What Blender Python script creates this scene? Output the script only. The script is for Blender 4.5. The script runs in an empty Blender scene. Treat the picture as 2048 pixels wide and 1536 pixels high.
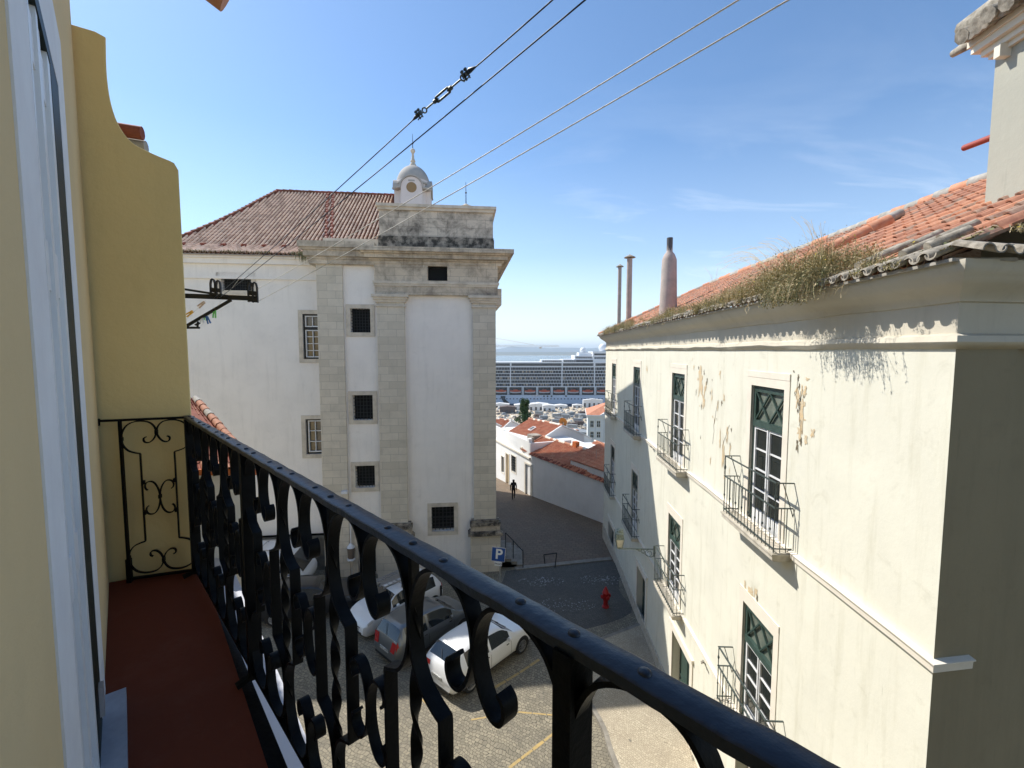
import bpy, bmesh, math, random
from mathutils import Vector, Matrix, noise
random.seed(7)
R = math.radians
sc = bpy.context.scene
COL = sc.collection
EYE = 11.5                                    # eye height above the square
F = 900.0                                     # focal length in photo pixels (2048 wide)
TH = math.atan(66.0/F)                        # camera pitch (down)
_f = Vector((0, math.cos(TH), -math.sin(TH))); _u = Vector((0, math.sin(TH), math.cos(TH)))
CAM = Vector((0, 0, EYE))

def ray(px, py): return _f*F + Vector((1,0,0))*(px-1024) + _u*(768-py)
def at(px, py, Y):
    r = ray(px, py); return CAM + r*(Y/r.y)
def onz(px, py, z):
    r = ray(px, py); return CAM + r*((z-EYE)/r.z)
def frame(o, az):
    a = R(az); x = Vector((math.sin(a), math.cos(a), 0)); y = Vector((-x.y, x.x, 0)); z = Vector((0,0,1))
    M = Matrix.Identity(4)
    for i, v in enumerate((x, y, z)): M[0][i], M[1][i], M[2][i] = v
    M[0][3], M[1][3], M[2][3] = o[0], o[1], (o[2] if len(o) > 2 else 0)
    return M
def pix(M, px, py, d=0.0):
    Mi = M.inverted(); o = Mi @ CAM; r = Mi.to_3x3() @ ray(px, py)
    t = (d-o.y)/r.y; p = o + r*t
    return p.x, p.z
def prect(M, x0, y0, x1, y1, d=0.0):
    """rectangle in a wall plane from its photo corners"""
    a = pix(M, x0, y0, d); b = pix(M, x1, y1, d); c = pix(M, x0, y1, d); e = pix(M, x1, y0, d)
    xs = sorted([(a[0]+c[0])/2, (b[0]+e[0])/2]); zt = (a[1]+e[1])/2; zb = (b[1]+c[1])/2
    return xs[0], xs[1], zb, zt

def tag(o, label=None, cat=None, group=None, kind=None):
    if label: o['label'] = label
    if cat: o['category'] = cat
    if group: o['group'] = group
    if kind: o['kind'] = kind
    return o
def thing(name, M, label, cat, group=None):
    o = bpy.data.objects.new(name, None); COL.objects.link(o); o.empty_display_size = .2
    o.matrix_world = M; return tag(o, label, cat, group)
WM = {}
def catmull(pts, n=6):
    out = []; P = [Vector(p) for p in pts]; P = [P[0]*2-P[1]] + P + [P[-1]*2-P[-2]]
    for i in range(1, len(P)-2):
        for k in range(n):
            t = k/n; a, b, c, d = P[i-1], P[i], P[i+1], P[i+2]
            out.append(.5*((2*b)+(c-a)*t+(2*a-5*b+4*c-d)*t*t+(3*b-a-3*c+d)*t**3))
    out.append(P[-2]); return out

class MB:
    def __init__(s, M=None):
        s.M = M or Matrix.Identity(4); s.v = []; s.f = []; s.m = []
    def vt(s, p): s.v.append(tuple(p)); return len(s.v)-1
    def face(s, ids, m=0): s.f.append(tuple(ids)); s.m.append(m)
    def poly(s, pts, m=0): s.face([s.vt(p) for p in pts], m)
    def box(s, x0, x1, y0, y1, z0, z1, m=0):
        i = len(s.v)
        for z in (z0, z1):
            for x, y in ((x0,y0),(x1,y0),(x1,y1),(x0,y1)): s.v.append((x,y,z))
        for q in ((0,3,2,1),(4,5,6,7),(0,1,5,4),(1,2,6,5),(2,3,7,6),(3,0,4,7)): s.face([i+k for k in q], m)
    def hexa(s, b, t, m=0):
        """b, t: four bottom and four top corners, same order"""
        i = len(s.v)
        for p in list(b)+list(t): s.v.append(tuple(p))
        n = len(b)
        s.face([i+n-1-k for k in range(n)], m); s.face([i+n+k for k in range(n)], m)
        for k in range(n): s.face((i+k, i+(k+1)%n, i+n+(k+1)%n, i+n+k), m)
    def prism(s, poly, y0, y1, m=0):
        """polygon in x-z, extruded along y"""
        s.hexa([(x, y0, z) for x, z in poly], [(x, y1, z) for x, z in poly], m)
    def plan(s, poly, z0, z1, m=0):
        s.hexa([(x, y, z0) for x, y in poly], [(x, y, z1) for x, y in poly], m)
    def tube(s, pts, r, n=8, m=0, caps=True):
        P = [Vector(p) for p in pts]; rings = []
        rr = r if isinstance(r, (list, tuple)) else [r]*len(P)
        for i, p in enumerate(P):
            d = (P[min(i+1, len(P)-1)]-P[max(i-1, 0)]).normalized()
            a = Vector((0,0,1)) if abs(d.z) < .9 else Vector((1,0,0))
            u = d.cross(a).normalized(); w = d.cross(u)
            rings.append([s.vt(p+(u*math.cos(6.28318*k/n)+w*math.sin(6.28318*k/n))*rr[i]) for k in range(n)])
        for a, b in zip(rings, rings[1:]):
            for k in range(n): s.face((a[k], a[(k+1)%n], b[(k+1)%n], b[k]), m)
        if caps: s.face(rings[0][::-1], m); s.face(rings[-1], m)
    def bar(s, a, b, w, h, m=0):
        """square bar between two points"""
        a, b = Vector(a), Vector(b); d = (b-a).normalized()
        r = Vector((0,0,1)) if abs(d.z) < .95 else Vector((0,1,0))
        u = d.cross(r).normalized()*w/2; v = u.cross(d).normalized()*h/2
        s.hexa([a-u-v, a+u-v, a+u+v, a-u+v], [b-u-v, b+u-v, b+u+v, b-u+v], m)
    def lathe(s, prof, c=(0,0,0), n=16, m=0, ax='z'):
        rings = []
        for r, h in prof:
            ring = []
            for k in range(n):
                a = 6.283185*k/n; p = (r*math.cos(a), r*math.sin(a), h)
                if ax == 'y': p = (p[0], p[2], p[1])
                if ax == 'x': p = (p[2], p[0], p[1])
                ring.append(s.vt((p[0]+c[0], p[1]+c[1], p[2]+c[2])))
            rings.append(ring)
        for a, b in zip(rings, rings[1:]):
            for k in range(n): s.face((a[k], a[(k+1)%n], b[(k+1)%n], b[k]), m)
        s.face(rings[0][::-1], m); s.face(rings[-1], m)
    def strap(s, pts, t, y0, y1, m=0):
        """flat bar: a path in x-z with thickness t, its width along y"""
        P = [Vector((p[0], p[1])) for p in pts]; rings = []
        for i, p in enumerate(P):
            d = (P[min(i+1, len(P)-1)]-P[max(i-1, 0)])
            d = d.normalized() if d.length > 1e-9 else Vector((0, 1)); n = Vector((-d.y, d.x))*t/2
            a, b = p+n, p-n
            rings.append([s.vt((a.x, y0, a.y)), s.vt((b.x, y0, b.y)), s.vt((b.x, y1, b.y)), s.vt((a.x, y1, a.y))])
        for a, b in zip(rings, rings[1:]):
            for k in range(4): s.face((a[k], a[(k+1)%4], b[(k+1)%4], b[k]), m)
        s.face(rings[0][::-1], m); s.face(rings[-1], m)
    def wall(s, x0, x1, z0, z1, holes=(), depth=.3, m=0, mr=None, sub=None):
        """front sheet at y=0 with openings and their reveals"""
        mr = m if mr is None else mr
        xs = sorted({x0, x1} | {h[k] for h in holes for k in (0,1) if x0 < h[k] < x1})
        zs = sorted({z0, z1} | {h[k] for h in holes for k in (2,3) if z0 < h[k] < z1})
        for a, b in zip(xs, xs[1:]):
            for c, d in zip(zs, zs[1:]):
                cx, cz = (a+b)/2, (c+d)/2
                if any(h[0] < cx < h[1] and h[2] < cz < h[3] for h in holes): continue
                s.poly([(a,0,c),(b,0,c),(b,0,d),(a,0,d)], m)
        for a, b, c, d in holes:
            D = depth
            s.poly([(a,0,c),(a,0,d),(a,D,d),(a,D,c)], mr); s.poly([(b,0,c),(b,D,c),(b,D,d),(b,0,d)], mr)
            s.poly([(a,0,c),(a,D,c),(b,D,c),(b,0,c)], mr); s.poly([(a,0,d),(b,0,d),(b,D,d),(a,D,d)], mr)
    def ringbox(s, x0, x1, z0, z1, w, y0, y1, m=0, wb=None):
        """rectangular frame round an opening"""
        wb = w if wb is None else wb
        s.box(x0-w, x0, y0, y1, z0-wb, z1+w, m); s.box(x1, x1+w, y0, y1, z0-wb, z1+w, m)
        s.box(x0, x1, y0, y1, z1, z1+w, m)
        if wb > 0: s.box(x0, x1, y0, y1, z0-wb, z0, m)
    def build(s, name, mats, parent=None, smooth=False, recalc=True, merge=0, label=None, kind=None):
        me = bpy.data.meshes.new(name); me.from_pydata(s.v, [], s.f)
        if not isinstance(mats, (list, tuple)): mats = [mats]
        for x in mats: me.materials.append(x)
        me.polygons.foreach_set('material_index', s.m)
        if recalc or merge:
            bm = bmesh.new(); bm.from_mesh(me)
            if merge: bmesh.ops.remove_doubles(bm, verts=bm.verts, dist=merge)
            if recalc: bmesh.ops.recalc_face_normals(bm, faces=bm.faces)
            bm.to_mesh(me); bm.free()
        if smooth:
            me.polygons.foreach_set('use_smooth', [True]*len(me.polygons))
            if smooth is not True: me.set_sharp_from_angle(angle=R(smooth))
        me.update()
        o = bpy.data.objects.new(name, me); COL.objects.link(o)
        if parent:
            o.parent = parent; o.matrix_parent_inverse = Matrix.Identity(4)
            o.matrix_basis = gm(parent).inverted() @ s.M
        else: o.matrix_basis = s.M
        return tag(o, label=label, kind=kind)
def gm(o):
    m = o.matrix_basis.copy()
    while o.parent: o = o.parent; m = o.matrix_basis @ m
    return m
def copy_tree(o, parent=None):
    c = o.copy(); COL.objects.link(c); c.parent = parent
    for ch in [x for x in bpy.data.objects if x.parent == o]: copy_tree(ch, c)
    return c

def tiles(mb, pos, nrm, length, smax, pitch=.2, row=.35, amp=.05, seg=8, lift=.02, mats=(0,), under=0, wild=0, pan=None, cw=.5):
    """curved clay tiles: pos(x, s) on the plain roof, x along the eave, s up the slope"""
    ncol = int(length/pitch)
    prof = []
    for k in range(seg+1):
        p = k/seg
        prof.append(math.sqrt(max(0, 1-(2*p/cw-1)**2)) if p <= cw else -.7*math.sqrt(max(0, 1-(2*(p-cw)/(1-cw)-1)**2)))
    for c in range(ncol):
        x0 = c*pitch; S = smax(x0+pitch/2)
        r = 0
        jx = random.uniform(-wild, wild)
        while r*row < S:
            a, b = r*row, min((r+1)*row, S)
            m = random.choice(mats); j = random.uniform(-wild, wild); lf = lift+random.uniform(0, wild)
            lo, up = [], []
            for k in range(seg+1):
                x = x0+pitch*k/seg
                h = amp*prof[k]
                lo.append(mb.vt(pos(x+j*.5, a-j)+nrm*(h+lf))); up.append(mb.vt(pos(x, b)+nrm*(h)))
            for k in range(seg): mb.face((lo[k], lo[k+1], up[k+1], up[k]), m if pan is None or (k+.5)/seg < cw else pan)
            dn = []
            for k in range(seg+1):
                x = x0+pitch*k/seg
                dn.append(mb.vt(pos(x+j*.5, a-j)+nrm*(amp*prof[k]+lf-max(lift*.9, .015))))
            for k in range(seg): mb.face((dn[k], dn[k+1], lo[k+1], lo[k]), m)
            r += 1
def roll(mb, a, b, r, m=0, step=.4, n=8, jit=.1):
    """a row of ridge tiles from a to b"""
    a, b = Vector(a), Vector(b); L = (b-a).length; k = max(1, int(L/step)); d = (b-a)/k
    for i in range(k):
        p = a+d*i; q = a+d*(i+1.06)
        mb.tube([p, q], [r*(1.12+random.uniform(-jit, jit)), r*.92], n, m if isinstance(m, int) else random.choice(m))
# ---------------------------------------------------------------- materials
def newmat(name):
    m = bpy.data.materials.new(name); m.use_nodes = True
    nt = m.node_tree; b = nt.nodes['Principled BSDF']; return m, nt, b
def nd(nt, t, **kw):
    n = nt.nodes.new(t)
    for k, v in kw.items(): setattr(n, k, v)
    return n
def setin(n, **kw):
    for k, v in kw.items(): n.inputs[k.replace('_', ' ')].default_value = v
def c4(c): return (c[0], c[1], c[2], 1)
def coords(nt, scale=(1,1,1), swap=False):
    tc = nd(nt, 'ShaderNodeTexCoord'); mp = nd(nt, 'ShaderNodeMapping'); mp.inputs['Scale'].default_value = scale
    if swap:
        sp = nd(nt, 'ShaderNodeSeparateXYZ'); cb = nd(nt, 'ShaderNodeCombineXYZ')
        nt.links.new(tc.outputs['Object'], sp.inputs[0])
        nt.links.new(sp.outputs['X'], cb.inputs['X']); nt.links.new(sp.outputs['Z'], cb.inputs['Y']); nt.links.new(sp.outputs['Y'], cb.inputs['Z'])
        nt.links.new(cb.outputs[0], mp.inputs[0])
    else: nt.links.new(tc.outputs['Object'], mp.inputs[0])
    return mp.outputs[0]
def noi(nt, vec, scale, detail=4, rough=.55, dist=0):
    n = nd(nt, 'ShaderNodeTexNoise'); setin(n, Scale=scale, Detail=detail, Roughness=rough, Distortion=dist)
    nt.links.new(vec, n.inputs['Vector']); return n.outputs['Fac']
def ramp(nt, fac, stops):
    r = nd(nt, 'ShaderNodeValToRGB'); e = r.color_ramp.elements
    while len(e) < len(stops): e.new(.5)
    for k, (p, c) in enumerate(stops): e[k].position = p; e[k].color = c if len(c) == 4 else c4(c)
    nt.links.new(fac, r.inputs[0]); return r.outputs['Color']
def mix(nt, fac, a, b, mode='MIX'):
    m = nd(nt, 'ShaderNodeMix', data_type='RGBA', blend_type=mode)
    for s, v in ((0, fac), (6, a), (7, b)):
        if hasattr(v, 'links') or hasattr(v, 'is_output'): nt.links.new(v, m.inputs[s])
        else: m.inputs[s].default_value = v if s == 0 else c4(v)
    return m.outputs[2]
def bump(nt, b, h, strength=.3, dist=.01):
    n = nd(nt, 'ShaderNodeBump'); setin(n, Strength=strength, Distance=dist)
    nt.links.new(h, n.inputs['Height']); nt.links.new(n.outputs[0], b.inputs['Normal'])
def g(v): return (v, v, v)
def pm(name, c, rough=.6, metal=0, c2=None, scale=5, bs=0, bd=.005, bscale=None, spec=None, lo=.35, hi=.65, vs=(1,1,1), coat=0):
    m, nt, b = newmat(name); setin(b, Roughness=rough, Metallic=metal); b.inputs['Base Color'].default_value = c4(c)
    if spec is not None: b.inputs['Specular IOR Level'].default_value = spec
    if coat: b.inputs['Coat Weight'].default_value = coat; b.inputs['Coat Roughness'].default_value = .05
    if c2 or bs: v = coords(nt, vs)
    if c2:
        f = noi(nt, v, scale, 6, .62); nt.links.new(ramp(nt, f, [(lo, c), (hi, c2)]), b.inputs['Base Color'])
    if bs: bump(nt, b, noi(nt, v, bscale or scale*4, 5), bs, bd)
    return m
def plaster(name, base, stain, streak=.3, patch=None, bs=.25, stainlo=.5):
    """painted render: broad tone changes, vertical streaks, fine grain"""
    m, nt, b = newmat(name); setin(b, Roughness=.88); b.inputs['Specular IOR Level'].default_value = .2
    v = coords(nt); vs = coords(nt, (2.2, 2.2, .22))
    c = mix(nt, ramp(nt, noi(nt, v, .7, 6, .65), [(stainlo-.12, g(0)), (stainlo+.28, g(1))]), base, [x*.88 for x in base])
    c = mix(nt, ramp(nt, noi(nt, vs, 1.6, 7, .7), [(.52, g(0)), (.82, g(streak))]), c, stain)
    c = mix(nt, ramp(nt, noi(nt, v, 2.1, 9, .74, .6), [(.56, g(0)), (.78, g(streak*.7))]), c, [x*.8 for x in stain])
    c = mix(nt, ramp(nt, noi(nt, vs, 5.5, 5, .6), [(.66, g(0)), (.74, g(streak*.5))]), c, [x*.7 for x in stain])
    if patch: c = mix(nt, ramp(nt, noi(nt, v, 2.6, 8, .68, .4), [(.66, g(0)), (.685, g(.55))]), c, patch)
    nt.links.new(c, b.inputs['Base Color']); bump(nt, b, noi(nt, v, 9, 8, .7), bs, .01)
    return m
def ashlar(name, base, dark, stain, bw=.75, bh=.36, stainamt=.5, slo=.5, shi=.75, mort=.012):
    """stone blocks with joints and black weathering"""
    m, nt, b = newmat(name); setin(b, Roughness=.85); b.inputs['Specular IOR Level'].default_value = .2
    v = coords(nt, (1,1,1), True); v3 = coords(nt)
    br = nd(nt, 'ShaderNodeTexBrick'); setin(br, Scale=1, Mortar_Size=mort, Brick_Width=bw, Row_Height=bh, Mortar_Smooth=.3, Bias=-.2)
    br.inputs['Color1'].default_value = c4(base); br.inputs['Color2'].default_value = c4(dark); br.inputs['Mortar'].default_value = c4([x*.66 for x in base])
    add = nd(nt, 'ShaderNodeVectorMath', operation='ADD'); nt.links.new(v, add.inputs[0])
    nn = nd(nt, 'ShaderNodeTexNoise'); setin(nn, Scale=3., Detail=3); nt.links.new(v, nn.inputs['Vector'])
    sc_ = nd(nt, 'ShaderNodeVectorMath', operation='SCALE'); sc_.inputs['Scale'].default_value = .02; nt.links.new(nn.outputs['Color'], sc_.inputs[0])
    nt.links.new(sc_.outputs[0], add.inputs[1]); nt.links.new(add.outputs[0], br.inputs['Vector'])
    c = mix(nt, ramp(nt, noi(nt, v3, 1.8, 7, .65), [(.4, g(0)), (.75, g(.6))]), br.outputs['Color'], [x*.72 for x in base])
    st = ramp(nt, noi(nt, v3, 1.1, 9, .72, .3), [(slo, g(0)), (shi, g(stainamt))])
    c = mix(nt, st, c, stain)
    nt.links.new(c, b.inputs['Base Color'])
    bump(nt, b, br.outputs['Fac'], -.4, .01)
    return m

MT = {}
M_ = MT
M_['church_white'] = plaster('church_limewash', (.90,.84,.76), (.50,.46,.40), .32, None, .2, .55)
M_['stone'] = ashlar('limestone_blocks', (.70,.625,.50), (.57,.505,.395), (.24,.22,.18), .82, .37, stainamt=.45, slo=.55, shi=.85)
M_['stone_trim'] = pm('limestone_trim', (.68,.60,.48), .85, c2=(.44,.375,.29), scale=2.2, bs=.3, bscale=12, lo=.4, hi=.75)
M_['stone_worn'] = ashlar('weathered_limestone', (.70,.60,.46), (.58,.49,.37), (.16,.13,.10), .9, .4, .9, .42, .70, .016)
M_['stone_top'] = ashlar('sooty_limestone', (.70,.61,.49), (.58,.50,.40), (.08,.07,.058), .95, .42, .9, .45, .66, .018)
M_['stone_black'] = pm('black_lichen_stone', (.055,.048,.038), .9, c2=(.42,.36,.28), scale=3.2, bs=.5, lo=.42, hi=.66)
M_['dark'] = pm('dark_interior', (.008,.009,.009), .9)
M_['iron'] = pm('wrought_iron_grille', (.02,.022,.022), .6)
M_['glass'] = pm('window_glass', (.018,.022,.02), .06, spec=.7)
M_['glass_blind'] = pm('window_glass_with_blind', (.20,.16,.11), .12, spec=.6, c2=(.12,.10,.07), scale=1.5)
M_['white_paint'] = pm('white_joinery_paint', (.78,.78,.78), .5, c2=(.68,.68,.67), scale=6)
M_['green_paint'] = pm('green_joinery_paint', (.032,.058,.048), .4, c2=(.05,.085,.07), scale=8)
M_['green_glass'] = pm('transom_glass', (.20,.22,.18), .15, spec=.6, c2=(.10,.125,.10), scale=3)
M_['tileA'] = pm('clay_tile_warm', (.52,.21,.11), .85, c2=(.60,.32,.20), scale=9, bs=.3)
M_['tileB'] = pm('clay_tile_pale', (.50,.235,.14), .85, c2=(.36,.16,.10), scale=11, bs=.3)
M_['tileC'] = pm('clay_tile_lichen', (.29,.15,.10), .9, c2=(.42,.30,.22), scale=14, bs=.3)
M_['tile_old'] = pm('old_church_tile', (.82,.60,.44), .88, c2=(.86,.70,.56), scale=7, bs=.3)  # cover tiles: sunlit brightness painted into the pale base
M_['tile_oldC'] = pm('old_church_tile_lichen', (.56,.40,.29), .9, c2=(.70,.54,.42), scale=9, bs=.3)
M_['tile_oldB'] = pm('old_church_tile_red', (.13,.042,.018), .88, c2=(.20,.07,.035), scale=9, bs=.3)  # red pan tiles, their shadow painted into the dark base
M_['tile_grey'] = pm('lichen_grey_tile', (.20,.175,.135), .95, c2=(.46,.41,.33), scale=10, bs=.6, bd=.01)
M_['tile_red'] = pm('deep_red_tile', (.19,.045,.025), .85, c2=(.28,.08,.045), scale=8)
M_['mortar'] = pm('roof_mortar', (.46,.43,.38), .95, c2=(.30,.28,.24), scale=6, bs=.5)
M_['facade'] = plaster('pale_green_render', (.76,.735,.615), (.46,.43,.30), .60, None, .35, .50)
M_['facade_side'] = plaster('side_render', (.315,.265,.17), (.20,.175,.11), .5, None, .35, .45)  # like the street wall's render, its shade painted in by a darker base
M_['cornice'] = plaster('cornice_render', (.64,.59,.48), (.40,.36,.28), .45, None, .35, .45)
M_['surround'] = pm('pale_stone_surround', (.80,.73,.61), .8, c2=(.72,.66,.55), scale=2.5, bs=.25, bscale=14)
M_['ochre'] = pm('exposed_ochre_plaster', (.66,.48,.27), .95, c2=(.58,.50,.36), scale=9, bs=.7, bd=.01)
M_['hole'] = pm('crumbled_masonry', (.10,.085,.055), .98, c2=(.25,.2,.13), scale=20, bs=.8)
M_['slab'] = pm('balcony_slab_stone', (.60,.55,.46), .85, c2=(.42,.38,.30), scale=5, bs=.3)
M_['rail_green'] = pm('dark_green_ironwork', (.035,.05,.045), .5, c2=(.06,.075,.07), scale=20)
M_['cream'] = plaster('cream_wall_paint', (.69,.53,.29), (.45,.35,.20), .16, None, .4, .5)
M_['yellow'] = plaster('yellow_wall_paint', (.86,.665,.315), (.52,.38,.16), .22, None, .5, .5)
M_['white_stone'] = pm('white_painted_surround', (.76,.77,.78), .7, c2=(.70,.70,.71), scale=5, bs=.12, bscale=30)
M_['door_white'] = pm('white_gloss_door', (.76,.77,.78), .4, c2=(.68,.69,.70), scale=2)
M_['door_green'] = pm('dark_green_gloss', (.006,.014,.010), .5, spec=.15)
M_['sill'] = pm('grey_marble_sill', (.36,.38,.42), .5, c2=(.28,.30,.34), scale=14)
M_['red_floor'] = plaster('red_painted_floor', (.15,.034,.014), (.30,.17,.12), .14, (.05,.02,.014), .25, .45)
M_['black_iron'] = pm('black_gloss_paint', (.0028,.003,.0032), .5, c2=(.005,.0052,.0055), scale=25, bs=.5, bd=.004, bscale=45, spec=.11)
M_['rail_paint'] = pm('blue_black_handrail_paint', (.005,.009,.018), .33, c2=(.008,.013,.026), scale=25, bs=.5, bd=.004, bscale=40, spec=.42)
M_['canopy'] = pm('white_canopy_sheet', (.50,.51,.56), .6, c2=(.46,.47,.52), scale=2)
M_['steel'] = pm('galvanised_steel', (.16,.17,.16), .45, .7, c2=(.08,.09,.085), scale=40)
M_['cable'] = pm('dark_steel_cable', (.03,.04,.06), .5, .5)
M_['line_white'] = pm('white_nylon_line', (.75,.72,.68), .6)
M_['black'] = pm('matt_black', (.01,.01,.01), .6)
M_['rubber'] = pm('tyre_rubber', (.015,.015,.015), .85)
M_['car_white'] = pm('white_car_paint', (.80,.80,.79), .3, c2=(.76,.76,.75), scale=2, coat=.6)
M_['car_grey'] = pm('silver_grey_car_paint', (.17,.18,.185), .3, .55, coat=.6)
M_['car_dark'] = pm('black_car_paint', (.012,.013,.016), .3, coat=.5)
M_['car_silver'] = pm('silver_car_paint', (.45,.47,.5), .3, .5, coat=.6)
M_['car_glass'] = pm('car_glass', (.012,.016,.018), .05, spec=.8)
M_['plastic'] = pm('grey_plastic', (.08,.08,.085), .6)
M_['alloy'] = pm('alloy_rim', (.42,.42,.43), .35, .7)
M_['red_lens'] = pm('red_tail_lens', (.45,.012,.012), .2, spec=.7)
M_['clear_lens'] = pm('clear_head_lens', (.5,.5,.48), .12, spec=.8)
M_['plate'] = pm('number_plate', (.6,.6,.56), .5, c2=(.25,.25,.24), scale=22, lo=.45, hi=.55)
M_['amber'] = pm('amber_paint', (.75,.45,.08), .5)
M_['blue_mark'] = pm('blue_print', (.03,.10,.28), .5)
M_['sign_blue'] = pm('blue_sign_face', (.015,.07,.27), .45)
M_['sign_white'] = pm('white_sign_face', (.78,.78,.76), .5)
M_['galv'] = pm('grey_sign_post', (.35,.34,.31), .5, .3)
M_['hydrant'] = pm('red_hydrant_paint', (.38,.012,.012), .45)
M_['lamp_green'] = pm('verdigris_lamp_paint', (.12,.15,.115), .5, c2=(.34,.38,.31), scale=18)
M_['lamp_glass'] = pm('frosted_lamp_glass', (.70,.66,.52), .25, spec=.6, c2=(.50,.46,.33), scale=6)
M_['cloth_black'] = pm('black_clothing', (.012,.012,.014), .9)
M_['skin'] = pm('skin', (.30,.17,.11), .6)
M_['house_white'] = plaster('whitewashed_house', (.80,.79,.76), (.6,.58,.52), .3, None, .2, .55)
M_['house_pink'] = plaster('pale_pink_house', (.74,.67,.63), (.6,.55,.5), .25, None, .2, .55)
M_['house_ochre'] = pm('yellow_ochre_wall', (.72,.50,.16), .85)
M_['rooftop'] = pm('distant_clay_roof', (.60,.25,.14), .85, c2=(.46,.18,.10), scale=1.3)
M_['ship_white'] = pm('ship_white_paint', (.78,.79,.80), .45, c2=(.72,.74,.76), scale=.08)
M_['ship_hull'] = pm('ship_hull_paint', (.70,.74,.80), .45, c2=(.62,.67,.75), scale=.05)
M_['ship_dark'] = pm('ship_balcony_glass', (.035,.035,.035), .5, c2=(.14,.14,.14), scale=1.1, lo=.45, hi=.6)
M_['ship_line'] = pm('ship_waterline_paint', (.12,.14,.18), .5)
M_['lifeboat'] = pm('orange_lifeboat', (.62,.13,.05), .5)
M_['sand'] = pm('quay_sand', (.60,.50,.36), .95, c2=(.44,.36,.26), scale=.05)
M_['rubble'] = pm('building_rubble', (.40,.34,.27), .95, c2=(.2,.18,.15), scale=.9)
M_['containerA'] = pm('pale_blue_container', (.34,.36,.36), .6, c2=(.24,.25,.25), scale=1.5)
M_['containerB'] = pm('brown_container', (.12,.085,.07), .7)
M_['leaf'] = pm('cypress_leaf', (.035,.075,.025), .7, c2=(.07,.12,.035), scale=2.5)
M_['leafB'] = pm('cypress_leaf_light', (.08,.14,.045), .7)
M_['bark'] = pm('bark', (.10,.07,.05), .9)
M_['weedA'] = pm('dry_green_weed', (.33,.28,.13), .8); M_['weedB'] = pm('straw_weed', (.58,.46,.27), .85)
M_['weedC'] = pm('dark_green_weed', (.17,.185,.08), .8); M_['weedD'] = pm('yellow_weed_flower', (.6,.46,.05), .8)
M_['moss'] = pm('roof_moss', (.12,.10,.035), .95, c2=(.2,.16,.07), scale=9)
M_['dish_orange'] = pm('orange_satellite_dish', (.70,.25,.03), .5); M_['dish_grey'] = pm('grey_satellite_dish', (.42,.42,.40), .5)
M_['flue'] = pm('pinkish_flue_render', (.50,.40,.35), .85, c2=(.38,.33,.29), scale=3, bs=.3)
M_['pipe_red'] = pm('terracotta_pipe', (.32,.05,.03), .6)
M_['ridge_or'] = pm('orange_fascia', (.50,.13,.03), .7)
for k_, c_ in (('peg_yellow', (.75,.42,.02)), ('peg_green', (.18,.60,.16)), ('peg_blue', (.03,.13,.38)), ('peg_white', (.75,.76,.74)), ('peg_cream', (.66,.48,.36))): M_[k_] = pm(k_, c_, .5)
M_['hill'] = pm('far_hill', (.10,.12,.09), .95, c2=(.16,.16,.12), scale=.002)
M_['crane'] = pm('crane_steel', (.55,.50,.42), .6)

def cobbles(name, c1, c2, mort, scale, stain=(.10,.09,.075), rot=0, fine=.5, size=1):
    m, nt, b = newmat(name); setin(b, Roughness=.75)
    tc = nd(nt, 'ShaderNodeTexCoord'); mp = nd(nt, 'ShaderNodeMapping'); mp.inputs['Rotation'].default_value = (0,0,rot)
    nt.links.new(tc.outputs['Object'], mp.inputs[0]); v = mp.outputs[0]
    nn = nd(nt, 'ShaderNodeTexNoise'); setin(nn, Scale=1.3, Detail=4); nt.links.new(v, nn.inputs['Vector'])
    s_ = nd(nt, 'ShaderNodeVectorMath', operation='SCALE'); s_.inputs['Scale'].default_value = .5; nt.links.new(nn.outputs['Color'], s_.inputs[0])
    ad = nd(nt, 'ShaderNodeVectorMath', operation='ADD'); nt.links.new(v, ad.inputs[0]); nt.links.new(s_.outputs[0], ad.inputs[1])
    br = nd(nt, 'ShaderNodeTexBrick'); setin(br, Scale=1, Mortar_Size=.008*size, Brick_Width=.115*size, Row_Height=.105*size, Mortar_Smooth=.3, Bias=0)
    br.inputs['Color1'].default_value = c4(c1); br.inputs['Color2'].default_value = c4(c2); br.inputs['Mortar'].default_value = c4(mort)
    nt.links.new(ad.outputs[0], br.inputs['Vector'])
    c = mix(nt, ramp(nt, noi(nt, v, 14, 3), [(.35, g(0)), (.75, g(.45))]), br.outputs['Color'], [x*.62 for x in c1])
    c = mix(nt, ramp(nt, noi(nt, v, .55, 7, .7), [(.45, g(0)), (.72, g(.55))]), c, stain)
    c = mix(nt, ramp(nt, noi(nt, v, 2.4, 2, .5), [(.72, g(0)), (.76, g(.6))]), c, (.05,.05,.045))
    nt.links.new(c, b.inputs['Base Color']); bump(nt, b, br.outputs['Fac'], -.7, .015)
    return m
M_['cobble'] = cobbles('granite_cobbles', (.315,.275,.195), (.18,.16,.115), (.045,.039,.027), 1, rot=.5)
M_['wet'] = cobbles('dark_wet_cobbles', (.13,.12,.10), (.085,.08,.068), (.03,.028,.024), 1, (.045,.045,.042), rot=.35)  # darker cobble colour: deeper shade of the lane painted in
M_['calcada'] = cobbles('limestone_pavement_setts', (.55,.475,.35), (.42,.36,.26), (.19,.16,.11), 1, (.26,.21,.15), rot=.75, size=.62)
M_['street'] = cobbles('street_slabs', (.21,.15,.095), (.155,.115,.075), (.10,.075,.05), 1, (.15,.085,.05), rot=.2, size=3.2)
M_['kerb'] = pm('kerb_stone', (.30,.275,.23), .8, c2=(.20,.18,.15), scale=3)
M_['yellow_line'] = pm('worn_yellow_paint', (.46,.32,.12), .8, c2=(.36,.27,.12), scale=6, lo=.4, hi=.62)
M_['white_mark'] = pm('spilt_white_lime', (.42,.43,.46), .8, c2=(.2,.19,.17), scale=8)
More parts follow.
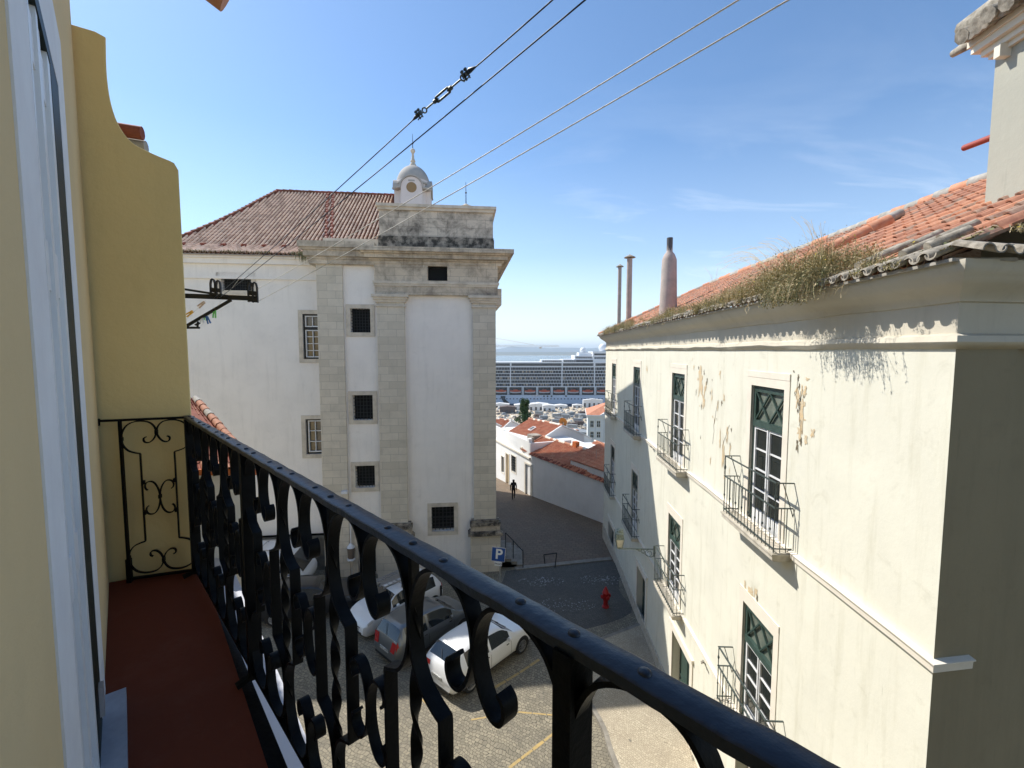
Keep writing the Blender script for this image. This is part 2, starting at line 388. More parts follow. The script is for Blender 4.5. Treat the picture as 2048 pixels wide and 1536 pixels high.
M_['ground'] = pm('hillside_earth', (.26,.22,.16), .95, c2=(.12,.13,.06), scale=.12)
m_, nt_, b_ = newmat('river_water'); setin(b_, Roughness=.18); b_.inputs['Base Color'].default_value = (.035,.075,.11,1)
bump(nt_, b_, noi(nt_, coords(nt_), .25, 4), .4, .3); M_['water'] = m_
HAZE = 0.0001
# ---------------------------------------------------------------- camera, sun, sky
cam = bpy.data.cameras.new('camera'); co = bpy.data.objects.new('camera', cam); COL.objects.link(co)
cam.sensor_width = 36; cam.lens = 36*F/2048; cam.clip_start = .02; cam.clip_end = 40000
co.location = CAM; co.rotation_euler = (R(90)-TH, 0, 0); sc.camera = co
SAZ, SEL = R(-57), R(48.2)
sd = Vector((math.sin(SAZ)*math.cos(SEL), math.cos(SAZ)*math.cos(SEL), math.sin(SEL)))
sun = bpy.data.lights.new('sun', 'SUN'); sun.energy = 4.6; sun.angle = R(.53); sun.color = (1, .955, .88)
so = bpy.data.objects.new('sun', sun); COL.objects.link(so); so.rotation_euler = sd.to_track_quat('Z', 'Y').to_euler()
w = bpy.data.worlds.new('World'); sc.world = w; w.use_nodes = True; nt = w.node_tree
bg = nt.nodes['Background']; bg.inputs['Strength'].default_value = .145
sky = nd(nt, 'ShaderNodeTexSky', sky_type='NISHITA'); sky.sun_disc = False; sky.sun_elevation = SEL; sky.sun_rotation = SAZ
sky.altitude = 50; sky.air_density = 1.0; sky.dust_density = .35; sky.ozone_density = 1.6
tc = nd(nt, 'ShaderNodeTexCoord'); sp = nd(nt, 'ShaderNodeSeparateXYZ'); nt.links.new(tc.outputs['Generated'], sp.inputs[0])
def mth(op, a, b=None):
    n = nd(nt, 'ShaderNodeMath', operation=op)
    for i, v in enumerate((a, b)):
        if v is None: continue
        if isinstance(v, (int, float)): n.inputs[i].default_value = v
        else: nt.links.new(v, n.inputs[i])
    return n.outputs[0]
zz = mth('MAXIMUM', sp.outputs['Z'], .02); zd = mth('ADD', zz, .22)
cb = nd(nt, 'ShaderNodeCombineXYZ'); nt.links.new(mth('DIVIDE', sp.outputs['X'], zd), cb.inputs[0]); nt.links.new(mth('DIVIDE', sp.outputs['Y'], zd), cb.inputs[1])
mp = nd(nt, 'ShaderNodeMapping'); mp.inputs['Scale'].default_value = (1, 2.6, 1); mp.inputs['Rotation'].default_value = (0,0,R(14)); mp.inputs['Location'].default_value = (3.1,.6,0)
nt.links.new(cb.outputs[0], mp.inputs[0])
cl = noi(nt, mp.outputs[0], 1.15, 9, .6, .7)
cl = ramp(nt, cl, [(.47, g(0)), (.80, g(.62))])
lowz = ramp(nt, sp.outputs['Z'], [(.0, g(1)), (.10, g(1)), (.26, g(.75)), (.42, g(.12)), (.55, g(.0))])   # thin cloud lies low
side = ramp(nt, mth('ADD', mth('MULTIPLY', sp.outputs['X'], .5), .5), [(.42, g(.12)), (.60, g(1))])
amt = mix(nt, 1.0, mix(nt, 1.0, cl, lowz, 'MULTIPLY'), side, 'MULTIPLY')
hz = ramp(nt, sp.outputs['Z'], [(.0, g(.72)), (.06, g(.50)), (.2, g(.14)), (.4, g(0))])      # pale band over the river
amt = mix(nt, 1.0, amt, hz, 'LIGHTEN')
skyc = mix(nt, 1.0, sky.outputs[0], (.72, .86, .96), 'MULTIPLY')
out = mix(nt, amt, skyc, (6.6, 7.0, 7.4))
nt.links.new(out, bg.inputs['Color'])
sc.view_settings.view_transform = 'Standard'; sc.view_settings.look = 'None'; sc.view_settings.exposure = 0.42
sc.cycles.use_denoising = True; sc.cycles.max_bounces = 8; sc.cycles.diffuse_bounces = 4

# ---------------------------------------------------------------- ground
def gz(x, y):
    if y < 23.4: return 0.
    if y < 50: return -.09*(y-23.4)
    a = -.09*26.6
    if y < 180: return a+(-37.5-a)*(y-50)/130
    if y < 392: return -37.5
    if y < 394: return -37.5-8*(y-392)/2
    if y < 4800: return -45.5
    if y < 5200: return -45.5+10*(y-4800)/400
    return -35.5
mb = MB(); xs = [-12000,-3000,-600,-200,-80,-40,-20,-10,0,10,20,40,80,200,600,3000,12000]
ys = [-60,-20,0,10,23.4,30,40,50,70,100,140,180,260,392,394,1000,4800,5200,9000,15500]
G = [[mb.vt((x, y, gz(x, y)-.06)) for x in xs] for y in ys]
for i in range(len(ys)-1):
    for j in range(len(xs)-1): mb.face((G[i][j], G[i][j+1], G[i+1][j+1], G[i+1][j]))
mb.build('ground', M_['ground'], kind='structure')
mb = MB(); mb.poly([(-11900, 393.5, -39), (11900, 393.5, -39), (11900, 5150, -39), (-11900, 5150, -39)]); mb.build('river_water', M_['water'], kind='structure')
mb = MB(); mb.poly([(-90, 182, -37.3), (160, 182, -37.3), (160, 391.9, -37.3), (-90, 391.9, -37.3)]); mb.build('quay_ground', M_['sand'], kind='structure')
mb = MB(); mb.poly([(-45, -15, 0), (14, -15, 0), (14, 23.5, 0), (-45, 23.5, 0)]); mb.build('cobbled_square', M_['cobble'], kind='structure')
mb = MB(); mb.poly([(-.9, 23.5, .0), (14, 23.5, .0), (14, 55, gz(0,50)), (-12, 55, gz(0,50))])
mb = MB()
for a, b in ((23.5, 30), (30, 40), (40, 50), (50, 56)):
    mb.poly([(-14, a, gz(0,a)-.0), (15, a, gz(0,a)), (15, b, gz(0,b)), (-14, b, gz(0,b))])
mb.build('sloping_street', M_['street'], kind='structure')
# threshold kerb where the sloping street begins
p, q = onz(1030, 1138, 0), onz(1222, 1118, 0)
mb = MB(); d = (q-p).normalized(); n = Vector((-d.y, d.x, 0))*.16
mb.hexa([p-n-Vector((0,0,.02)), q-n-Vector((0,0,.02)), q+n-Vector((0,0,.02)), p+n-Vector((0,0,.02))], [x+Vector((0,0,.05)) for x in (p-n, q-n, q+n, p+n)])
mb.build('street_kerb', M_['kerb'], kind='structure')
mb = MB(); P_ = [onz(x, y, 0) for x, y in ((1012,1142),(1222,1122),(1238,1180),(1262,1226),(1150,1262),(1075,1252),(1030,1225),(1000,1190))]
P_ = catmull(P_+[P_[0]], 4)[:-1]; mb.poly([(p.x, p.y, .004) for p in P_]); mb.build('wet_roadway', M_['wet'], kind='structure')  # dark sheet over the lane, painted shade added to the real one
# limestone pavement along the green facade
ed = [onz(*c, 0) for c in ((1098,1318),(1140,1364),(1175,1412),(1205,1466),(1228,1536))]
ed = [Vector((p.x, p.y, 0)) for p in ed]; ed.append(Vector((ed[-1].x+.7, 8.0, 0))); ed.append(Vector((ed[-1].x+.6, 4.0, 0)))
ed.insert(0, Vector((ed[0].x+1.0, ed[0].y+.5, 0))); ed.insert(0, Vector((5.4, ed[0].y+1.6, 0)))
top = [(p.x, p.y) for p in catmull(ed, 4)]
mb = MB(); k = len(top)
far = [(6.5, y) for x, y in top]
for i in range(k-1):
    a, b = top[i], top[i+1]; mb.poly([(a[0], a[1], .11), (b[0], b[1], .11), (6.6, b[1], .11), (6.6, a[1], .11)])
mb.build('pavement', M_['calcada'], kind='structure')
mb = MB()
for i in range(k-1):
    a, b = Vector((*top[i], 0)), Vector((*top[i+1], 0)); d = (b-a).normalized(); n = Vector((d.y, -d.x, 0))*.14
    z0, z1 = Vector((0,0,-.02)), Vector((0,0,.115))
    n = -n if n.x < 0 else n
    mb.hexa([a+z0, b+z0, b+n+z0, a+n+z0], [a+z1, b+z1, b+n+z1, a+n+z1])
mb.build('pavement_kerb', M_['kerb'], kind='structure')
# painted bay lines
def line(pts, w, m, name, z=.004):
    mb = MB(); P = [onz(x, y, 0) for x, y in pts]
    for a, b in zip(P, P[1:]):
        d = (b-a).normalized(); n = Vector((-d.y, d.x, 0))*w/2; v = Vector((0,0,z))
        L = (b-a).length; k = max(1, int(L/.45)); 
        for i in range(k):
            s0 = a+(b-a)*(i/k); s1 = a+(b-a)*((i+.93)/k); j = random.uniform(.75, 1.15)
            mb.poly([s0-n*j+v, s1-n*j+v, s1+n*j+v, s0+n*j+v])
    return mb.build(name, m, kind='structure')
line([(1018, 1536), (1150, 1434), (1205, 1392)], .10, M_['yellow_line'], 'yellow_bay_line')
line([(1150, 1434), (1035, 1424), (940, 1440)], .07, M_['yellow_line'], 'yellow_bay_line')
line([(846, 1398), (872, 1424)], .12, M_['yellow_line'], 'yellow_bay_line')
line([(985, 1378), (1040, 1345), (1080, 1318)], .10, M_['yellow_line'], 'yellow_bay_line')
def blot(pts, c, r, n, name, m, z=.006):
    mb = MB()
    for i in range(n):
        a = random.uniform(0, 6.28); d = r*random.random()**.7; o = onz(*c, 0)+Vector((math.cos(a)*d*1.6, math.sin(a)*d*.6, z+i*.00003))
        q = random.uniform(.006, .042); t = random.uniform(0, 3)
        mb.poly([o+Vector((q*math.cos(t+k*1.2566)*random.uniform(.5,1.3), q*math.sin(t+k*1.2566), 0)) for k in range(5)])
    mb.build(name, m, kind='stuff')
blot(None, (1085, 1163), .75, 150, 'spilt_lime', M_['white_mark'], .010); blot(None, (1205, 1160), .8, 170, 'spilt_lime', M_['white_mark'], .012)
blot(None, (1130, 1210), .9, 120, 'spilt_lime', M_['white_mark'], .014)

# far bank hills
def hills(name, y, x0, x1, hmax, seed, base=-40):
    mb = MB(); n = 60; fr, tp, bk = [], [], []
    for i in range(n+1):
        x = x0+(x1-x0)*i/n; h = hmax*(.35+.9*noise.fractal((x*.00035+seed, seed, 0), .8, 2.1, 5))
        h = max(h, 6)
        fr.append(mb.vt((x, y-900, base))); tp.append(mb.vt((x, y, h+base+30))); bk.append(mb.vt((x, y+1200, base)))
    for i in range(n): mb.face((fr[i], fr[i+1], tp[i+1], tp[i])); mb.face((tp[i], tp[i+1], bk[i+1], bk[i]))
    mb.build(name, M_['hill'], kind='structure', smooth=True)
hills('far_hills', 13800, -11500, 11500, 230, 3.1); hills('near_bank_hills', 6800, -9000, 9000, 14, 9.4)
# ================================================================ church
CH = frame((-.85, 23.2), 83.6)
church = thing('church', CH, 'white church flank with limestone pilasters, tiled hip roof and small domed lantern', 'church')
REC = 1.05
def P(px, py, d=0.): return pix(CH, px, py, d)
xB0 = P(757, 700)[0]; xB1 = P(811, 700)[0]; xC0 = P(946, 700)[0]; xA0 = P(641, 750)[0]; xA1 = P(691, 750)[0]
zEave = P(500, 512, REC)[1]; zCorTop = P(880, 498, -.5)[1]; zParTop = P(870, 411)[1]; zArch = P(850, 590)[1]; zCorBot = P(850, 531)[1]
DEP = 19.5
holes = []
def hole(x0, y0, x1, y1, d=0.): h = prect(CH, x0, y0, x1, y1, d); holes.append(h); return h
# front sheet of the tower and narrow bay
hN = [hole(701, 617, 741, 665), hole(706, 790, 746, 840), hole(711, 931, 750, 975)]
hD = prect(CH, 716, 1062, 752, 1142); hD = (hD[0], hD[1], 0, hD[3]); holes.append(hD)
hS = hole(863, 1013, 908, 1062); hF = hole(856, 534, 895, 563)
mb = MB(CH); mb.wall(xA0, 0, 0, zCorTop, holes, .45)
mb.box(xA0, -.001, .5, DEP, 0, zCorTop-.3); mb.build('tower_wall', M_['church_white'], church, label='white limewashed wall of the corner tower')
# recessed left wall
hL = [prect(CH, 606, 628, 650, 718, REC), prect(CH, 612, 838, 654, 908, REC), prect(CH, 443, 554, 503, 581, REC)]
e = .55
hL[0] = (hL[0][0], hL[0][1]+e, *hL[0][2:]); hL[1] = (hL[1][0], hL[1][1]+e, *hL[1][2:])
CHr = CH @ Matrix.Translation((0, REC, 0)); XL = -30
mb = MB(CHr); mb.wall(XL, xA0, 0, zEave, hL, .32); mb.box(XL, xA0-.001, .4, DEP-REC, 0, zEave-.05)
mb.box(xA0-.002, xA0-.001, -REC, .4, 0, zEave)
mb.build('nave_wall', M_['church_white'], church, label='long recessed white nave wall')
# nave cornice mouldings + plinth
mb = MB(CHr)
for z0, z1, d in ((-.16, .0, .34), (-.42, -.16, .22), (-1.15, -1.03, .10)):
    mb.box(XL, xA0, -d, 0, zEave+z0, zEave+z1)
mb.box(XL, xA0, -.05, 0, zEave-1.03, zEave-.42); mb.build('nave_cornice', M_['church_white'], church)
zpl = P(600, 1068, REC)[1]
mb = MB(CHr); mb.box(XL, xA0, -.3, 0, 0, zpl); mb.box(XL, xA0, -.36, 0, zpl-.25, zpl)
mb.build('plinth', pm('damp_plinth_stone', (.10,.10,.085), .9, c2=(.2,.18,.14), scale=2), church)
# pilasters
def pil(x0, x1, z0, z1, d, name='pilaster'):
    mb = MB(CH); mb.box(x0, x1, -d, 0, z0, z1); return mb.build(name, M_['stone'], church)
pil(xA0-.02, xA1, 0, zCorBot+.15, .14)
zb1 = P(975, 1060)[1]; zb2 = P(975, 1035)[1]
pil(xB0, xB1, 0, zArch, .22); pil(xC0, .0, 0, zArch, .22)
for a, b in ((xB0, xB1), (xC0, .0)):
    mb = MB(CH)
    mb.box(a-.20, b+.20, -.44, 0, 0, zb1-.10); mb.build('pilaster_plinth', M_['stone'], church)
    mb = MB(CH); mb.box(a-.32, b+.32, -.58, 0, zb1-.10, zb1+.06); mb.box(a-.26, b+.26, -.52, 0, zb1+.06, zb1+.12); mb.box(a-.22, b+.22, -.46, 0, zb2-.30, zb2-.10, 0); mb.box(a-.15, b+.15, -.38, 0, zb2-.10, zb2)
    mb.box(a-.19, b+.19, -.42, 0, zb1+.12, zb2-.30, 1); mb.build('pilaster_base', [M_['stone_black'], M_['stone_worn']], church)
    mb = MB(CH); zc = zArch
    for k, (z0, z1, o) in enumerate(((-.62,-.54,.07), (-.40,-.28,.08), (-.28,-.16,.15), (-.16,-.03,.23))):
        mb.box(a-o, b+o, -.22-o, 0, zc+z0, zc+z1)
    mb.build('capital', M_['stone_trim'], church)
# entablature
mb = MB(CH); x0 = xB0-.08
mb.wall(x0, .1, zArch-.03, zCorBot, [hF], .5); 
for v in range(0): pass
fz = [(q[0], q[1], q[2]) for q in mb.v]; mb.v = [(x, y-.26, z) for x, y, z in fz]
mb.box(x0, x0+.001, -.26, 0, zArch-.03, zCorBot); mb.box(.099, .1, -.26, 1, zArch-.03, zCorBot)
mb.poly([(x0,-.26,zArch-.03),(.1,-.26,zArch-.03),(.1,0,zArch-.03),(x0,0,zArch-.03)])
mb.build('entablature', M_['stone_worn'], church)
za = P(850, 566)[1]
mb = MB(CH); mb.box(x0-.07, .17, -.34, -.262, za-.1, za+.03); mb.box(x0-.03, .13, -.30, -.263, za-.2, za-.1); mb.build('architrave_moulding', M_['stone_trim'], church)
mb = MB(CH); mb.box(hF[0], hF[1], .2, .22, hF[2], hF[3]); mb.build('attic_opening', M_['dark'], church)
# main cornice, stepped out
mb = MB(CH); H = zCorTop-zCorBot; xr = .1
prof = [(0, .22, .30), (.22, .34, .40), (.34, .62, .58), (.62, .72, .72), (.72, 1., .86)]
for a, b, d in prof: mb.box(xB0-.1-d+.2, xr+d-.1, -d, DEP, zCorBot+H*a, zCorBot+H*b)
mb.build('tower_cornice', M_['stone_worn'], church)
mb = MB(CH)
zc2 = P(680, 530)[1]; H2 = P(690, 488)[1]-zc2
for a, b, d in prof: mb.box(xA0-.1-d*.7, xB0, -.1-d*.6, 3, zc2+H2*a, zc2+H2*b)
mb.build('bay_cornice', M_['stone_worn'], church)
zbt = zc2+H2
mb = MB(CH); mb.box(xA0+.2, xB0+.1, .35, 2.6, zbt, P(720, 474)[1]); mb.build('blocking_course', M_['stone_trim'], church)
# attic block
zk = P(870, 478)[1]; xp = P(986, 450)[0]; xq = P(758, 450)[0]
mb = MB(CH); mb.box(xq, xp, .02, 5.4, zCorTop, zParTop-.28); mb.build('attic_block', M_['stone_top'], church)
mb = MB(CH); mb.box(xq-.05, xp+.05, -.06, 5.5, zCorTop, zk); mb.box(xq-.03, xp+.03, -.03, 5.45, zk, zk+.1); mb.build('attic_base', M_['stone_black'], church, label='black lichened base course of the attic')
mb = MB(CH); mb.box(xq-.06, xp+.06, -.08, 5.5, zParTop-.28, zParTop-.14); mb.box(xq-.12, xp+.16, -.16, 5.6, zParTop-.14, zParTop); mb.build('attic_coping', M_['stone_trim'], church)
# finial with rod
fx, fz_ = P(932, 404, 1.)
mb = MB(CH); mb.lathe([(.42,0),(.42,.1),(.3,.14),(.26,.22),(.34,.3),(.16,.36),(.12,.42),(0.02,.46)], (fx, 1., zParTop), 12); fo = mb.build('finial', M_['stone_trim'], church, smooth=35)
mb = MB(CH); mb.tube([(fx,1.,zParTop+.4), (fx,1.,zParTop+1.55)], [.03,.012], 6); mb.lathe([(.01,0),(.06,.06),(.01,.12)], (fx,1.,zParTop+.95), 8); mb.build('lightning_rod', M_['iron'], fo)
# windows of the narrow bay
def grille(mb, h, y, nx, nz, r=.012):
    for i in range(1, nx): x = h[0]+(h[1]-h[0])*i/nx; mb.tube([(x,y,h[2]),(x,y,h[3])], r, 5)
    for i in range(1, nz): z = h[2]+(h[3]-h[2])*i/nz; mb.tube([(h[0],y,z),(h[1],y,z)], r, 5)
for i, h in enumerate(hN+[hS]):
    mb = MB(CH); wd = .2; mb.ringbox(*h, wd, -.05, 0.02); wobj = mb.build('window', M_['surround'] if False else M_['stone_trim'], church)
    mb = MB(CH); mb.box(h[0], h[1], .40, .42, h[2], h[3]); mb.build('pane', M_['dark'], wobj)
    mb = MB(CH); grille(mb, h, .14, 6 if i else 7, 7 if i else 8, .016)
    if i == 3: mb.box((h[0]+h[1])/2-.03, (h[0]+h[1])/2+.03, .2, .24, h[2], h[3]); mb.box(h[0], h[1], .2, .24, (h[2]+h[3])/2-.03, (h[2]+h[3])/2+.03)
    mb.build('grille', M_['iron'], wobj)
# nave windows
for i, h in enumerate(hL):
    mb = MB(CHr); mb.ringbox(*h, .2 if i < 2 else .22, -.05, .02); wobj = mb.build('window', M_['stone_trim'], church)
    if i == 2:
        mb = MB(CHr); mb.box(h[0], h[1], .28, .3, h[2], h[3]); mb.build('pane', M_['dark'], wobj)
        mb = MB(CHr); grille(mb, h, .12, 12, 5, .012); mb.build('grille', M_['iron'], wobj); continue
    mb = MB(CHr); mb.box(h[0], h[1], .24, .26, h[2], h[3]); mb.build('pane', M_['glass_blind'], wobj)
    mb = MB(CHr); mb.ringbox(h[0]+.07, h[1]-.07, h[2]+.07, h[3]-.07, .07, .08, .14, 1)
    zt = h[3]-.72 if i == 0 else h[3]
    if i == 0: mb.box(h[0]+.07, h[1]-.07, .08, .14, zt-.07, zt+.05, 1)
    def leaf(x0, x1, z0, z1, nz):
        mb.ringbox(x0+.06, x1-.06, z0+.06, z1-.06, .055, .10, .2)
        for k in range(1, nz): z = z0+(z1-z0)*k/nz; mb.box(x0+.06, x1-.06, .12, .2, z-.018, z+.018)
        mb.box((x0+x1)/2-.018, (x0+x1)/2+.018, .12, .2, z0+.06, z1-.06)
    xm = (h[0]+h[1])/2
    for a, b in ((h[0]+.08, xm), (xm, h[1]-.08)):
        leaf(a, b, h[2]+.08, zt-.08, 4 if i == 0 else 3)
        if i == 0: leaf(a, b, zt+.06, h[3]-.08, 1)
    mb.build('casement', [M_['white_paint'], M_['black']], wobj)
# side door
mb = MB(CH); mb.box(hD[0], hD[1], .3, .34, 0, hD[3]); dr = mb.build('door', M_['dark'], church)
mb = MB(CH); mb.ringbox(hD[0], hD[1], 0.01, hD[3], .25, -.08, .02, wb=0); mb.build('door_frame', M_['stone_trim'], dr)
# roof of the nave: flared eave then a straight slope, hipped at the left
zr = None
ex0 = P(366, 506, REC)[0]; x_r0 = None
EV = -.45                                                   # eave overhang (local y of nave frame)
D1, RISE1 = 2.0, .62                                         # flared foot
PITCH = .70
def rz(d):                                                   # height above the eave at run d
    return .30*d+.10*d*d*.5 if d < D1 else .30*D1+.05*D1*D1+PITCH*(d-D1)
# ridge: where the photo's ridge row meets the slope
def ridge_run():
    for k in range(600):
        d = 2+k*.03; y = REC+EV+d; x, z = pix(CH, 700, 389, y)
        if zEave+.05+rz(d) >= z: return d
    return 10
DR = ridge_run()
xR0 = pix(CH, 553, 385, REC+EV+DR)[0]; xR1 = pix(CH, 842, 394, REC+EV+DR)[0]
xE0 = pix(CH, 285, 509, REC+EV)[0]                                             # where the hip meets the eave
PW = .215
slen = [0]
SS = []; s = 0; d = 0
while d < DR:
    SS.append((s, d)); dd = .05; s += math.hypot(dd, rz(d+dd)-rz(d)); d += dd
SS.append((s, DR)); STOT = s
def d_of(s):
    if s <= 0: return s
    i = min(int(s/STOT*(len(SS)-1)), len(SS)-2)
    while i > 0 and SS[i][0] > s: i -= 1
    while i < len(SS)-2 and SS[i+1][0] < s: i += 1
    a, b = SS[i], SS[i+1]; return a[1]+(b[1]-a[1])*(s-a[0])/max(1e-6, b[0]-a[0])
def s_of(d):
    for a in SS:
        if a[1] >= d: return a[0]
    return STOT
def cpos(x, s): d = d_of(s); return Vector((xE0+x, EV+d, zEave+.05+rz(d)))
HP = [(200,508),(285,497),(366,475),(430,448),(480,424),(520,402),(553,385)]
HT_ = []
for k in range(41):
    d_ = DR*k/40; x_ = -16.
    for it in range(6):
        w_ = CH @ Vector((x_, REC+EV+d_, zEave+.05+rz(d_))); v_ = w_-CAM; dn_ = v_.y*math.cos(TH)-v_.z*math.sin(TH); py_ = 768-F*(v_.z*math.cos(TH)+v_.y*math.sin(TH))/dn_
        px_ = HP[0][0]
        for (a0, b0), (a1, b1) in zip(HP, HP[1:]):
            if b1 <= py_ <= b0: px_ = a0+(a1-a0)*(b0-py_)/(b0-b1)
        if py_ < HP[-1][1]: px_ = HP[-1][0]
        x_ = pix(CH, px_, py_, REC+EV+d_)[0]
    HT_.append(x_ if not HT_ else max(x_, HT_[-1]))
xE0 = HT_[0]; xR0 = HT_[-1]
def hipx(d): u = max(0, min(.9999, d/DR))*40; i = int(u); return HT_[i]+(HT_[i+1]-HT_[i])*(u-i)
def hipd(X):
    if X >= xR0: return DR
    for i in range(40):
        if HT_[i+1] > X: return DR*(i+max(0, X-HT_[i])/max(1e-6, HT_[i+1]-HT_[i]))/40
    return DR
def csm(x):
    X = xE0+x
    return STOT if X > xR0 else s_of(max(.0, hipd(X)))
mb = MB(CHr); nrm = Vector((0, -.5, .86))
tiles(mb, cpos, nrm, xA1+1.2-xE0, csm, PW, .42, .09, 10, .015, (0,0,2), wild=.010, pan=1, cw=.4)
# solid deck under the tiles
for a, b in zip(SS[::6], SS[6::6]):
    xa = hipx(a[1]); xb = hipx(b[1])
    mb.poly([(xa, EV+a[1], zEave+rz(a[1])-.06), (xR1, EV+a[1], zEave+rz(a[1])-.06), (xR1, EV+b[1], zEave+rz(b[1])-.06), (xb, EV+b[1], zEave+rz(b[1])-.06)], 1)
# left hip face and back slope
zR = zEave+.0+rz(DR)
for i in range(0, len(SS)-7, 6):
    a, b = SS[i], SS[i+6]; xa = hipx(a[1]); xb = hipx(b[1])
    mb.poly([(xa, EV+a[1], zEave+rz(a[1])), (xb, EV+b[1], zEave+rz(b[1])), (xb, EV+2*DR-b[1], zEave+rz(b[1])), (xa, EV+2*DR-a[1], zEave+rz(a[1]))], 1)
mb.poly([(xR0, EV+DR, zR), (xR1, EV+DR, zR), (xR1, EV+2*DR, zEave), (xE0, EV+2*DR, zEave)], 1)
roof = mb.build('roof', [M_['tile_old'], M_['tile_oldB'], M_['tile_oldC']], church, recalc=False, smooth=40)
mb = MB(CHr); k = 30
for i in range(k):
    a = DR*i/k; b = DR*(i+1.06)/k
    f = lambda d: Vector((hipx(d), EV+d, zEave+.07+rz(d)))
    mb.tube([f(a), f(b)], [.17, .13], 7, i % 2)
roll(mb, (xR0, EV+DR, zR+.06), (xR1, EV+DR, zR+.06), .16, (0, 1), .42)
mb.build('ridge_tiles', [M_['tile_oldB'], M_['tile_red']], roof, smooth=50)
# two raised rows of red cover tiles and a line of vent tiles
for c in range(2):
    mb = MB(CHr); px = 668-c*11
    for r in range(21):
        s0 = STOT*(.10+.88*r/21); d0 = d_of(s0); x = pix(CH, px-8*(1-s0/STOT), 470, REC+EV+d0)[0]
        p = Vector((x, EV+d0, zEave+.12+rz(d0))); q = p+Vector((0, .30, .20)); mb.tube([p, q], [.10, .07], 6)
    mb.build('raised_tile_row', M_['tile_red'], roof, smooth=50)
for i in range(22):
    x = xE0+1.5+i*1.0; d0 = 1.55
    if x > xA1+.3: break
    p = Vector((x, EV+d0, zEave+.12+rz(d0))); mb = MB(CHr); mb.tube([p, p+Vector((0,.3,.16))], [.14,.06], 6); mb.build('vent_tile', M_['tile_red'], roof, smooth=50)
# lantern behind the attic
lx, lz = pix(CH, 827, 395, 9.0); LD = 9.0
LF = CH @ Matrix.Translation((lx, LD, 0)); zb_ = zCorTop
z1 = pix(CH, 827, 367, LD)[1]; zd = pix(CH, 827, 333, LD)[1]; zf = pix(CH, 827, 297, LD)[1]; zt_ = pix(CH, 827, 268, LD)[1]
rw = (pix(CH, 861, 380, LD)[0]-pix(CH, 792, 380, LD)[0])/2
mb = MB(LF); zo = pix(CH, 827, 375, LD-rw)[1]; ro = rw*.29
mb.lathe([(rw*.97, zb_-1), (rw*.97, z1)], n=32); 
lant = mb.build('lantern', M_['house_pink'], church, smooth=40)
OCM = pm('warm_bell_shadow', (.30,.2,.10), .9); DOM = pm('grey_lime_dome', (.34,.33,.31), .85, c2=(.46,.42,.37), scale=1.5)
R2 = rw*.97; hh = zd-z1+.2; kc = zo
for s_ in (0, 90, 180, 270):                                    # gabled faces, each with its round opening
    LR = LF @ Matrix.Rotation(R(s_), 4, 'Z'); ra = rw*.60
    mb = MB(LR); mb.prism([(-ra, zo-1.2), (ra, zo-1.2)]+[(ra*math.cos(R(k*15)), zo+ra*math.sin(R(k*15))) for k in range(13)], -rw*1.03, -rw*.5)
    gf = mb.build('gabled_face', M_['house_pink'], lant)
    mb = MB(LR); mb.prism([(ro*math.cos(R(k*20)), zo+ro*math.sin(R(k*20))) for k in range(18)], -rw*1.045, -rw*.9); mb.build('oculus', OCM, gf)
    mb = MB(LR); mb.strap([(-ra*1.5, zo-.05), (-ra*1.12, zo-.02)]+[(-ra*1.08*math.cos(R(k*15)), zo+ra*1.10*math.sin(R(k*15))) for k in range(13)]+[(ra*1.12, zo-.02), (ra*1.5, zo-.05)], .09, -rw*1.10, -rw*.5); mb.build('gable_moulding', DOM, gf)
mb = MB(LF)
mb.lathe([(R2*1.08, z1-.28), (R2*1.08, z1-.18)]+[(R2*math.cos(R(a)), z1-.18+hh*math.sin(R(a))) for a in range(0, 88, 8)]+[(.12, zd+.07)], n=32)
mb.build('dome', DOM, lant, smooth=50)
mb = MB(LF); hf = zf-zd
mb.lathe([(.26,zd-.02),(.22,zd+.1),(.13,zd+.25),(.18,zd+.33),(.1,zd+.5),(.07,zd+hf*.7),(.1,zd+hf*.74),(.17,zd+hf*.84),(.15,zd+hf*.93),(.04,zd+hf)], n=14)
fo = mb.build('dome_finial', M_['stone_trim'], lant, smooth=50)
mb = MB(LF); mb.tube([(0,0,zf-.05),(0,0,zt_)], [.03,.012], 6); mb.lathe([(.01,0),(.07,.07),(.01,.14)], (0,0,zf+.25), 8); 
o = mb.build('lantern_rod', M_['iron'], lant)
# far corner eave seen past the tower
mb = MB(CH); mb.box(.1, .85, 6, DEP, P(1003, 566)[1]-.5, P(1003, 545)[1]); mb.build('rear_cornice', M_['stone_trim'], church)
# moss and grass on the eave and cornice
mb = MB(CHr)
for i in range(1500):
    x = random.uniform(xE0, xA0+.5); 
    if noise.noise((x*.8, 2, 0)) < -.15 and random.random() < .7: continue
    p = Vector((x, EV-.02+random.uniform(0,.35), zEave+.08)); h = random.uniform(.04,.16); a = random.uniform(0,6.28); v = Vector((math.cos(a), math.sin(a), 0))*.02
    t = p+Vector((random.uniform(-.05,.05), random.uniform(-.12,.02), h)); mb.poly([p-v, p+v, t], random.choice((0,1,1)))
for i in range(260):
    p = Vector((xA0-.3+random.gauss(0,.35), -.75+random.gauss(0,.1), zEave+.1)); t = p+Vector((random.gauss(0,.1), random.gauss(-.1,.08), random.uniform(-.7,.2))); v = Vector((.02,0,.01)); mb.poly([p-v, p+v, t], random.choice((0,1)))
mb.build('church_eave_moss', [M_['weedC'], M_['moss']], None, kind='stuff', recalc=False)

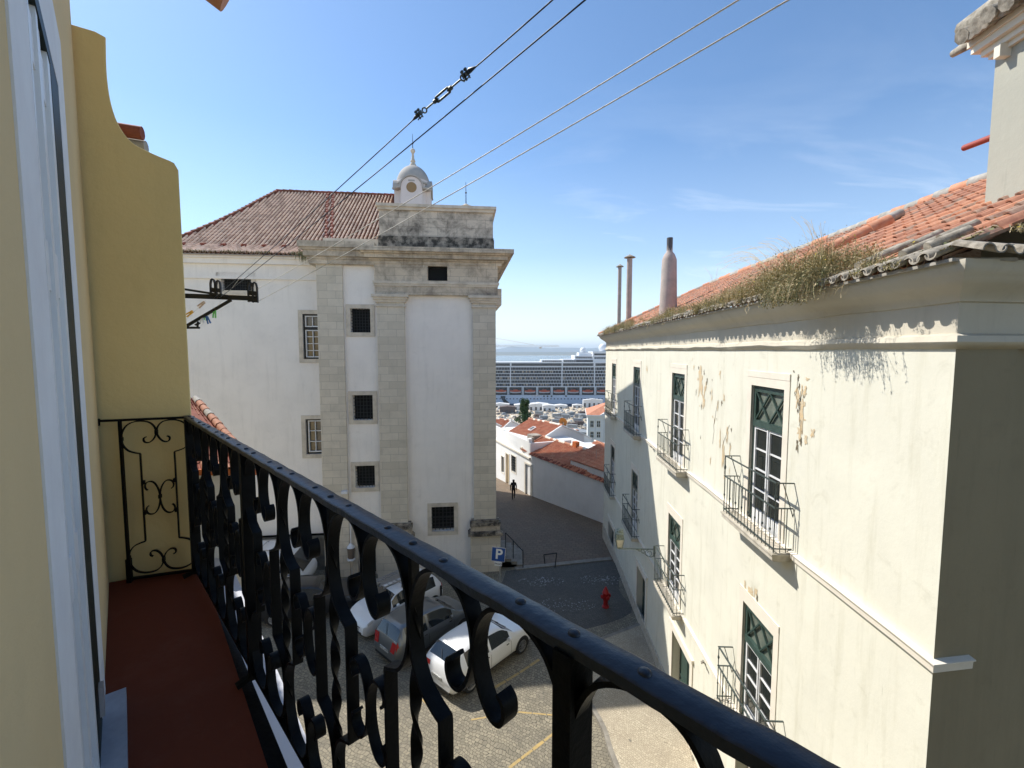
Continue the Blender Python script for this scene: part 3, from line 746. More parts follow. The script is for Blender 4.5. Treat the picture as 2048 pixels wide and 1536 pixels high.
# wall-mounted pieces of the church front
x, z = P(692, 981)
cm = thing('security_camera', CH @ Matrix.Translation((x, 0, z)), 'small white camera box on the grey stone pilaster', 'security camera')
mb = MB(CH); mb.box(x-.14, x+.16, -.42, -.17, z-.05, z+.07); mb.build('housing', M_['white_paint'], cm)
mb = MB(CH); mb.box(x-.02, x+.03, -.18, -.13, z-.03, z+.03); mb.build('bracket', M_['plastic'], cm)
x, z = P(704, 1102)
mb = MB(CH); lp = thing('wall_lamp', CH @ Matrix.Translation((x, 0, z)), 'white pole lamp hanging before the dark side door', 'lamp')
zt2 = P(706, 1005)[1]
mb = MB(CH); mb.tube([(x,-.2,zt2),(x,-.2,z+.42)], .035, 8); mb.lathe([(.05,.5),(.09,.42),(.2,.3),(.2,.27)], (x,-.2,z), 10); mb.build('pole', M_['white_paint'], lp, smooth=40)
mb = MB(CH); mb.lathe([(.16,-.28),(.2,.26)], (x,-.2,z), 6); mb.build('glass', pm('dull_lamp_glass', (.18,.14,.11), .2), lp)
mb = MB(CH); mb.lathe([(.22,-.36),(.18,-.28)], (x,-.2,z), 6); mb.build('base_ring', M_['white_paint'], lp)
# ================================================================ pale green residential building (right)
BF = frame((4.79, 4.87), 182.6)               # local x: 0 at the near corner, negative going away
bld = thing('residential_building', BF, 'pale green peeling three storey building with iron balconies and weedy tiled roof', 'building')
LB = -23.2; ZR = EYE
def BP(px, py, d=0.): return pix(BF, px, py, d)
SF = frame((4.79, 4.87), 81.8)                # end facade, x grows to the right
cols = [-3.85, -9.18, -14.8, -20.3]
W2 = .61
up = (ZR-3.60, ZR-.70); lw = (ZR-7.98, ZR-5.36)
wins = []
for cx in cols: wins += [(cx-W2, cx+W2, *up), (cx-W2, cx+W2, *lw)]
def cdoor(x0, x1, ztop): return (min(x0, x1), max(x0, x1), .12, ztop)
gd2 = cdoor(BP(1345, 1300)[0], BP(1382, 1300)[0], BP(1350, 1268)[1])
gd3 = cdoor(BP(1274, 1200)[0], BP(1291, 1200)[0], BP(1280, 1140)[1])
gd4 = cdoor(BP(1217, 1090)[0], BP(1228, 1090)[0], BP(1222, 1050)[1])
gd1 = (-4.5, -3.2, .12, 3.0)
doors = [gd2, gd3, gd4, gd1]
zM1, zM0 = ZR+.17, ZR+.02
mb = MB(BF)
mb.wall(LB, 0, -1.2, zM0+.02, wins+doors, .30)
mb.poly([(LB, 0, -1.2), (LB, 9, -1.2), (LB, 9, zM0+1), (LB, 0, zM0+1)])
o = mb.build('street_wall', M_['facade'], bld, label='long sunlit wall facing the church')
# end wall (with pilaster strip at the corner and a set-back joint)
xs1 = pix(SF, 2030, 800)[0]
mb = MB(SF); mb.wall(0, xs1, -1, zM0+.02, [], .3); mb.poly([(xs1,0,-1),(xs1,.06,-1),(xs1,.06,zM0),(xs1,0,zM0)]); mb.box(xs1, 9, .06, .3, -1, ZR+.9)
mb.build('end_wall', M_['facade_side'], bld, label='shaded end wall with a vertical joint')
# frieze, mouldings and cove: a profile swept round the corner
prof = [(.0, ZR+.02), (.035, ZR+.035), (.075, ZR+.10), (.055, ZR+.165), (.0, ZR+.19), (.0, ZR+.52), (.03, ZR+.53), (.04, ZR+.56), (.12, ZR+.63), (.20, ZR+.68), (.28, ZR+.74), (.29, ZR+.76), (.34, ZR+.80), (.36, ZR+.86), (.36, ZR+.90), (.0, ZR+.92)]
BFi = BF.inverted(); cor = Vector((0, 0, 0))
sx = BFi.to_3x3() @ (SF.to_3x3() @ Vector((1, 0, 0))); sn = BFi.to_3x3() @ (SF.to_3x3() @ Vector((0, -1, 0)))
def miter(o): # corner offset point in BF coordinates for offset o from both walls
    # along street wall: (t, -o); along end wall: sx*u + sn*o
    # solve y: -o = sx.y*u+sn.y*o
    u = (-o-sn.y*o)/sx.y; return Vector((sx.x*u+sn.x*o, -o, 0))
def sweep(prof, name, mat, z_add=0, ext=6.):
    mb = MB(BF); rows = []; N = 46
    for o, z in prof:
        row = []
        for i in range(N+1):
            x = LB-o+(0-(LB-o))*i/N if i < N else None
            wob = .012*math.sin(i*1.1+z*2)+.008*math.sin(i*2.7)
            if i < N: row.append(mb.vt((x, -o-(.0 if o == 0 else wob*.6), z+wob*(1 if o < .15 and o > 0 else .3))))
            else: p = miter(o); row.append(mb.vt((p.x, p.y, z)))
        p = sx*ext+sn*o; row.append(mb.vt((p.x, p.y, z))); rows.append(row)
    for a, b in zip(rows, rows[1:]):
        for i in range(len(a)-1): mb.face((a[i], a[i+1], b[i+1], b[i]))
    e = [r[0] for r in rows]; mb.face(e)
    return mb.build(name, mat, bld, smooth=38)
sweep(prof, 'cornice', M_['cornice'])
# string courses at balcony height
for zc, nm in ((ZR-3.5, 0), (ZR-7.92, 1)):
    sweep([(0, zc-.13), (.045, zc-.12), (.05, zc-.02), (.075, zc-.015), (.075, zc), (.0, zc+.015)], 'string_course', M_['surround'], ext=xs1-.35 if nm == 0 else xs1-.35)
# rusticated base strip
mb = MB(BF); mb.box(LB, gd2[0]-.3, -.05, .0, -1.2, .55); mb.build('base_course', M_['slab'], bld)
# windows with transom and casements
def lattice(mb, x0, x1, z0, z1, m, y0=.13):
    w = x1-x0; nx = 2
    for i in range(nx):
        a, b = x0+w*i/nx, x0+w*(i+1)/nx
        mb.bar((a, y0, z0), (b, y0, z1), .032, .03, m); mb.bar((a, y0, z1), (b, y0, z0), .032, .03, m)
def big_window(h, name='window', near=True):
    mb = MB(BF); sw = .17; mb.ringbox(*h, sw, -.014, .02, wb=0)
    mb.box(h[0]-sw, h[1]+sw, -.02, .02, h[3]+sw, h[3]+sw+.12)
    win = mb.build(name, M_['surround'], bld)
    y = .045; zt = h[3]-.74
    mb = MB(BF); mb.ringbox(h[0]+.05, h[1]-.05, h[2]+.04, h[3]-.05, .05, y, y+.1)
    mb.box(h[0]+.05, h[1]-.05, y-.02, y+.1, zt-.10, zt+.03); mb.box(h[0]+.05, h[1]-.05, y, y+.05, h[3]-.13, h[3]-.05)
    mb.box(h[0]+.05, h[0]+.09, y, y+.05, zt, h[3]-.05); mb.box(h[1]-.09, h[1]-.05, y, y+.05, zt, h[3]-.05)
    lattice(mb, h[0]+.08, h[1]-.08, zt+.03, h[3]-.12, 0, y+.02)
    mb.build('transom', M_['green_paint'], win)
    mb = MB(BF); mb.box(h[0]+.05, h[1]-.05, y+.055, y+.07, zt, h[3]-.05); mb.build('transom_glass', M_['green_glass'], win)
    mb = MB(BF); xm = (h[0]+h[1])/2; z0 = h[2]+.05; z1 = zt-.10
    for a, b in ((h[0]+.06, xm), (xm, h[1]-.06)):
        mb.ringbox(a+.055, b-.055, z0+.3, z1-.055, .052, y+.01, y+.07, wb=.3)
        for k in range(1, 4): z = z0+.3+(z1-.055-z0-.3)*k/4; mb.box(a+.055, b-.055, y+.02, y+.065, z-.014, z+.014)
    mb.box(xm-.02, xm+.02, y-.01, y+.01, z0, z1); mb.build('casement', M_['white_paint'], win)
    mb = MB(BF); mb.box(h[0]+.05, h[1]-.05, y+.045, y+.055, z0, z1); mb.build('pane', M_['glass'], win)
    mb = MB(BF); mb.box(h[0], h[1], .28, .3, h[2], h[3]); mb.box(h[0]+.01, h[1]-.01, -.01, .3, h[2]-.0, h[2]+.03); mb.build('window_sill', M_['slab'], win)
def balcony(cx, z, seg):
    L = 1.06; D = .34
    mb = MB(BF); mb.box(cx-L, cx+L, -D, 0, z-.13, z); mb.box(cx-L+.05, cx+L-.05, -D+.05, 0, z-.17, z-.13); mb.box(cx-L-.02, cx+L+.02, -D-.02, 0, z-.045, z-.012)
    b = mb.build('balcony', M_['slab'], bld)
    mb = MB(BF); y = -D+.03; zl, zt = z+.80, z+1.25; x0, x1 = cx-L+.03, cx+L-.03
    for zz, w_ in ((zt, .035), (zl, .035), (z+.07, .022)):
        mb.bar((x0-.015, y, zz), (x1+.015, y, zz), w_, .018)
        mb.bar((x0, y, zz), (x0, 0, zz), w_*.8, .018); mb.bar((x1, y, zz), (x1, 0, zz), w_*.8, .018)
    n = 15
    for i in range(n+1):
        x = x0+(x1-x0)*i/n; post = i in (0, n) or i in (5, 10)
        mb.tube([(x, y, z), (x, y, zt if i in (0, n) else (zt if i in (8,) else zl))], .011 if post else .0085, seg)
        if i % 2 == 0: mb.lathe([(.009,-.03),(.019,0),(.009,.03)], (x, y, z+.38), 6)
    for x in (x0, x1):
        for yy in (-.10, -.20): mb.tube([(x, yy, z), (x, yy, zl)], .0085, seg)
        mb.tube([(x, y+.12, zt), (x, .0, zl-.15)], .009, seg); mb.lathe([(.012,-.05),(.024,0),(.012,.05)], (x, y, zl+.2), 6)
    mb.build('railing', M_['rail_green'], b)
for i, cx in enumerate(cols):
    big_window((cx-W2, cx+W2, *up)); big_window((cx-W2, cx+W2, *lw))
    balcony(cx, ZR-3.55, 6 if i < 2 else 4); balcony(cx, ZR-7.95, 6 if i < 2 else 4)
# ground floor doors
for i, h in enumerate(doors):
    mb = MB(BF); mb.ringbox(*h, .2, -.03, .02, wb=0); mb.box(h[0]-.26, h[1]+.26, -.07, .02, h[3]+.2, h[3]+.3)
    d = mb.build('door', [M_['surround']], bld, label='green panelled street door in stone surround' if i == 0 else None)
    mb = MB(BF); mb.box(h[0], h[1], .24, .28, h[2]-.1, h[3]); xm = (h[0]+h[1])/2
    for a, b in ((h[0]+.04, xm-.01), (xm+.01, h[1]-.04)):
        for z0, z1 in ((.25, 1.0), (1.1, 2.1), (2.2, h[3]-.15)): mb.ringbox(a+.07, b-.07, z0+.07, z1-.07, .04, .215, .24)
    mb.build('door_leaf', M_['green_paint'] if i != 2 else M_['black'], d)
# exposed plaster where the render has fallen off
def patch(px, py, w, h, mat, seed, d=.006):
    x, z = BP(px, py); rnd = random.Random(seed); n = 26; mb = MB(BF)
    pts = []
    for k in range(n):
        a = 6.28318*k/n; r = .55+.75*noise.noise((math.cos(a)*1.7+seed*3.1, math.sin(a)*1.7, seed))+rnd.uniform(-.12,.12); r = max(.15, r)
        pts.append((x+w/2*r*math.cos(a), z+h/2*r*math.sin(a)))
    mb.poly([(a, -d, b) for a, b in pts]); mb.build('fallen_render_patch', mat, bld)
for k, (px, py, w_, h_, m) in enumerate(((1401,762,.55,1.0,'ochre'),(1408,800,.30,.8,'ochre'),(1388,735,.12,.25,'ochre'),(1424,790,.10,.8,'ochre'),(1436,812,.10,.4,'ochre'),(1447,905,.25,1.1,'ochre'),(1440,880,.12,.6,'ochre'),(1455,868,.16,.5,'ochre'),(1600,865,.26,.5,'ochre'),(1612,880,.16,.24,'ochre'),(1625,866,.18,.22,'ochre'),(1595,800,.16,.5,'ochre'),(1294,737,.3,.5,'ochre'),(1500,1185,.35,.3,'ochre'),(1490,1175,.15,.4,'ochre'),(1421,920,.12,.35,'ochre'),(1603,835,.2,.7,'ochre'))):
    patch(px, py, w_, h_, M_[m], k+1)
for k, (px, py, w_, h_) in enumerate(((1597,755,.07,.16),(1599,772,.06,.2),(1600,806,.09,.3),(1596,822,.05,.12),(1608,793,.05,.08),(1425,760,.06,.10),(1421,785,.03,.22),(1434,838,.03,.12),(1463,860,.05,.2),(1453,880,.04,.18),(1449,940,.03,.4),(1588,742,.05,.06))):
    patch(px, py, w_, h_, M_['hole'], k+41, .009)
r9 = random.Random(21)
for k in range(46):
    zone = r9.choice(((1425,820,26,70),(1400,770,14,45),(1452,905,14,60),(1605,850,16,60),(1500,1190,22,14),(1380,742,30,10),(1600,770,12,30)))
    patch(r9.gauss(zone[0], zone[2]*.6), r9.gauss(zone[1], zone[3]*.6), r9.uniform(.03,.16), r9.uniform(.05,.34), M_['ochre' if r9.random() < .8 else 'hole'], 100+k, .004+k*.00008)
# hairline cracks in the cornice and wall
def crack(pts, r=.0035, d=.008):
    mb = MB(BF); P3 = []
    for (a, b), (c, e) in zip(pts, pts[1:]):
        for t in (0, .25, .5, .75): P3.append((a+(c-a)*t+random.uniform(-1.2,1.2), b+(e-b)*t))
    Q = []
    for x, y in P3: lx, lz = BP(x, y, -d); Q.append((lx, -d, lz))
    mb.tube(Q, r, 4); mb.build('crack', M_['hole'], bld)
crack([(1597,748),(1592,790),(1600,830),(1598,860)]); crack([(1437,800),(1428,850),(1424,900)]); crack([(1460,850),(1444,890),(1452,960)]); # corner stone fixing hooks on the wall
for px, py, nm in ((1307, 895, 'a'), (1411, 1325, 'b')):
    x, z = BP(px, py); mb = MB(BF); mb.bar((x-.12, -.02, z-.03), (x+.16, -.16, z+.09), .03, .03); mb.bar((x+.0, -.01, z-.02), (x+.02, -.12, z+.03), .05, .02); mb.build('wall_hook', M_['kerb'], bld)

# ---- roof
EVX = .42; PIT = .5
RL = 4.95/math.cos(math.atan(PIT)); cr, sr = math.cos(math.atan(PIT)), math.sin(math.atan(PIT))
zE = ZR+.93
def rpos(x, s): return Vector((LB-.4+x, -EVX+s*cr, zE+s*sr))
nB = Vector((0, -sr, cr)); Ltot = -LB+.4-.0
xblk = None
def rsm(x):
    X = LB-.4+x
    a = (X-(LB-.4))*1.15/cr                                    # far hip
    return min(RL, max(.3, a), (max(.3, (.55-X)*3.0) if X > -1.0 else 99))
mb = MB(BF); tiles(mb, rpos, nB, Ltot+.45, rsm, .215, .36, .058, 8, .022, (0,0,1,1,2), wild=.014)
mb.poly([(LB+2.0, -EVX+.3, zE+.08), (.2, -EVX+.3, zE+.08), (-1, -EVX+RL*cr, zE+RL*sr-.08), (LB+4.6, -EVX+RL*cr, zE+RL*sr-.08)], 2)
hx = LB-.4
mb.poly([(hx, -EVX, zE), (hx+5, -EVX+RL*cr, zE+RL*sr-.03), (hx, 9, zE)], 2)
mb.poly([(hx+5, -EVX+RL*cr, zE+RL*sr-.05), (0, -EVX+RL*cr, zE+RL*sr-.05), (0, 9.6, zE), (hx, 9.6, zE)], 2)
rf = mb.build('roof', [M_['tileA'], M_['tileB'], M_['tileC']], bld, recalc=False, smooth=50)
# eave row of grey lichened tiles, deck board under it, ridge and mortared roll
def eave_row(mb, O, ux, uo, n, wob=.02, back=.42):
    """curved tiles along an eave: O start, ux along, uo outward"""
    for i in range(n):
        j = random.uniform(-wob, wob); dz = random.uniform(-.010, .014); O2 = O+ux*(i*.215)
        for (cx, r0, r1, th, a0, zc, out) in ((.054, .080, .064, .015, 0, .012, .07), (.161, .072, .066, .015, 180, .047, .085)):
            ring = []
            for q, yo in enumerate((out+j, -back)):
                rr = (r0, r1)[q]; ro_, ri_ = [], []
                for k in range(10):
                    a = R(a0+k*20)
                    for R_, L_ in ((rr, ro_), (rr-th, ri_)):
                        L_.append(mb.vt(O2+ux*(cx+R_*math.cos(a))+uo*yo+Vector((0,0,zc+dz+q*back*.48+R_*.9*math.sin(a)))))
                ring.append((ro_, ri_))
            (o0, i0), (o1, i1) = ring
            for k in range(9):
                mb.face((o0[k], o0[k+1], o1[k+1], o1[k])); mb.face((i0[k], i1[k], i1[k+1], i0[k+1])); mb.face((o0[k], i0[k], i0[k+1], o0[k+1]))
mb = MB(BF); eave_row(mb, Vector((LB-.4, -EVX, zE)), Vector((1,0,0)), Vector((0,-1,0)), int((Ltot+.34)/.215))
mb.build('eave_tiles', M_['tile_grey'], rf, recalc=False, smooth=50)
mb = MB(BF); mb.box(LB-.3, .36, -EVX-.0, .2, zE-.045, zE-.012); mb.build('eave_soffit', M_['mortar'], rf)
def rp(x, d, h=.0): return Vector((x, -EVX+d, zE+d*PIT+h))
mb = MB(BF)
roll(mb, rp(LB+4.6, RL*cr, .05), rp(-.5, RL*cr, .05), .12, (0, 1), .4)
roll(mb, rp(LB-.35, .05, .1), rp(LB+4.6, RL*cr, .05), .11, (0, 1), .4)
mb.build('ridge_tiles', [M_['tileA'], M_['mortar']], rf, smooth=50)
# mortared roll that stands up on the slope and ends above the middle window
xa, xb = pix(BF, 1782, 445, 3.4)[0], pix(BF, 1600, 510, 3.4)[0]
def on_slope(px, py):
    best = None
    for k in range(120):
        d = .1+k*.05; x, z = pix(BF, px, py, -EVX+d); e = abs(z-(zE+d*PIT))
        if best is None or e < best[0]: best = (e, x, d)
    return best[1], best[2]
x1_, d1_ = on_slope(1778, 455); x0_, d0_ = on_slope(1585, 545)
mb = MB(BF); roll(mb, rp(x0_, d0_, .10), rp(x1_, d1_, .13), .15, (0,), .38, 10); mb.build('verge_roll', [M_['tileA']], rf, smooth=50)
mb = MB(BF); roll(mb, rp(x0_, d0_+.32, .14), rp(x1_-.1, d1_+.30, .17), .10, (0,), .38, 8); mb.build('mortar_bedding', [M_['mortar']], rf, smooth=50)
# raised block (chimney stack) at the near end
kx0 = -1.2; kd = 1.55; 
kx0, kz0 = pix(BF, 1967, 440, kd)
kx1 = kx0+1.5; zt_ = pix(BF, 1972, 118, kd)[1]
mb = MB(BF); mb.box(kx0, kx1, kd, kd+1.6, ZR+.5, zt_); st = mb.build('chimney_stack', plaster('stack_render', (.43,.42,.35), (.35,.35,.29), .4, None, .6, .5), bld, label='square rendered stack with tiled cap')
mb = MB(BF); mb.box(kx0-.05, kx1, kd-.05, kd+1.7, zt_-.06, zt_); mb.box(kx0-.10, kx1, kd-.10, kd+1.7, zt_, zt_+.08); mb.box(kx0-.17, kx1, kd-.17, kd+1.8, zt_+.08, zt_+.17); mb.box(kx0-.2, kx1, kd-.2, kd+1.8, zt_+.17, zt_+.25)
mb.box(kx0+.12, kx0+.2, kd-.14, kd, zt_-.16, zt_-.0)
mb.build('cap_moulding', M_['surround'], st)
mb = MB(BF); zc = zt_+.27
for i in range(9):
    x = kx0-.12+i*.2; mb.tube([(x, kd-.36+random.uniform(-.05,.03), zc+.02), (x, kd+.5, zc+.36)], [.10,.075], 8)
    mb.tube([(x+.1, kd-.3+random.uniform(-.05,.03), zc-.01), (x+.1, kd+.5, zc+.3)], [.07,.06], 8)
mb.tube([(kx0-.62, kd-.02, zc+.10), (kx0-.2, kd+.0, zc+.07)], [.05,.085], 8); mb.tube([(kx0-.3, kd-.14, zc+.2), (kx0+.5, kd-.1, zc+.26)], [.16,.13], 10)
mb.tube([(kx0-.1, kd+.1, zc+.30), (kx0+.6, kd+.1, zc+.36)], [.12,.12], 8)
mb.build('cap_tiles', M_['tile_grey'], st, smooth=50)
# heavy mortar and broken tiles at the foot of the stack, turning the corner
mb = MB(BF)
cn = miter(EVX); eave_row(mb, Vector((cn.x, cn.y, zE+.01))+sx*.12, sx, sn, 16, .03, .22)
for i in range(7):
    x = random.uniform(-1.2, -.1); y = -EVX+random.uniform(.12,.5); z = zE+.10+(y+EVX)*PIT; mb.tube([(x, y, z), (x+random.uniform(-.1,.1), y+.36, z+.17)], [.07,.058], 9)
mb.build('corner_tiles', M_['tile_grey'], rf, recalc=False, smooth=50)
mb = MB(BF); mb.plan([(-.4,-EVX+.1),(.2,-EVX+.12),(sx.x*3+sn.x*.3, sx.y*3+sn.y*.3),(sx.x*3-1, sx.y*3+1.6),(-.6,1.2)], zE-.04, zE+.03); mb.build('corner_mortar', M_['mortar'], rf)
# terracotta pipe, flues
kd2 = kd+.5; a_ = pix(BF, 1972, 283, kd2); b_ = pix(BF, 1928, 296, kd2)
mb = MB(BF); mb.tube([(a_[0]+.1, kd2, a_[1]+.02), (b_[0], kd2, b_[1])], .045, 10); mb.build('overflow_pipe', M_['pipe_red'], st, smooth=40)
def flue(px, pyb, pyt, d, r, kind):
    x, zb = pix(BF, px, pyb, d); zt = pix(BF, px, pyt, d)[1]; zb = min(zb, zE+(d+EVX)*PIT)-.3
    mb = MB(BF)
    if kind == 'big':
        mb.lathe([(r*1.1, zb), (r, zb+.8), (r*.86, zt-.75), (r*.62, zt-.55), (r*.36, zt-.45), (r*.34, zt)], (x, d, 0), 14); o = mb.build('chimney', M_['flue'], bld, smooth=50, label='tapering bottle shaped pink chimney')
        mb = MB(BF); mb.lathe([(r*.36, zt-.42), (r*.36, zt+.06), (r*.25, zt+.06)], (x, d, 0), 12); mb.build('flue_top', M_['plastic'], o, smooth=40)
    else:
        mb.lathe([(r, zb), (r*.95, zt-.1)], (x, d, 0), 12); o = mb.build('chimney', M_['flue'], bld, smooth=50)
        mb = MB(BF); mb.lathe([(r*2., zt-.06), (r*2., zt-.03), (.02, zt+.14)], (x, d, 0), 10); mb.build('flue_cap', M_['tile_grey'], o)
flue(1336, 625, 482, .55, .31, 'big'); flue(1257, 650, 516, 1.2, .17, 's'); flue(1238, 640, 534, 1.6, .135, 's')
# grey satellite dish peeping over the ridge
dd_ = RL*cr+.1; x, z = pix(BF, 1929, 382, dd_)
dsh = thing('satellite_dish', BF @ Matrix.Translation((x, dd_, zE+2.3)), 'half hidden grey satellite dish behind the roof ridge by the stack', 'satellite dish')
mb = MB(BF); prf = [(.02,.09),(.12,.08),(.24,.05),(.36,0),(.37,.01),(.24,.07),(.02,.11)]; mb.lathe(prf, (x, dd_+.1, z-.07), 20, ax='y'); mb.build('dish', M_['dish_grey'], dsh, smooth=40)
mb = MB(BF); mb.tube([(x, dd_+.25, z-.1), (x, dd_+.3, z-1.0)], .03, 6); mb.build('mast', M_['galv'], dsh)

# ---- weeds along the eave
def weeds():
    mb = MB(BF); rnd = random.Random(3)
    def env(px):                                               # (clumps per metre, height) along the photo's eave
        for a, b, n, h in ((1205,1262,10,.42),(1262,1305,6,.14),(1305,1352,12,.34),(1352,1385,9,.20),(1385,1450,15,.42),(1450,1500,18,.52),(1500,1550,20,.56),(1550,1620,24,.72),(1620,1660,18,.52),(1660,1720,10,.28),(1720,1800,4,.16),(1800,2060,3,.14)):
            if a <= px < b: return n, h
        return 0, 0
    X = LB-.3
    while X < .35:
        # photo column of this place on the eave
        w_ = BF @ Vector((X, -EVX, zE)); v = w_-CAM; px = 1024+F*v.x/(v.y*math.cos(TH)-v.z*math.sin(TH))
        n, h = env(px)
        X += rnd.expovariate(max(n, .5))
        if n == 0: continue
        d0 = abs(rnd.gauss(.02, .34))-.08; H = h*rnd.uniform(.4, 1.35)
        c0 = Vector((X, -EVX-.02+d0, zE+.02+d0*PIT)); dry = rnd.random(); spread = rnd.uniform(.5, 1.1)
        for k in range(int(34+60*H)):
            a = rnd.uniform(0, 6.28); q = rnd.random()**.6; up_ = H*(1-.55*q*q)*rnd.uniform(.45, 1.05)
            p = c0+Vector((rnd.gauss(0,.05), rnd.gauss(0,.05), 0)); e = Vector((math.cos(a), math.sin(a), 0))*H*q*spread
            m1 = p+e*.35+Vector((0,0,up_*.62)); t = p+e+Vector((0,0,up_*rnd.uniform(.75, 1.)))
            wv = Vector((math.cos(a+1.57), math.sin(a+1.57), rnd.uniform(-.4,.4)))*rnd.uniform(.0018,.0042)
            m = 1 if rnd.random() < .18+.45*(dry > .6) else rnd.choice((0,0,2,0))
            mb.poly([p-wv, p+wv, m1+wv*.8], m); mb.poly([p-wv, m1+wv*.8, m1-wv*.8], m); mb.poly([m1-wv*.8, m1+wv*.8, t], m)
            for z in range(rnd.choice((2,3,4,5))):
                c = (p.lerp(m1, rnd.uniform(.4,1)) if rnd.random() < .5 else m1.lerp(t, rnd.random()))+Vector((rnd.gauss(0,.012), rnd.gauss(0,.012), rnd.gauss(0,.01))); s = rnd.uniform(.004,.013)
                u = Vector((rnd.gauss(0,1), rnd.gauss(0,1), rnd.gauss(0,1))).normalized()*s*1.9; y_ = Vector((rnd.gauss(0,1), rnd.gauss(0,1), rnd.gauss(0,1))).normalized()*s*.7
                mb.poly([c-u, c+y_, c+u, c-y_], m if rnd.random() > .05 else 3)
    # creeping matter on the tiles
    for i in range(2500):
        px = rnd.uniform(1205, 2050); X = BP(px, 600, -EVX)[0]
        if X > .3: continue
        d = abs(rnd.gauss(0, .28)); c = Vector((X, -EVX+d, zE+.07+d*PIT)); s = rnd.uniform(.012,.035)
        u = Vector((rnd.uniform(-1,1), rnd.uniform(-1,1), rnd.uniform(-.3,.3)))*s; w_ = Vector((rnd.uniform(-1,1), rnd.uniform(-1,1), rnd.uniform(0,.8)))*s; mb.poly([c-u, c+w_, c+u, c-w_], rnd.choice((0,2,4)))
    # trailing stems hanging over the cornice
    for px in (1640, 1655, 1672, 1690, 1545, 1560, 1500, 1330, 1300, 1585, 1605):
        X = BP(px, 600, -EVX)[0]
        for k in range(5):
            p = Vector((X+rnd.gauss(0,.06), -EVX-.02, zE+.05)); P4 = [p]
            for q in range(5): p = p+Vector((rnd.gauss(0,.03), -rnd.uniform(0,.03), -rnd.uniform(.02,.07))); P4.append(p)
            mb.tube(P4, .0025, 3, 1)
    # a mat of growth that hangs out over the eave
    for i in range(290):
        X = BP(rnd.gauss(1612, 24), 600, -EVX)[0]; p = Vector((X, -EVX-.03+rnd.gauss(0,.05), zE+.08+rnd.uniform(0,.15))); P4 = [p]; dx = rnd.gauss(0,.02); o_ = rnd.uniform(.03,.11)
        for q in range(6): p = p+Vector((dx+rnd.gauss(0,.012), -o_*(1-q*.12), .04-.030*q-rnd.uniform(0,.03))); P4.append(p)
        mb.tube(P4, .0026, 3, rnd.choice((0,1,2)))
        for c in P4[2:]:
            for z in range(3):
                c2 = Vector(c)+Vector((rnd.gauss(0,.015), rnd.gauss(0,.015), rnd.gauss(0,.012))); s = rnd.uniform(.006,.013); u = Vector((rnd.gauss(0,1), rnd.gauss(0,1), rnd.gauss(0,1))).normalized()*s*1.8; y_ = Vector((rnd.gauss(0,1), rnd.gauss(0,1), rnd.gauss(0,1))).normalized()*s*.8
                mb.poly([c2-u, c2+y_, c2+u, c2-y_], rnd.choice((0,2,0,1)))
    # tall feathery grasses
    for (px, py, tx, ty) in ((1590,560,1530,475),(1600,555,1515,490),(1620,540,1545,480),(1560,570,1460,510),(1580,560,1450,525),(1570,560,1470,520),(1640,535,1600,440),(1650,530,1612,432),(1615,545,1560,500),(1550,575,1440,535),(1530,580,1455,545),(1655,520,1630,450),(1600,560,1500,505),(1575,565,1485,500),(1430,640,1415,540),(1310,655,1300,617),(1560,570,1480,530),(1610,550,1520,520)):
        for k in range(3):
            d = .35+rnd.uniform(0,.5); X0, Z0 = pix(BF, px+rnd.uniform(-12,12), py, -EVX+d); X1, Z1 = pix(BF, tx+rnd.uniform(-14,14), ty+rnd.uniform(-10,12), -EVX+d)
            p0 = Vector((X0, -EVX+d, zE+d*PIT)); p1 = Vector((X1, -EVX+d+rnd.uniform(-.1,.1), Z1)); pm_ = p0.lerp(p1, .55)+Vector((0,0,.12*abs((p1-p0).length)))
            cv = catmull([p0, pm_, p1], 6); mb.tube(cv, [.0028]*len(cv), 3, 1)
            for q in cv[6:]:
                for z in range(3):
                    c = Vector(q)+Vector((rnd.gauss(0,.018), rnd.gauss(0,.015), rnd.gauss(0,.018))); s = .007; mb.poly([c+Vector((s*2,0,s)), c+Vector((0,s,s)), c+Vector((-s,0,-s))], 1)
    mb.build('roof_weeds', [M_['weedA'], M_['weedB'], M_['weedC'], M_['weedD'], M_['moss']], None, kind='stuff', recalc=False)
weeds()
# ---- street lamp on a scrolled bracket
lx0, lz0 = BP(1309, 1112)
zB_ = BP(1309, 1098)[1]
LFm = BF @ Matrix.Translation((lx0, 0, zB_))
lamp = thing('street_lamp', LFm, 'green iron lantern on a scrolled bracket fixed to the pale green wall', 'street lamp')
def lpt(px, py):   # plane perpendicular to the wall through the bracket
    Mi = BF.inverted(); o = Mi @ CAM; r = Mi.to_3x3() @ ray(px, py); t = (lx0-o.x)/r.x; p = o+r*t; return p.y, p.z
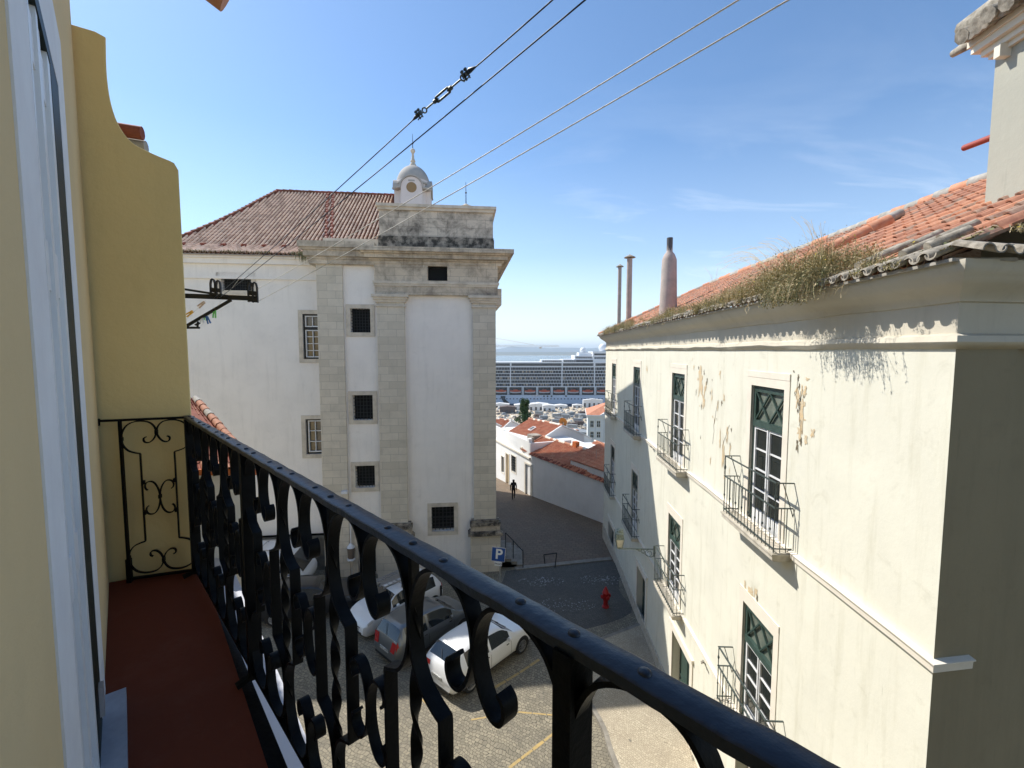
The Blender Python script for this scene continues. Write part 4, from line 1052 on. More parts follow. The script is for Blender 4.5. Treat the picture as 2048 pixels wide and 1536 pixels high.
# bracket arm reaches out perpendicular to the wall
yl, zl = lpt(1234, 1098)
yl = max(-1.3, min(-.5, yl))
zA = zB_
mb = MB(BF); mb.bar((lx0, 0, zA), (lx0, yl-.05, zA), .035, .035); mb.bar((lx0, -.02, zA-.28), (lx0, -.02, zA+.12), .05, .05)
def scroll(c, r, a0, a1, k=14): return [(c[0]+(r*(1-.55*t))*math.cos(R(a0+(a1-a0)*t)), c[1]+(r*(1-.55*t))*math.sin(R(a0+(a1-a0)*t))) for t in [i/k for i in range(k+1)]]
for c, r, a0, a1 in (((-.20,-.16), .15, 100, 520), ((-.42,-.09), .09, 60, 460), ((-.56,-.055), .05, 60, 420)):
    pts = scroll(c, r, a0, a1); mb.tube([(lx0, y, zA+z) for y, z in pts], .014, 5)
pts = catmull([(-.03,-.25),(-.16,-.30),(-.34,-.20),(-.5,-.10),(-.68,-.02)], 5); mb.tube([(lx0, p.x, zA+p.y) for p in [Vector((a[0], a[1])) for a in pts]], .015, 5)
mb.build('bracket', M_['lamp_green'], lamp, smooth=40)
c = (lx0, yl, zA)
mb = MB(BF)
for k in range(4):
    a = R(45+90*k); a2 = R(45+90*(k+1))
    p0 = Vector((lx0+.13*math.cos(a), yl+.13*math.sin(a), zA+.06)); p1 = Vector((lx0+.205*math.cos(a), yl+.205*math.sin(a), zA+.40)); mb.bar(p0, p1, .022, .022)
    p2 = Vector((lx0+.15*math.cos(a), yl+.15*math.sin(a), zA+.58)); mb.bar(p1, p2, .02, .02)
    q1 = Vector((lx0+.205*math.cos(a2), yl+.205*math.sin(a2), zA+.40)); mb.bar(p1, q1, .025, .025)
    q0 = Vector((lx0+.13*math.cos(a2), yl+.13*math.sin(a2), zA+.06)); mb.bar(p0, q0, .03, .03)
mb.lathe([(.03,-.02),(.05,.03),(.10,.05),(.10,.07)], c, 8)
mb.lathe([(.17,.57),(.17,.60),(.12,.64),(.11,.70),(.13,.71),(.09,.76),(.02,.78)], c, 12); mb.build('frame', M_['lamp_green'], lamp)
mb = MB(BF); mb.lathe([(.115,.07),(.185,.40)], c, 4); 
for i, v in enumerate(mb.v): 
    dx, dy = v[0]-lx0, v[1]-yl; cs = math.cos(R(45)); mb.v[i] = (lx0+(dx-dy)*cs, yl+(dx+dy)*cs, v[2])
mb.build('lamp_glass', M_['lamp_glass'], lamp)
mb = MB(BF); mb.lathe([(.19,.405),(.14,.575)], c, 4)
for i, v in enumerate(mb.v):
    dx, dy = v[0]-lx0, v[1]-yl; cs = math.cos(R(45)); mb.v[i] = (lx0+(dx-dy)*cs, yl+(dx+dy)*cs, v[2])
mb.build('lamp_roof', M_['lamp_green'], lamp)
# ================================================================ our own building, the neighbour's gable wing, the balcony
n_ = Vector((.7547, .6561, 0))
AF = frame((-n_.x*.116, -n_.y*.116), -41.0)     # local x: distance away along the wall, y into the wall
own = thing('apartment_building', AF @ Matrix.Translation((0,.3,0)), 'cream rendered building with white framed balcony door at the left edge', 'building')
FZ = EYE-1.4
wx = (Matrix.Translation((0,0,0)) and AF.inverted() @ Vector((-2.443, 2.633, 0))).x
def AP(px, py): return pix(AF, px, py)
d0, d1 = AP(105, 760)[0], AP(166, 760)[0]; f0 = AP(68, 760)[0]; f1 = AP(158, 760)[0]
xj0, xj1 = AP(104, 760)[0], AP(155, 760)[0]
s0 = AP(68, 760)[0]; s3 = AP(167, 760)[0]
ztop = AP(112, 165)[1]
mb = MB(AF); mb.wall(-26, wx, 0, 15.6, [(xj0, xj1, FZ, ztop)], .3)
mb.box(-26, wx, .3, 7.5, 0, 15.6); mb.build('wall', M_['cream'], own)
mb = MB(AF); mb.ringbox(xj0, xj1, FZ, ztop, xj0-s0, -.004, .06, wb=0); 
mb.v = [((x if x < xj1+.01 else min(x, s3)), y, z) for x, y, z in mb.v]
surr = mb.build('door_surround', M_['white_stone'], own)
mb = MB(AF); xa, xb = xj0+.0, AP(142.5, 760)[0]
mb.box(xj0, xb+.02, .012, .05, FZ, ztop)
LW = xb-xj0
for a, b, y in ((.0, .10, .002), (.22, .27, .004), (.42, .50, -.001), (.62, .66, .003), (.86, 1.0, -.002)):
    mb.box(xj0+a*LW, xj0+b*LW, y, .03, FZ, ztop-.05)
for z in (FZ+.02, FZ+.75, FZ+1.55, ztop-.2): mb.box(xj0+.1*LW, xj0+.86*LW, .006, .03, z, z+.12)
dl = mb.build('balcony_door', M_['door_white'], own)
mb = MB(AF); mb.box(xb-.0, xj1-.0, -.003, .12, FZ, ztop); mb.box(xj0+.0, xb, -.004, .12, ztop-.05, ztop); mb.build('door_jamb', M_['door_green'], dl)
mb = MB(AF); zz_ = FZ+.2; mb.box(xb+.02, xb+.06, -.022, -.01, zz_, zz_+.1); mb.build('hinge', M_['alloy'], dl)
mb = MB(AF); mb.box(.3, AP(207, 1415)[0]+.0, -.07, .05, FZ-.005, FZ+.045); mb.build('door_sill', M_['sill'], own)
# eave tile end hanging into the top of the view
p = at(451, 2, 2.6); mb = MB(); mb.tube([p+Vector((-.35,-.25,.25)), p+Vector((.0,.02,.035))], [.10,.085], 14); mb.build('roof_tile', M_['tileA'], own, smooth=50)
# rest of the roof edge, out of view
mb = MB(AF); mb.box(-26, wx, -.35, 0, 15.6, 15.75); mb.build('roof_eave', M_['white_stone'], own)
# balcony slab
RO = Vector((-2.0, 2.79, 0)); rd = Vector((2.32, -2.385, 0)).normalized()
RF = frame((RO.x, RO.y), math.degrees(math.atan2(rd.x, rd.y)))
A0 = Vector((-2.443, 2.633)); O0 = Vector((-2.0, 2.79)); rl = 4.4
outr = Vector((rd.y*-1, rd.x))*-1; outr = Vector((.717, .697))
e0, e1 = onz(405, 1133, FZ), onz(536, 1536, FZ); ed_ = (e1-e0).normalized()
pl = [A0-Vector((.0,.0)), Vector((e0.x, e0.y)), Vector((e0.x+ed_.x*rl, e0.y+ed_.y*rl)), Vector((AF @ Vector((-3.2, 0, 0)))[:2])]
mb = MB(); mb.plan([tuple(p) for p in pl], FZ-.16, FZ); mb.build('balcony_floor', M_['red_floor'], own, label='dark red painted balcony floor')

e2, e3 = onz(412, 1134, FZ), onz(580, 1536, FZ); ed2 = (e3-e2).normalized()
mb = MB(); mb.plan([tuple(e0)[:2], tuple(e2)[:2], (e2.x+ed2.x*rl, e2.y+ed2.y*rl), (e0.x+ed_.x*rl, e0.y+ed_.y*rl)], FZ-.15, FZ-.02); mb.build('balcony_edge', M_['black_iron'], own, label='black painted edge of the balcony slab')

# canopy ledge below, along the facade
zl = EYE-5.0
q0 = onz(640, 1536, zl); q1 = onz(452, 1105, zl)
Li = AF.inverted(); c0, c1 = Li @ q0, Li @ q1
can = thing('canopy', AF @ Matrix.Translation((c1.x, -.1, zl)), 'white flat canopy strip running along the facade below the balcony', 'canopy')
mb = MB(AF); mb.plan([(-2, 0), (-2, c0.y), (c0.x, c0.y), (c1.x, c1.y), (c1.x+1.2, c1.y), (c1.x+1.2, 0)], zl-.12, zl); mb.build('sheet', M_['canopy'], can)
mb = MB(AF); mb.bar((-1.5, -.02, zl+.05), (c1.x, -.02, zl+.05), .05, .06); mb.build('flashing', M_['canopy'], can)

# neighbour's projecting gable wing
sd_ = (O0-A0); 
WF = frame((A0.x+(-.342*.02), A0.y+.02), math.degrees(math.atan2(sd_.x, sd_.y)))
nb = thing('neighbouring_building', WF, 'mustard yellow wing wall with curved gable top beyond the balcony end', 'building')
prof = [(-.6, 0)]
xo = pix(WF, 392, 1000)[0]
prof += [(xo, 0), (xo, pix(WF, 355, 330)[1]-.03), (xo-.02, pix(WF, 352, 326)[1])]
cv = catmull([pix(WF, x, y) for x, y in ((340,321),(302,305),(264,284),(238,250),(222,205),(214,150),(212,90),(212,74))], 5)
prof += [tuple(p) for p in cv]
prof += [pix(WF, 190, 62), pix(WF, 140, 47), pix(WF, 60, 30)]; prof.append((-.6, prof[-1][1]+.1))
bk = WF.to_3x3().inverted() @ Vector((-.70, .714, 0))*.34
mb = MB(WF); mb.hexa([(x, 0, z) for x, z in prof], [(x+bk.x, bk.y, z) for x, z in prof]); wg = mb.build('gable_wall', M_['yellow'], nb, smooth=30)
bv = wg.modifiers.new('bevel', 'BEVEL'); bv.width = .02; bv.segments = 3; bv.limit_method = 'ANGLE'; bv.angle_limit = R(40)
mb = MB(AF); mb.box(wx+.15, wx+14, .02, 7, 0, EYE+1.9); mb.build('wall', M_['yellow'], nb)
mb = MB(AF); xr_ = wx+.3
def npos(x, s): return Vector((xr_+x, .06+s*.86, EYE+1.95+s*.5))
tiles(mb, npos, Vector((0,-.5,.86)), 11, lambda x: 4.2, .21, .36, .055, 6, .02, (0,1))
mb.build('roof', [M_['tile_red'], M_['tileA']], nb, recalc=False, smooth=50)
p = pix(WF, 232, 262, .4); mb = MB(WF)
for i, (dx, dz) in enumerate(((0,0), (.0,-.07))):
    mb.tube([(p[0]-.35, .42+i*.05, p[1]+.03+dz), (p[0]+.135+dx, .42+i*.05, p[1]+.015+dz)], .042, 10, i)
mb.build('verge_tiles', [M_['tile_red'], M_['mortar']], nb, smooth=50)

# ---------------------------------------------------------------- wrought iron balustrade
RAILZ = EYE-.4; YC = -.022
bal = thing('balcony_railing', RF @ Matrix.Translation((0, YC, FZ)), 'black wrought iron balcony railing with twisted bars and scrolls in the foreground', 'railing')
M_R = RF @ Matrix.Translation((0, YC, 0))
RLEN = 4.3
mb = MB(M_R)
# handrail: slightly hand-forged, rounded top
prf = [(-.0235,-.018),(-.0235,-.003),(-.019,0),(.019,0),(.0235,-.003),(.0235,-.018)]
N = 160; rings = []
for i in range(N+1):
    x = -.02+RLEN*i/N; wz = .0008*math.sin(x*31)+.0006*math.sin(x*77+1)
    rings.append([mb.vt((x, y*(1+.02*math.sin(x*43)), RAILZ+z+wz)) for y, z in prf])
for a, b in zip(rings, rings[1:]):
    for k in range(6): mb.face((a[k], a[(k+1)%6], b[(k+1)%6], b[k]))
mb.face(rings[0]); mb.face(rings[-1][::-1])
hr = mb.build('handrail', M_['rail_paint'], bal, smooth=35)
mb = MB(M_R); zb0 = FZ+.045; mb.box(-.02, RLEN, -.016, .016, zb0-.012, zb0); mb.build('bottom_rail', M_['black_iron'], bal)
PANW = .4225; X0 = .06; HT = RAILZ-.018-zb0
def lobe(W, sx, top=True, H=HT, st=1.55):
    """one scrolled strap element; returns the x-z path of the half panel, sx=1 left, -1 right"""
    T = [(.165,.098),(.150,.105),(.148,.120),(.162,.132),(.190,.130),(.218,.108),(.233,.072),(.222,.036),(.190,.010),(.145,.001),(.095,.003),(.045,.022),(.012,.062),(.004,.105),(.014,.145),(.045,.176),(.085,.190),(.118,.197)]
    k = W/.47; top_ = [(p[0]*k, H-p[1]*st) for p in T]; bot = [(p[0]*k, p[1]*st) for p in T][::-1]
    a = catmull(top_, 4); b = catmull(bot, 4); path = [(v[0], v[1]) for v in [Vector(q) for q in a]]+[(.120*k, H-.202*st), (.120*k, .202*st)]+[(v[0], v[1]) for v in [Vector(q) for q in b]]
    return [(p[0] if sx > 0 else W-p[0], p[1]) for p in path]
def cscroll(W, sx, H=HT):
    T = [(.155,.425),(.142,.415),(.138,.395),(.155,.375),(.190,.375),(.218,.405),(.233,.450),(.233,.500),(.218,.545),(.190,.572),(.155,.572),(.138,.552),(.142,.532),(.155,.522)]
    k = W/.47; h = H/.937; a = catmull([(p[0]*k, H-p[1]*h) for p in T], 4); return [(v[0] if sx > 0 else W-v[0], v[1]) for v in a]
protos = {}
def place(key, builder, x, name):
    if key not in protos:
        mb = MB(M_R @ Matrix.Translation((x, 0, zb0))); builder(mb); protos[key] = (mb.build(name, M_['black_iron'], bal, smooth=35), x); return
    src, x_ = protos[key]; c = src.copy(); COL.objects.link(c); c.parent = bal; c.matrix_basis = gm(bal).inverted() @ M_R @ Matrix.Translation((x, 0, zb0))
def twist(mb):
    rings = []; n = 110; w, t = .0125, .0045
    for i in range(n+1):
        z = HT*i/n; u = min(1, max(0, (z-.08)/.06))*min(1, max(0, (HT-.08-z)/.06)) ; zz = min(max(z, .1), HT-.1); a = (zz-.1)/.125*math.pi
        ca, sa = math.cos(a), math.sin(a); rings.append([mb.vt((px*sa+py*ca, px*ca-py*sa, z)) for px, py in ((-w,-t),(w,-t),(w,t),(-w,t))])
    for a, b in zip(rings, rings[1:]):
        for k in range(4): mb.face((a[k], a[(k+1)%4], b[(k+1)%4], b[k]))
def post(mb):
    mb.box(-.016, .016, -.028, .024, -.03, HT+.001); mb.bar((0,-.0,-.01), (0,-.075,-.035), .028, .018)
def rivet(mb): mb.lathe([(.0095,-.001),(.0085,.0022),(.005,.0042),(.0005,.0048)], (0,0,0), 12)
npan = 10
for k in range(npan+1):
    x = X0+PANW*k
    if k % 4 == 3 or k == 0: place('post', post, x, 'post')
    else: place('twist', twist, x, 'twisted_baluster')
    if k < npan:
        place('L', lambda mb: mb.strap(lobe(PANW, 1), .008, -.016, .016), x, 'scrolled_strap'); place('R', lambda mb: mb.strap(lobe(PANW, -1), .008, -.016, .016), x, 'scrolled_strap')
        place('c', lambda mb: mb.strap(cscroll(PANW, 1), .007, -.013, .013), x, 'middle_scroll'); place('d', lambda mb: mb.strap(cscroll(PANW, -1), .007, -.013, .013), x, 'middle_scroll')
    for dx in (0, .11, PANW-.11):
        mb = None; key = 'rivet'
        if key not in protos:
            mb = MB(M_R @ Matrix.Translation((x+dx, 0, RAILZ))); rivet(mb); protos[key] = (mb.build('rivet', M_['rail_paint'], bal, smooth=60), x)
        else:
            c = protos[key][0].copy(); COL.objects.link(c); c.parent = bal; c.matrix_basis = gm(bal).inverted() @ M_R @ Matrix.Translation((x+dx, random.uniform(-.003,.003), RAILZ))
# end panel, back to the wall
SFm = frame((A0.x, A0.y), math.degrees(math.atan2(sd_.x, sd_.y)))
SM = SFm @ Matrix.Translation((0, -.035, 0)); SW = sd_.length
x_in = pix(SM, 243, 900)[0]; WW = SW-x_in-.0
mb = MB(SM); mb.box(-.0, SW+.02, -.012, .012, RAILZ-.014, RAILZ-.002); mb.lathe([(.012,-.02),(.014,.02)], (.012, 0, RAILZ-.016), 8); mb.build('end_handrail', M_['black_iron'], bal)
mb = MB(SM @ Matrix.Translation((x_in, 0, zb0))); mb.box(-.006, .006, -.012, .012, -.045, HT+.006); mb.box(-.012, .012, -.014, .014, -.045, .1); mb.box(0, WW, -.01, .01, -.03, -.018); mb.build('end_bar', M_['black_iron'], bal)
for s_ in (1, -1):
    mb = MB(SM @ Matrix.Translation((x_in, 0, zb0))); mb.strap(lobe(WW, s_, st=1.), .006, -.008, .008); mb.build('end_scroll', M_['black_iron'], bal, smooth=35)
    mb = MB(SM @ Matrix.Translation((x_in, 0, zb0))); mb.strap(cscroll(WW, s_), .006, -.007, .007); mb.build('middle_scroll', M_['black_iron'], bal, smooth=35)
for x, z in ((WW/2, HT-.07), (WW/2, .07), (WW/2, HT/2), (.003, HT-.105), (.003, .105), (WW*.275, HT*.60), (WW*.275, HT*.40), (WW*.725, HT*.60), (WW*.725, HT*.40)):
    mb = MB(SM @ Matrix.Translation((x_in, 0, zb0))); mb.box(x-.006, x+.006, -.013, .013, z-.011, z+.011); mb.build('collar', M_['black_iron'], bal)

# ---------------------------------------------------------------- clothes line brackets, lines and pegs
YB = 3.9
def q(px, py, Y=YB): return at(px, py, Y)
br = thing('clothesline_bracket', Matrix.Translation(q(300, 600)), 'large black iron clothesline bracket with pulleys beyond the yellow wing wall', 'bracket')
mb = MB(); 
mb.bar(q(190, 585), q(515, 597), .032, .038); mb.bar(q(250, 560), q(455, 592, YB-.03), .014, .018); mb.bar(q(325, 680), q(462, 600), .018, .022); mb.build('arm', M_['black'], br)
def pulley(px, py, Y, s=1.):
    mb = MB(); c = q(px, py, Y); h = .085*s; w_ = .035*s
    pts = [(-w_*.5, -h), (-w_*.5, h*.5), (-w_*.3, h*.9), (0, h), (w_*.3, h*.9), (w_*.5, h*.5), (w_*.5, -h)]
    mb.M = frame(c, 80); mb.M[2][3] = c.z; mb.strap(pts, .010*s, -.012, .012); mb.lathe([(.02*s,-.01),(.014*s,-.004),(.014*s,.004),(.02*s,.01)], (0,0,-h*.1), 10, ax='y'); mb.lathe([(.02*s,-.01),(.014*s,-.004),(.014*s,.004),(.02*s,.01)], (0,0,-h*.75), 10, ax='y')
    mb.build('pulley', M_['black'], br, smooth=40)
pulley(426, 578, YB, 1.0); pulley(437, 579, YB-.02, .9); pulley(501, 584, YB, 1.0); pulley(510, 585, YB-.03, 1.0)
b2 = thing('clothesline_bracket', Matrix.Translation(q(380, 655)), 'short black bracket arm with one small hook below the large one', 'bracket')
mb = MB(); mb.bar(q(340, 655.5), q(398.5, 655.5), .02, .018); mb.build('arm', M_['black'], b2); mb = MB(); mb.bar(q(395, 655), q(396, 643), .012, .012); mb.bar(q(391, 650), q(399, 646), .02, .012); mb.build('hook', M_['black'], b2)
def cable(name, label, pts, r, m, tw=False, group=None):
    """pts: (px, py, depth)"""
    P3 = []
    a, b = at(*pts[0]), at(*pts[-1]); n = 60
    for i in range(n+1):
        t = i/n; p = a.lerp(b, t); p.z -= .012*4*t*(1-t)*((b-a).length*.3); P3.append(p)
    mb = MB(); mb.tube(P3, r, 6)
    if tw:                                                    # laid rope: a strand wound round the core
        L = (b-a).length; k = int(L/.012); d = (b-a).normalized(); u = d.cross(Vector((0,0,1))).normalized(); v = d.cross(u); Q = []
        for i in range(min(k*3, 1500)):
            t = i/min(k*3, 1500); p = a.lerp(b, t); p.z -= .012*4*t*(1-t)*(L*.3); an = t*L/.012*1.2; Q.append(p+(u*math.cos(an)+v*math.sin(an))*r*.75)
        mb.tube(Q, r*.42, 4)
    o = mb.build(name, m, None, smooth=60); tag(o, label, 'clothesline', group)
    return o
def depth_at(px, p0, Y0, p1, Y1):
    t = (px-p0)/(p1-p0); return 1/(1/Y0+(1/Y1-1/Y0)*t)
xw = 4.0
cable('clothesline', 'upper of the two white ropes climbing from the bracket end', [(513, 579, YB), (1560, -51, 1.15)], .0021, M_['line_white'], True)
cable('clothesline', 'lower of the two white ropes climbing from the bracket end', [(515, 603, YB), (1680, -60, 1.10)], .0021, M_['line_white'], True)
Ya = 1.42
# dark pair, running on beyond the pulleys as pale thread
cable('clothesline', 'lower dark cable of the pair running over the church roof', [(437, 597, YB), (1235, -54, .96)], .0019, M_['cable'])
# upper dark cable in two lengths with a turnbuckle between
tA = (826, 240); tB = (950, 135)
dA = depth_at(826, 428, YB, 1180, .98); dB = depth_at(950, 428, YB, 1180, .98)
cable('clothesline', 'upper dark cable below the turnbuckle', [(428, 596, YB), (*tA, dA)], .0019, M_['cable'])
cable('clothesline', 'upper dark cable above the turnbuckle', [(*tB, dB), (1180, -67, .98)], .0019, M_['cable'])
pa, pb = at(*tA, dA), at(*tB, dB); ax = (pb-pa); L = ax.length; ax.normalize()
side_ = ax.cross(ray(880, 190).normalized()).normalized(); upv = side_.cross(ax)
TM = Matrix.Identity(4)
for i, v in enumerate((ax, upv, side_)): TM[0][i], TM[1][i], TM[2][i] = v
TM[0][3], TM[1][3], TM[2][3] = pa
tb = thing('turnbuckle', TM, 'galvanised turnbuckle with wire rope clamps on the upper dark cable', 'turnbuckle')
L_ = L
mb = MB(TM)
for s_ in (1, -1):
    mb.tube([(L*.40, 0, 0), (L*.43, 0, s_*.0065), (L*.62, 0, s_*.0065), (L*.65, 0, 0)], .0032, 8)
mb.tube([(L*.385,0,0),(L*.43,0,0)], .006, 8); mb.tube([(L*.62,0,0),(L*.665,0,0)], .006, 8); mb.build('body', M_['steel'], tb, smooth=50)
mb = MB(TM)
mb.tube([(L*.25,0,0),(L*.45,0,0)], .0026, 8); mb.tube([(L*.60,0,0),(L*.80,0,0)], .0026, 8); mb.build('threaded_rods', M_['steel'], tb, smooth=50)
for cx in (.215, .835):
    mb = MB(TM); pts = [(L*cx+.010*math.cos(R(a)), .0, .007*math.sin(R(a))) for a in range(0, 361, 20)]; mb.tube(pts, .0023, 6); mb.build('eye', M_['steel'], tb, smooth=50)
for cx in (.10, .90):
    for o_ in (-.0, .075 if cx < .5 else -.075):
        mb = MB(TM); x = L*(cx+o_*.6)
        mb.box(x-.004, x+.004, -.006, .006, -.004, .008); mb.tube([(x, 0, -.012), (x, 0, .016)], .0022, 6); mb.tube([(x, -.004, .012),(x,.004,.012)], .0038, 6); mb.tube([(x+.003,0,-.006),(x-.012,0,-.009)], .002, 5)
        mb.build('clamp', M_['steel'], tb, smooth=40)
mb = MB(TM); mb.tube([(-.0,0,0),(L*.06,0,.001),(L*.14,0,.0)], [.0022,.0055,.004], 8); mb.build('tape_wrap', M_['cable'], tb, smooth=50); mb = MB(TM); mb.tube([(L*.86,0,0),(L*.94,0,.003),(L*1.01,0,.0)], [.004,.007,.0022], 8); mb.build('tape_wrap', M_['cable'], tb, smooth=50)
cable('clothesline', 'faint pale return thread left of the roof corner', [(400, 655, YB+.6), (520, 505, YB)], .0012, M_['line_white'])
cable('clothesline', 'thin pale thread carrying the yellow peg', [(372, 640, YB), (412, 600, YB-.1)], .0012, M_['line_white'])
cable('clothesline', 'thin slack line carrying the white and blue pegs', [(375, 652, YB), (470, 606, YB)], .0010, M_['line_white'])
def peg(px, py, lean, m, label, Y=YB, s=1.):
    c = q(px, py, Y); mb = MB(); mb.M = frame(c, 85); mb.M[2][3] = c.z
    Rz = Matrix.Rotation(R(lean), 4, 'Y'); mb.M = mb.M @ Rz
    for sx_ in (-1, 1): mb.hexa([(sx_*.002, -.005, .035*s), (sx_*.010, -.005, .035*s), (sx_*.010, .005, .035*s), (sx_*.002, .005, .035*s)], [(sx_*.006, -.005, -.035*s), (sx_*.015, -.005, -.035*s), (sx_*.015, .005, -.035*s), (sx_*.006, .005, -.035*s)])
    mb.lathe([(.008,-.007),(.008,.007)], (0,0,.008), 8, ax='y')
    o = mb.build('clothes_peg', M_[m]); tag(o, label, 'clothes peg', 'clothes pegs on the lines by the wing wall')
peg(379, 627, 55, 'peg_yellow', 'yellow clothes peg close to the wing wall'); peg(403, 609, 50, 'peg_cream', 'cream clothes peg just below the bracket arm')
peg(404, 638, 0, 'peg_white', 'white clothes peg left of the blue one', s=.9); peg(411, 636, 12, 'peg_green', 'pale green clothes peg between the white and blue ones', YB+.1, .6)
peg(416, 640, -18, 'peg_blue', 'blue clothes peg among the hanging pegs', s=.9); peg(429, 627, 5, 'peg_green', 'bright green clothes peg hanging alone at the right end', s=1.1)
# ================================================================ cars
def interp(tab, t):
    for (a, va), (b, vb) in zip(tab, tab[1:]):
        if t <= b:
            u = (t-a)/(b-a) if b > a else 0; return va+(vb-va)*u
    return tab[-1][1]
def smooth_tab(tab, t, w=.012): return (interp(tab, max(0, t-w))+interp(tab, t)*2+interp(tab, min(1, t+w)))/4
def car(name, M, label, L, W, paint, top, belt, g_rear, g_front, sides, wheel_t=(.17,.80), r=.31, rack=False, group='cars parked on the cobbled square', bumper=None, simple=False):
    c = thing(name, M, label, 'car', group)
    hw = W/2; N = 84
    cuts = sorted(set([round(i/N, 5) for i in range(N+1)]+list(g_rear)+list(g_front)+[s for ab in sides for s in ab]))
    plan = [(0,.80),(.02,.90),(.06,.965),(.14,1),(.84,1),(.93,.95),(.975,.86),(1,.72)]
    secs = []
    for t in cuts:
        zt = smooth_tab(top, t); zb = min(interp(belt, t), zt-.015); p = smooth_tab(plan, t)*hw
        cab = max(0, min(1, (zt-zb)/.42)); wr = p*(.93-.22*cab); zlow = .20+.10*max(0, 1-t/.03)+.08*max(0, (t-.97)/.03)
        pts = [(p*.86, zlow), (p*.97, zlow+.10), (p*1.0, .48), (p*1.0, .62), (p*.985, zb-.08), (p*.945, zb), (wr, zt-.055*cab-.005), (wr*.93, zt-.018*cab), (wr*.62, zt+.006), (0, zt+.02)]
        secs.append([( (t-.5)*L, y, z) for y, z in pts])
    nP = 10
    def is_in(t, ab): return ab[0]-1e-4 <= t <= ab[1]+1e-4
    body = MB(M); gl = {'windscreen': MB(M), 'rear_window': MB(M)}; sg = []
    for ab in sides: sg.append((MB(M), MB(M)))
    bidx = {}
    for i in range(len(cuts)-1):
        tm = (cuts[i]+cuts[i+1])/2
        for sgn in (1, -1):
            for j in range(nP-1):
                q = [secs[i][j], secs[i+1][j], secs[i+1][j+1], secs[i][j+1]]
                q = [(x, y*sgn, z) for x, y, z in q]; tgt = body; ids = None
                if j >= 7 and is_in(tm, g_rear): tgt = gl['rear_window']
                elif j >= 7 and is_in(tm, g_front): tgt = gl['windscreen']
                elif j == 5:
                    for (ab, (ml, mr)) in zip(sides, sg):
                        if is_in(tm, ab): tgt = ml if sgn > 0 else mr
                v = [tgt.vt(p) for p in (q if sgn > 0 else q[::-1])]; tgt.face(v)
    for e in (0, -1):
        ring = [(x, y, z) for x, y, z in secs[e]]+[(x, -y, z) for x, y, z in secs[e][::-1]]; body.poly(ring if e else ring[::-1])
    for i in range(0, len(cuts)-1):
        a, b = secs[i][0], secs[i+1][0]; body.poly([a, b, (b[0], -b[1], b[2]), (a[0], -a[1], a[2])])
    body.build('body', paint, c, smooth=38, merge=.0008)
    for k, m in gl.items(): m.build(k, M_['car_glass'], c, smooth=30, merge=.0008)
    for l_, r_ in sg:
        for m in (l_, r_): m.build('side_window', M_['car_glass'], c, smooth=30, merge=.0008)
    # seams and trims
    mb = MB(M)
    def side_y(t, z):
        i = min(range(len(cuts)), key=lambda k: abs(cuts[k]-t)); S = secs[i]
        for a, b in zip(S, S[1:]):
            if a[2] <= z <= b[2]: u = (z-a[2])/max(1e-6, b[2]-a[2]); return a[1]+(b[1]-a[1])*u
        return S[3][1]
    for sgn in (1, -1):
        for t in [sides[0][1]+.012, sides[-1][1]+.01] if len(sides) > 1 else [sides[0][0]-.01, sides[0][1]]:
            P3 = [((t-.5)*L, sgn*(side_y(t, z)+.002), z) for z in (.34, .5, .62, .8, interp(belt, t)-.01)]; mb.tube(P3, .005, 4)
        P3 = [((t-.5)*L, sgn*(side_y(t, .32)+.004), .30) for t in (.27, .5, .7)]; mb.tube(P3, .016, 5)
        for t in (sides[0][1]-.02, sides[-1][1]-.03): z = interp(belt, t)-.14; mb.box((t-.5)*L-.09, (t-.5)*L+.03, sgn*(side_y(t, z)+.012)-.01, sgn*(side_y(t, z)+.012)+.01, z-.012, z+.012)
    mb.build('trim', M_['black'], c)
    # wheels
    for t in wheel_t:
        for sgn in (1, -1):
            x = (t-.5)*L; y = sgn*(hw-.0)
            mb = MB(M); mb.lathe([(r+.055, -.10*sgn), (r+.055, .004*sgn)], (x, sgn*(hw*1.0), r), 26, ax='y'); mb.v = [(a, b, max(zv, .19)) for a, b, zv in mb.v]; mb.build('wheel_arch', M_['black'], c)
            mb = MB(M); mb.lathe([(r*.6, -.18*sgn), (r*.97, -.17*sgn), (r, -.13*sgn), (r, -.02*sgn), (r*.95, .012*sgn), (r*.72, .016*sgn), (r*.66, .0), (.02, 0)], (x, y, r), 24, ax='y'); wv = mb.build('wheel', M_['rubber'], c, smooth=40)
            mb = MB(M); mb.lathe([(r*.68, 0), (r*.66, .012*sgn), (r*.60, .004*sgn)], (x, y, r), 24, ax='y'); mb.lathe([(.055, .0), (.05, .016*sgn), (.01, .018*sgn)], (x, y, r), 12, ax='y')
            for k in range(10 if not simple else 5):
                a = 6.28318*k/(10 if not simple else 5); mb.bar((x+.04*math.cos(a), y+.008*sgn, r+.04*math.sin(a)), (x+r*.64*math.cos(a), y+.010*sgn, r+r*.64*math.sin(a)), .026, .012)
            mb.build('rim', M_['alloy'], wv)
    # lights, plates, mirrors
    zl = interp(top, .97)
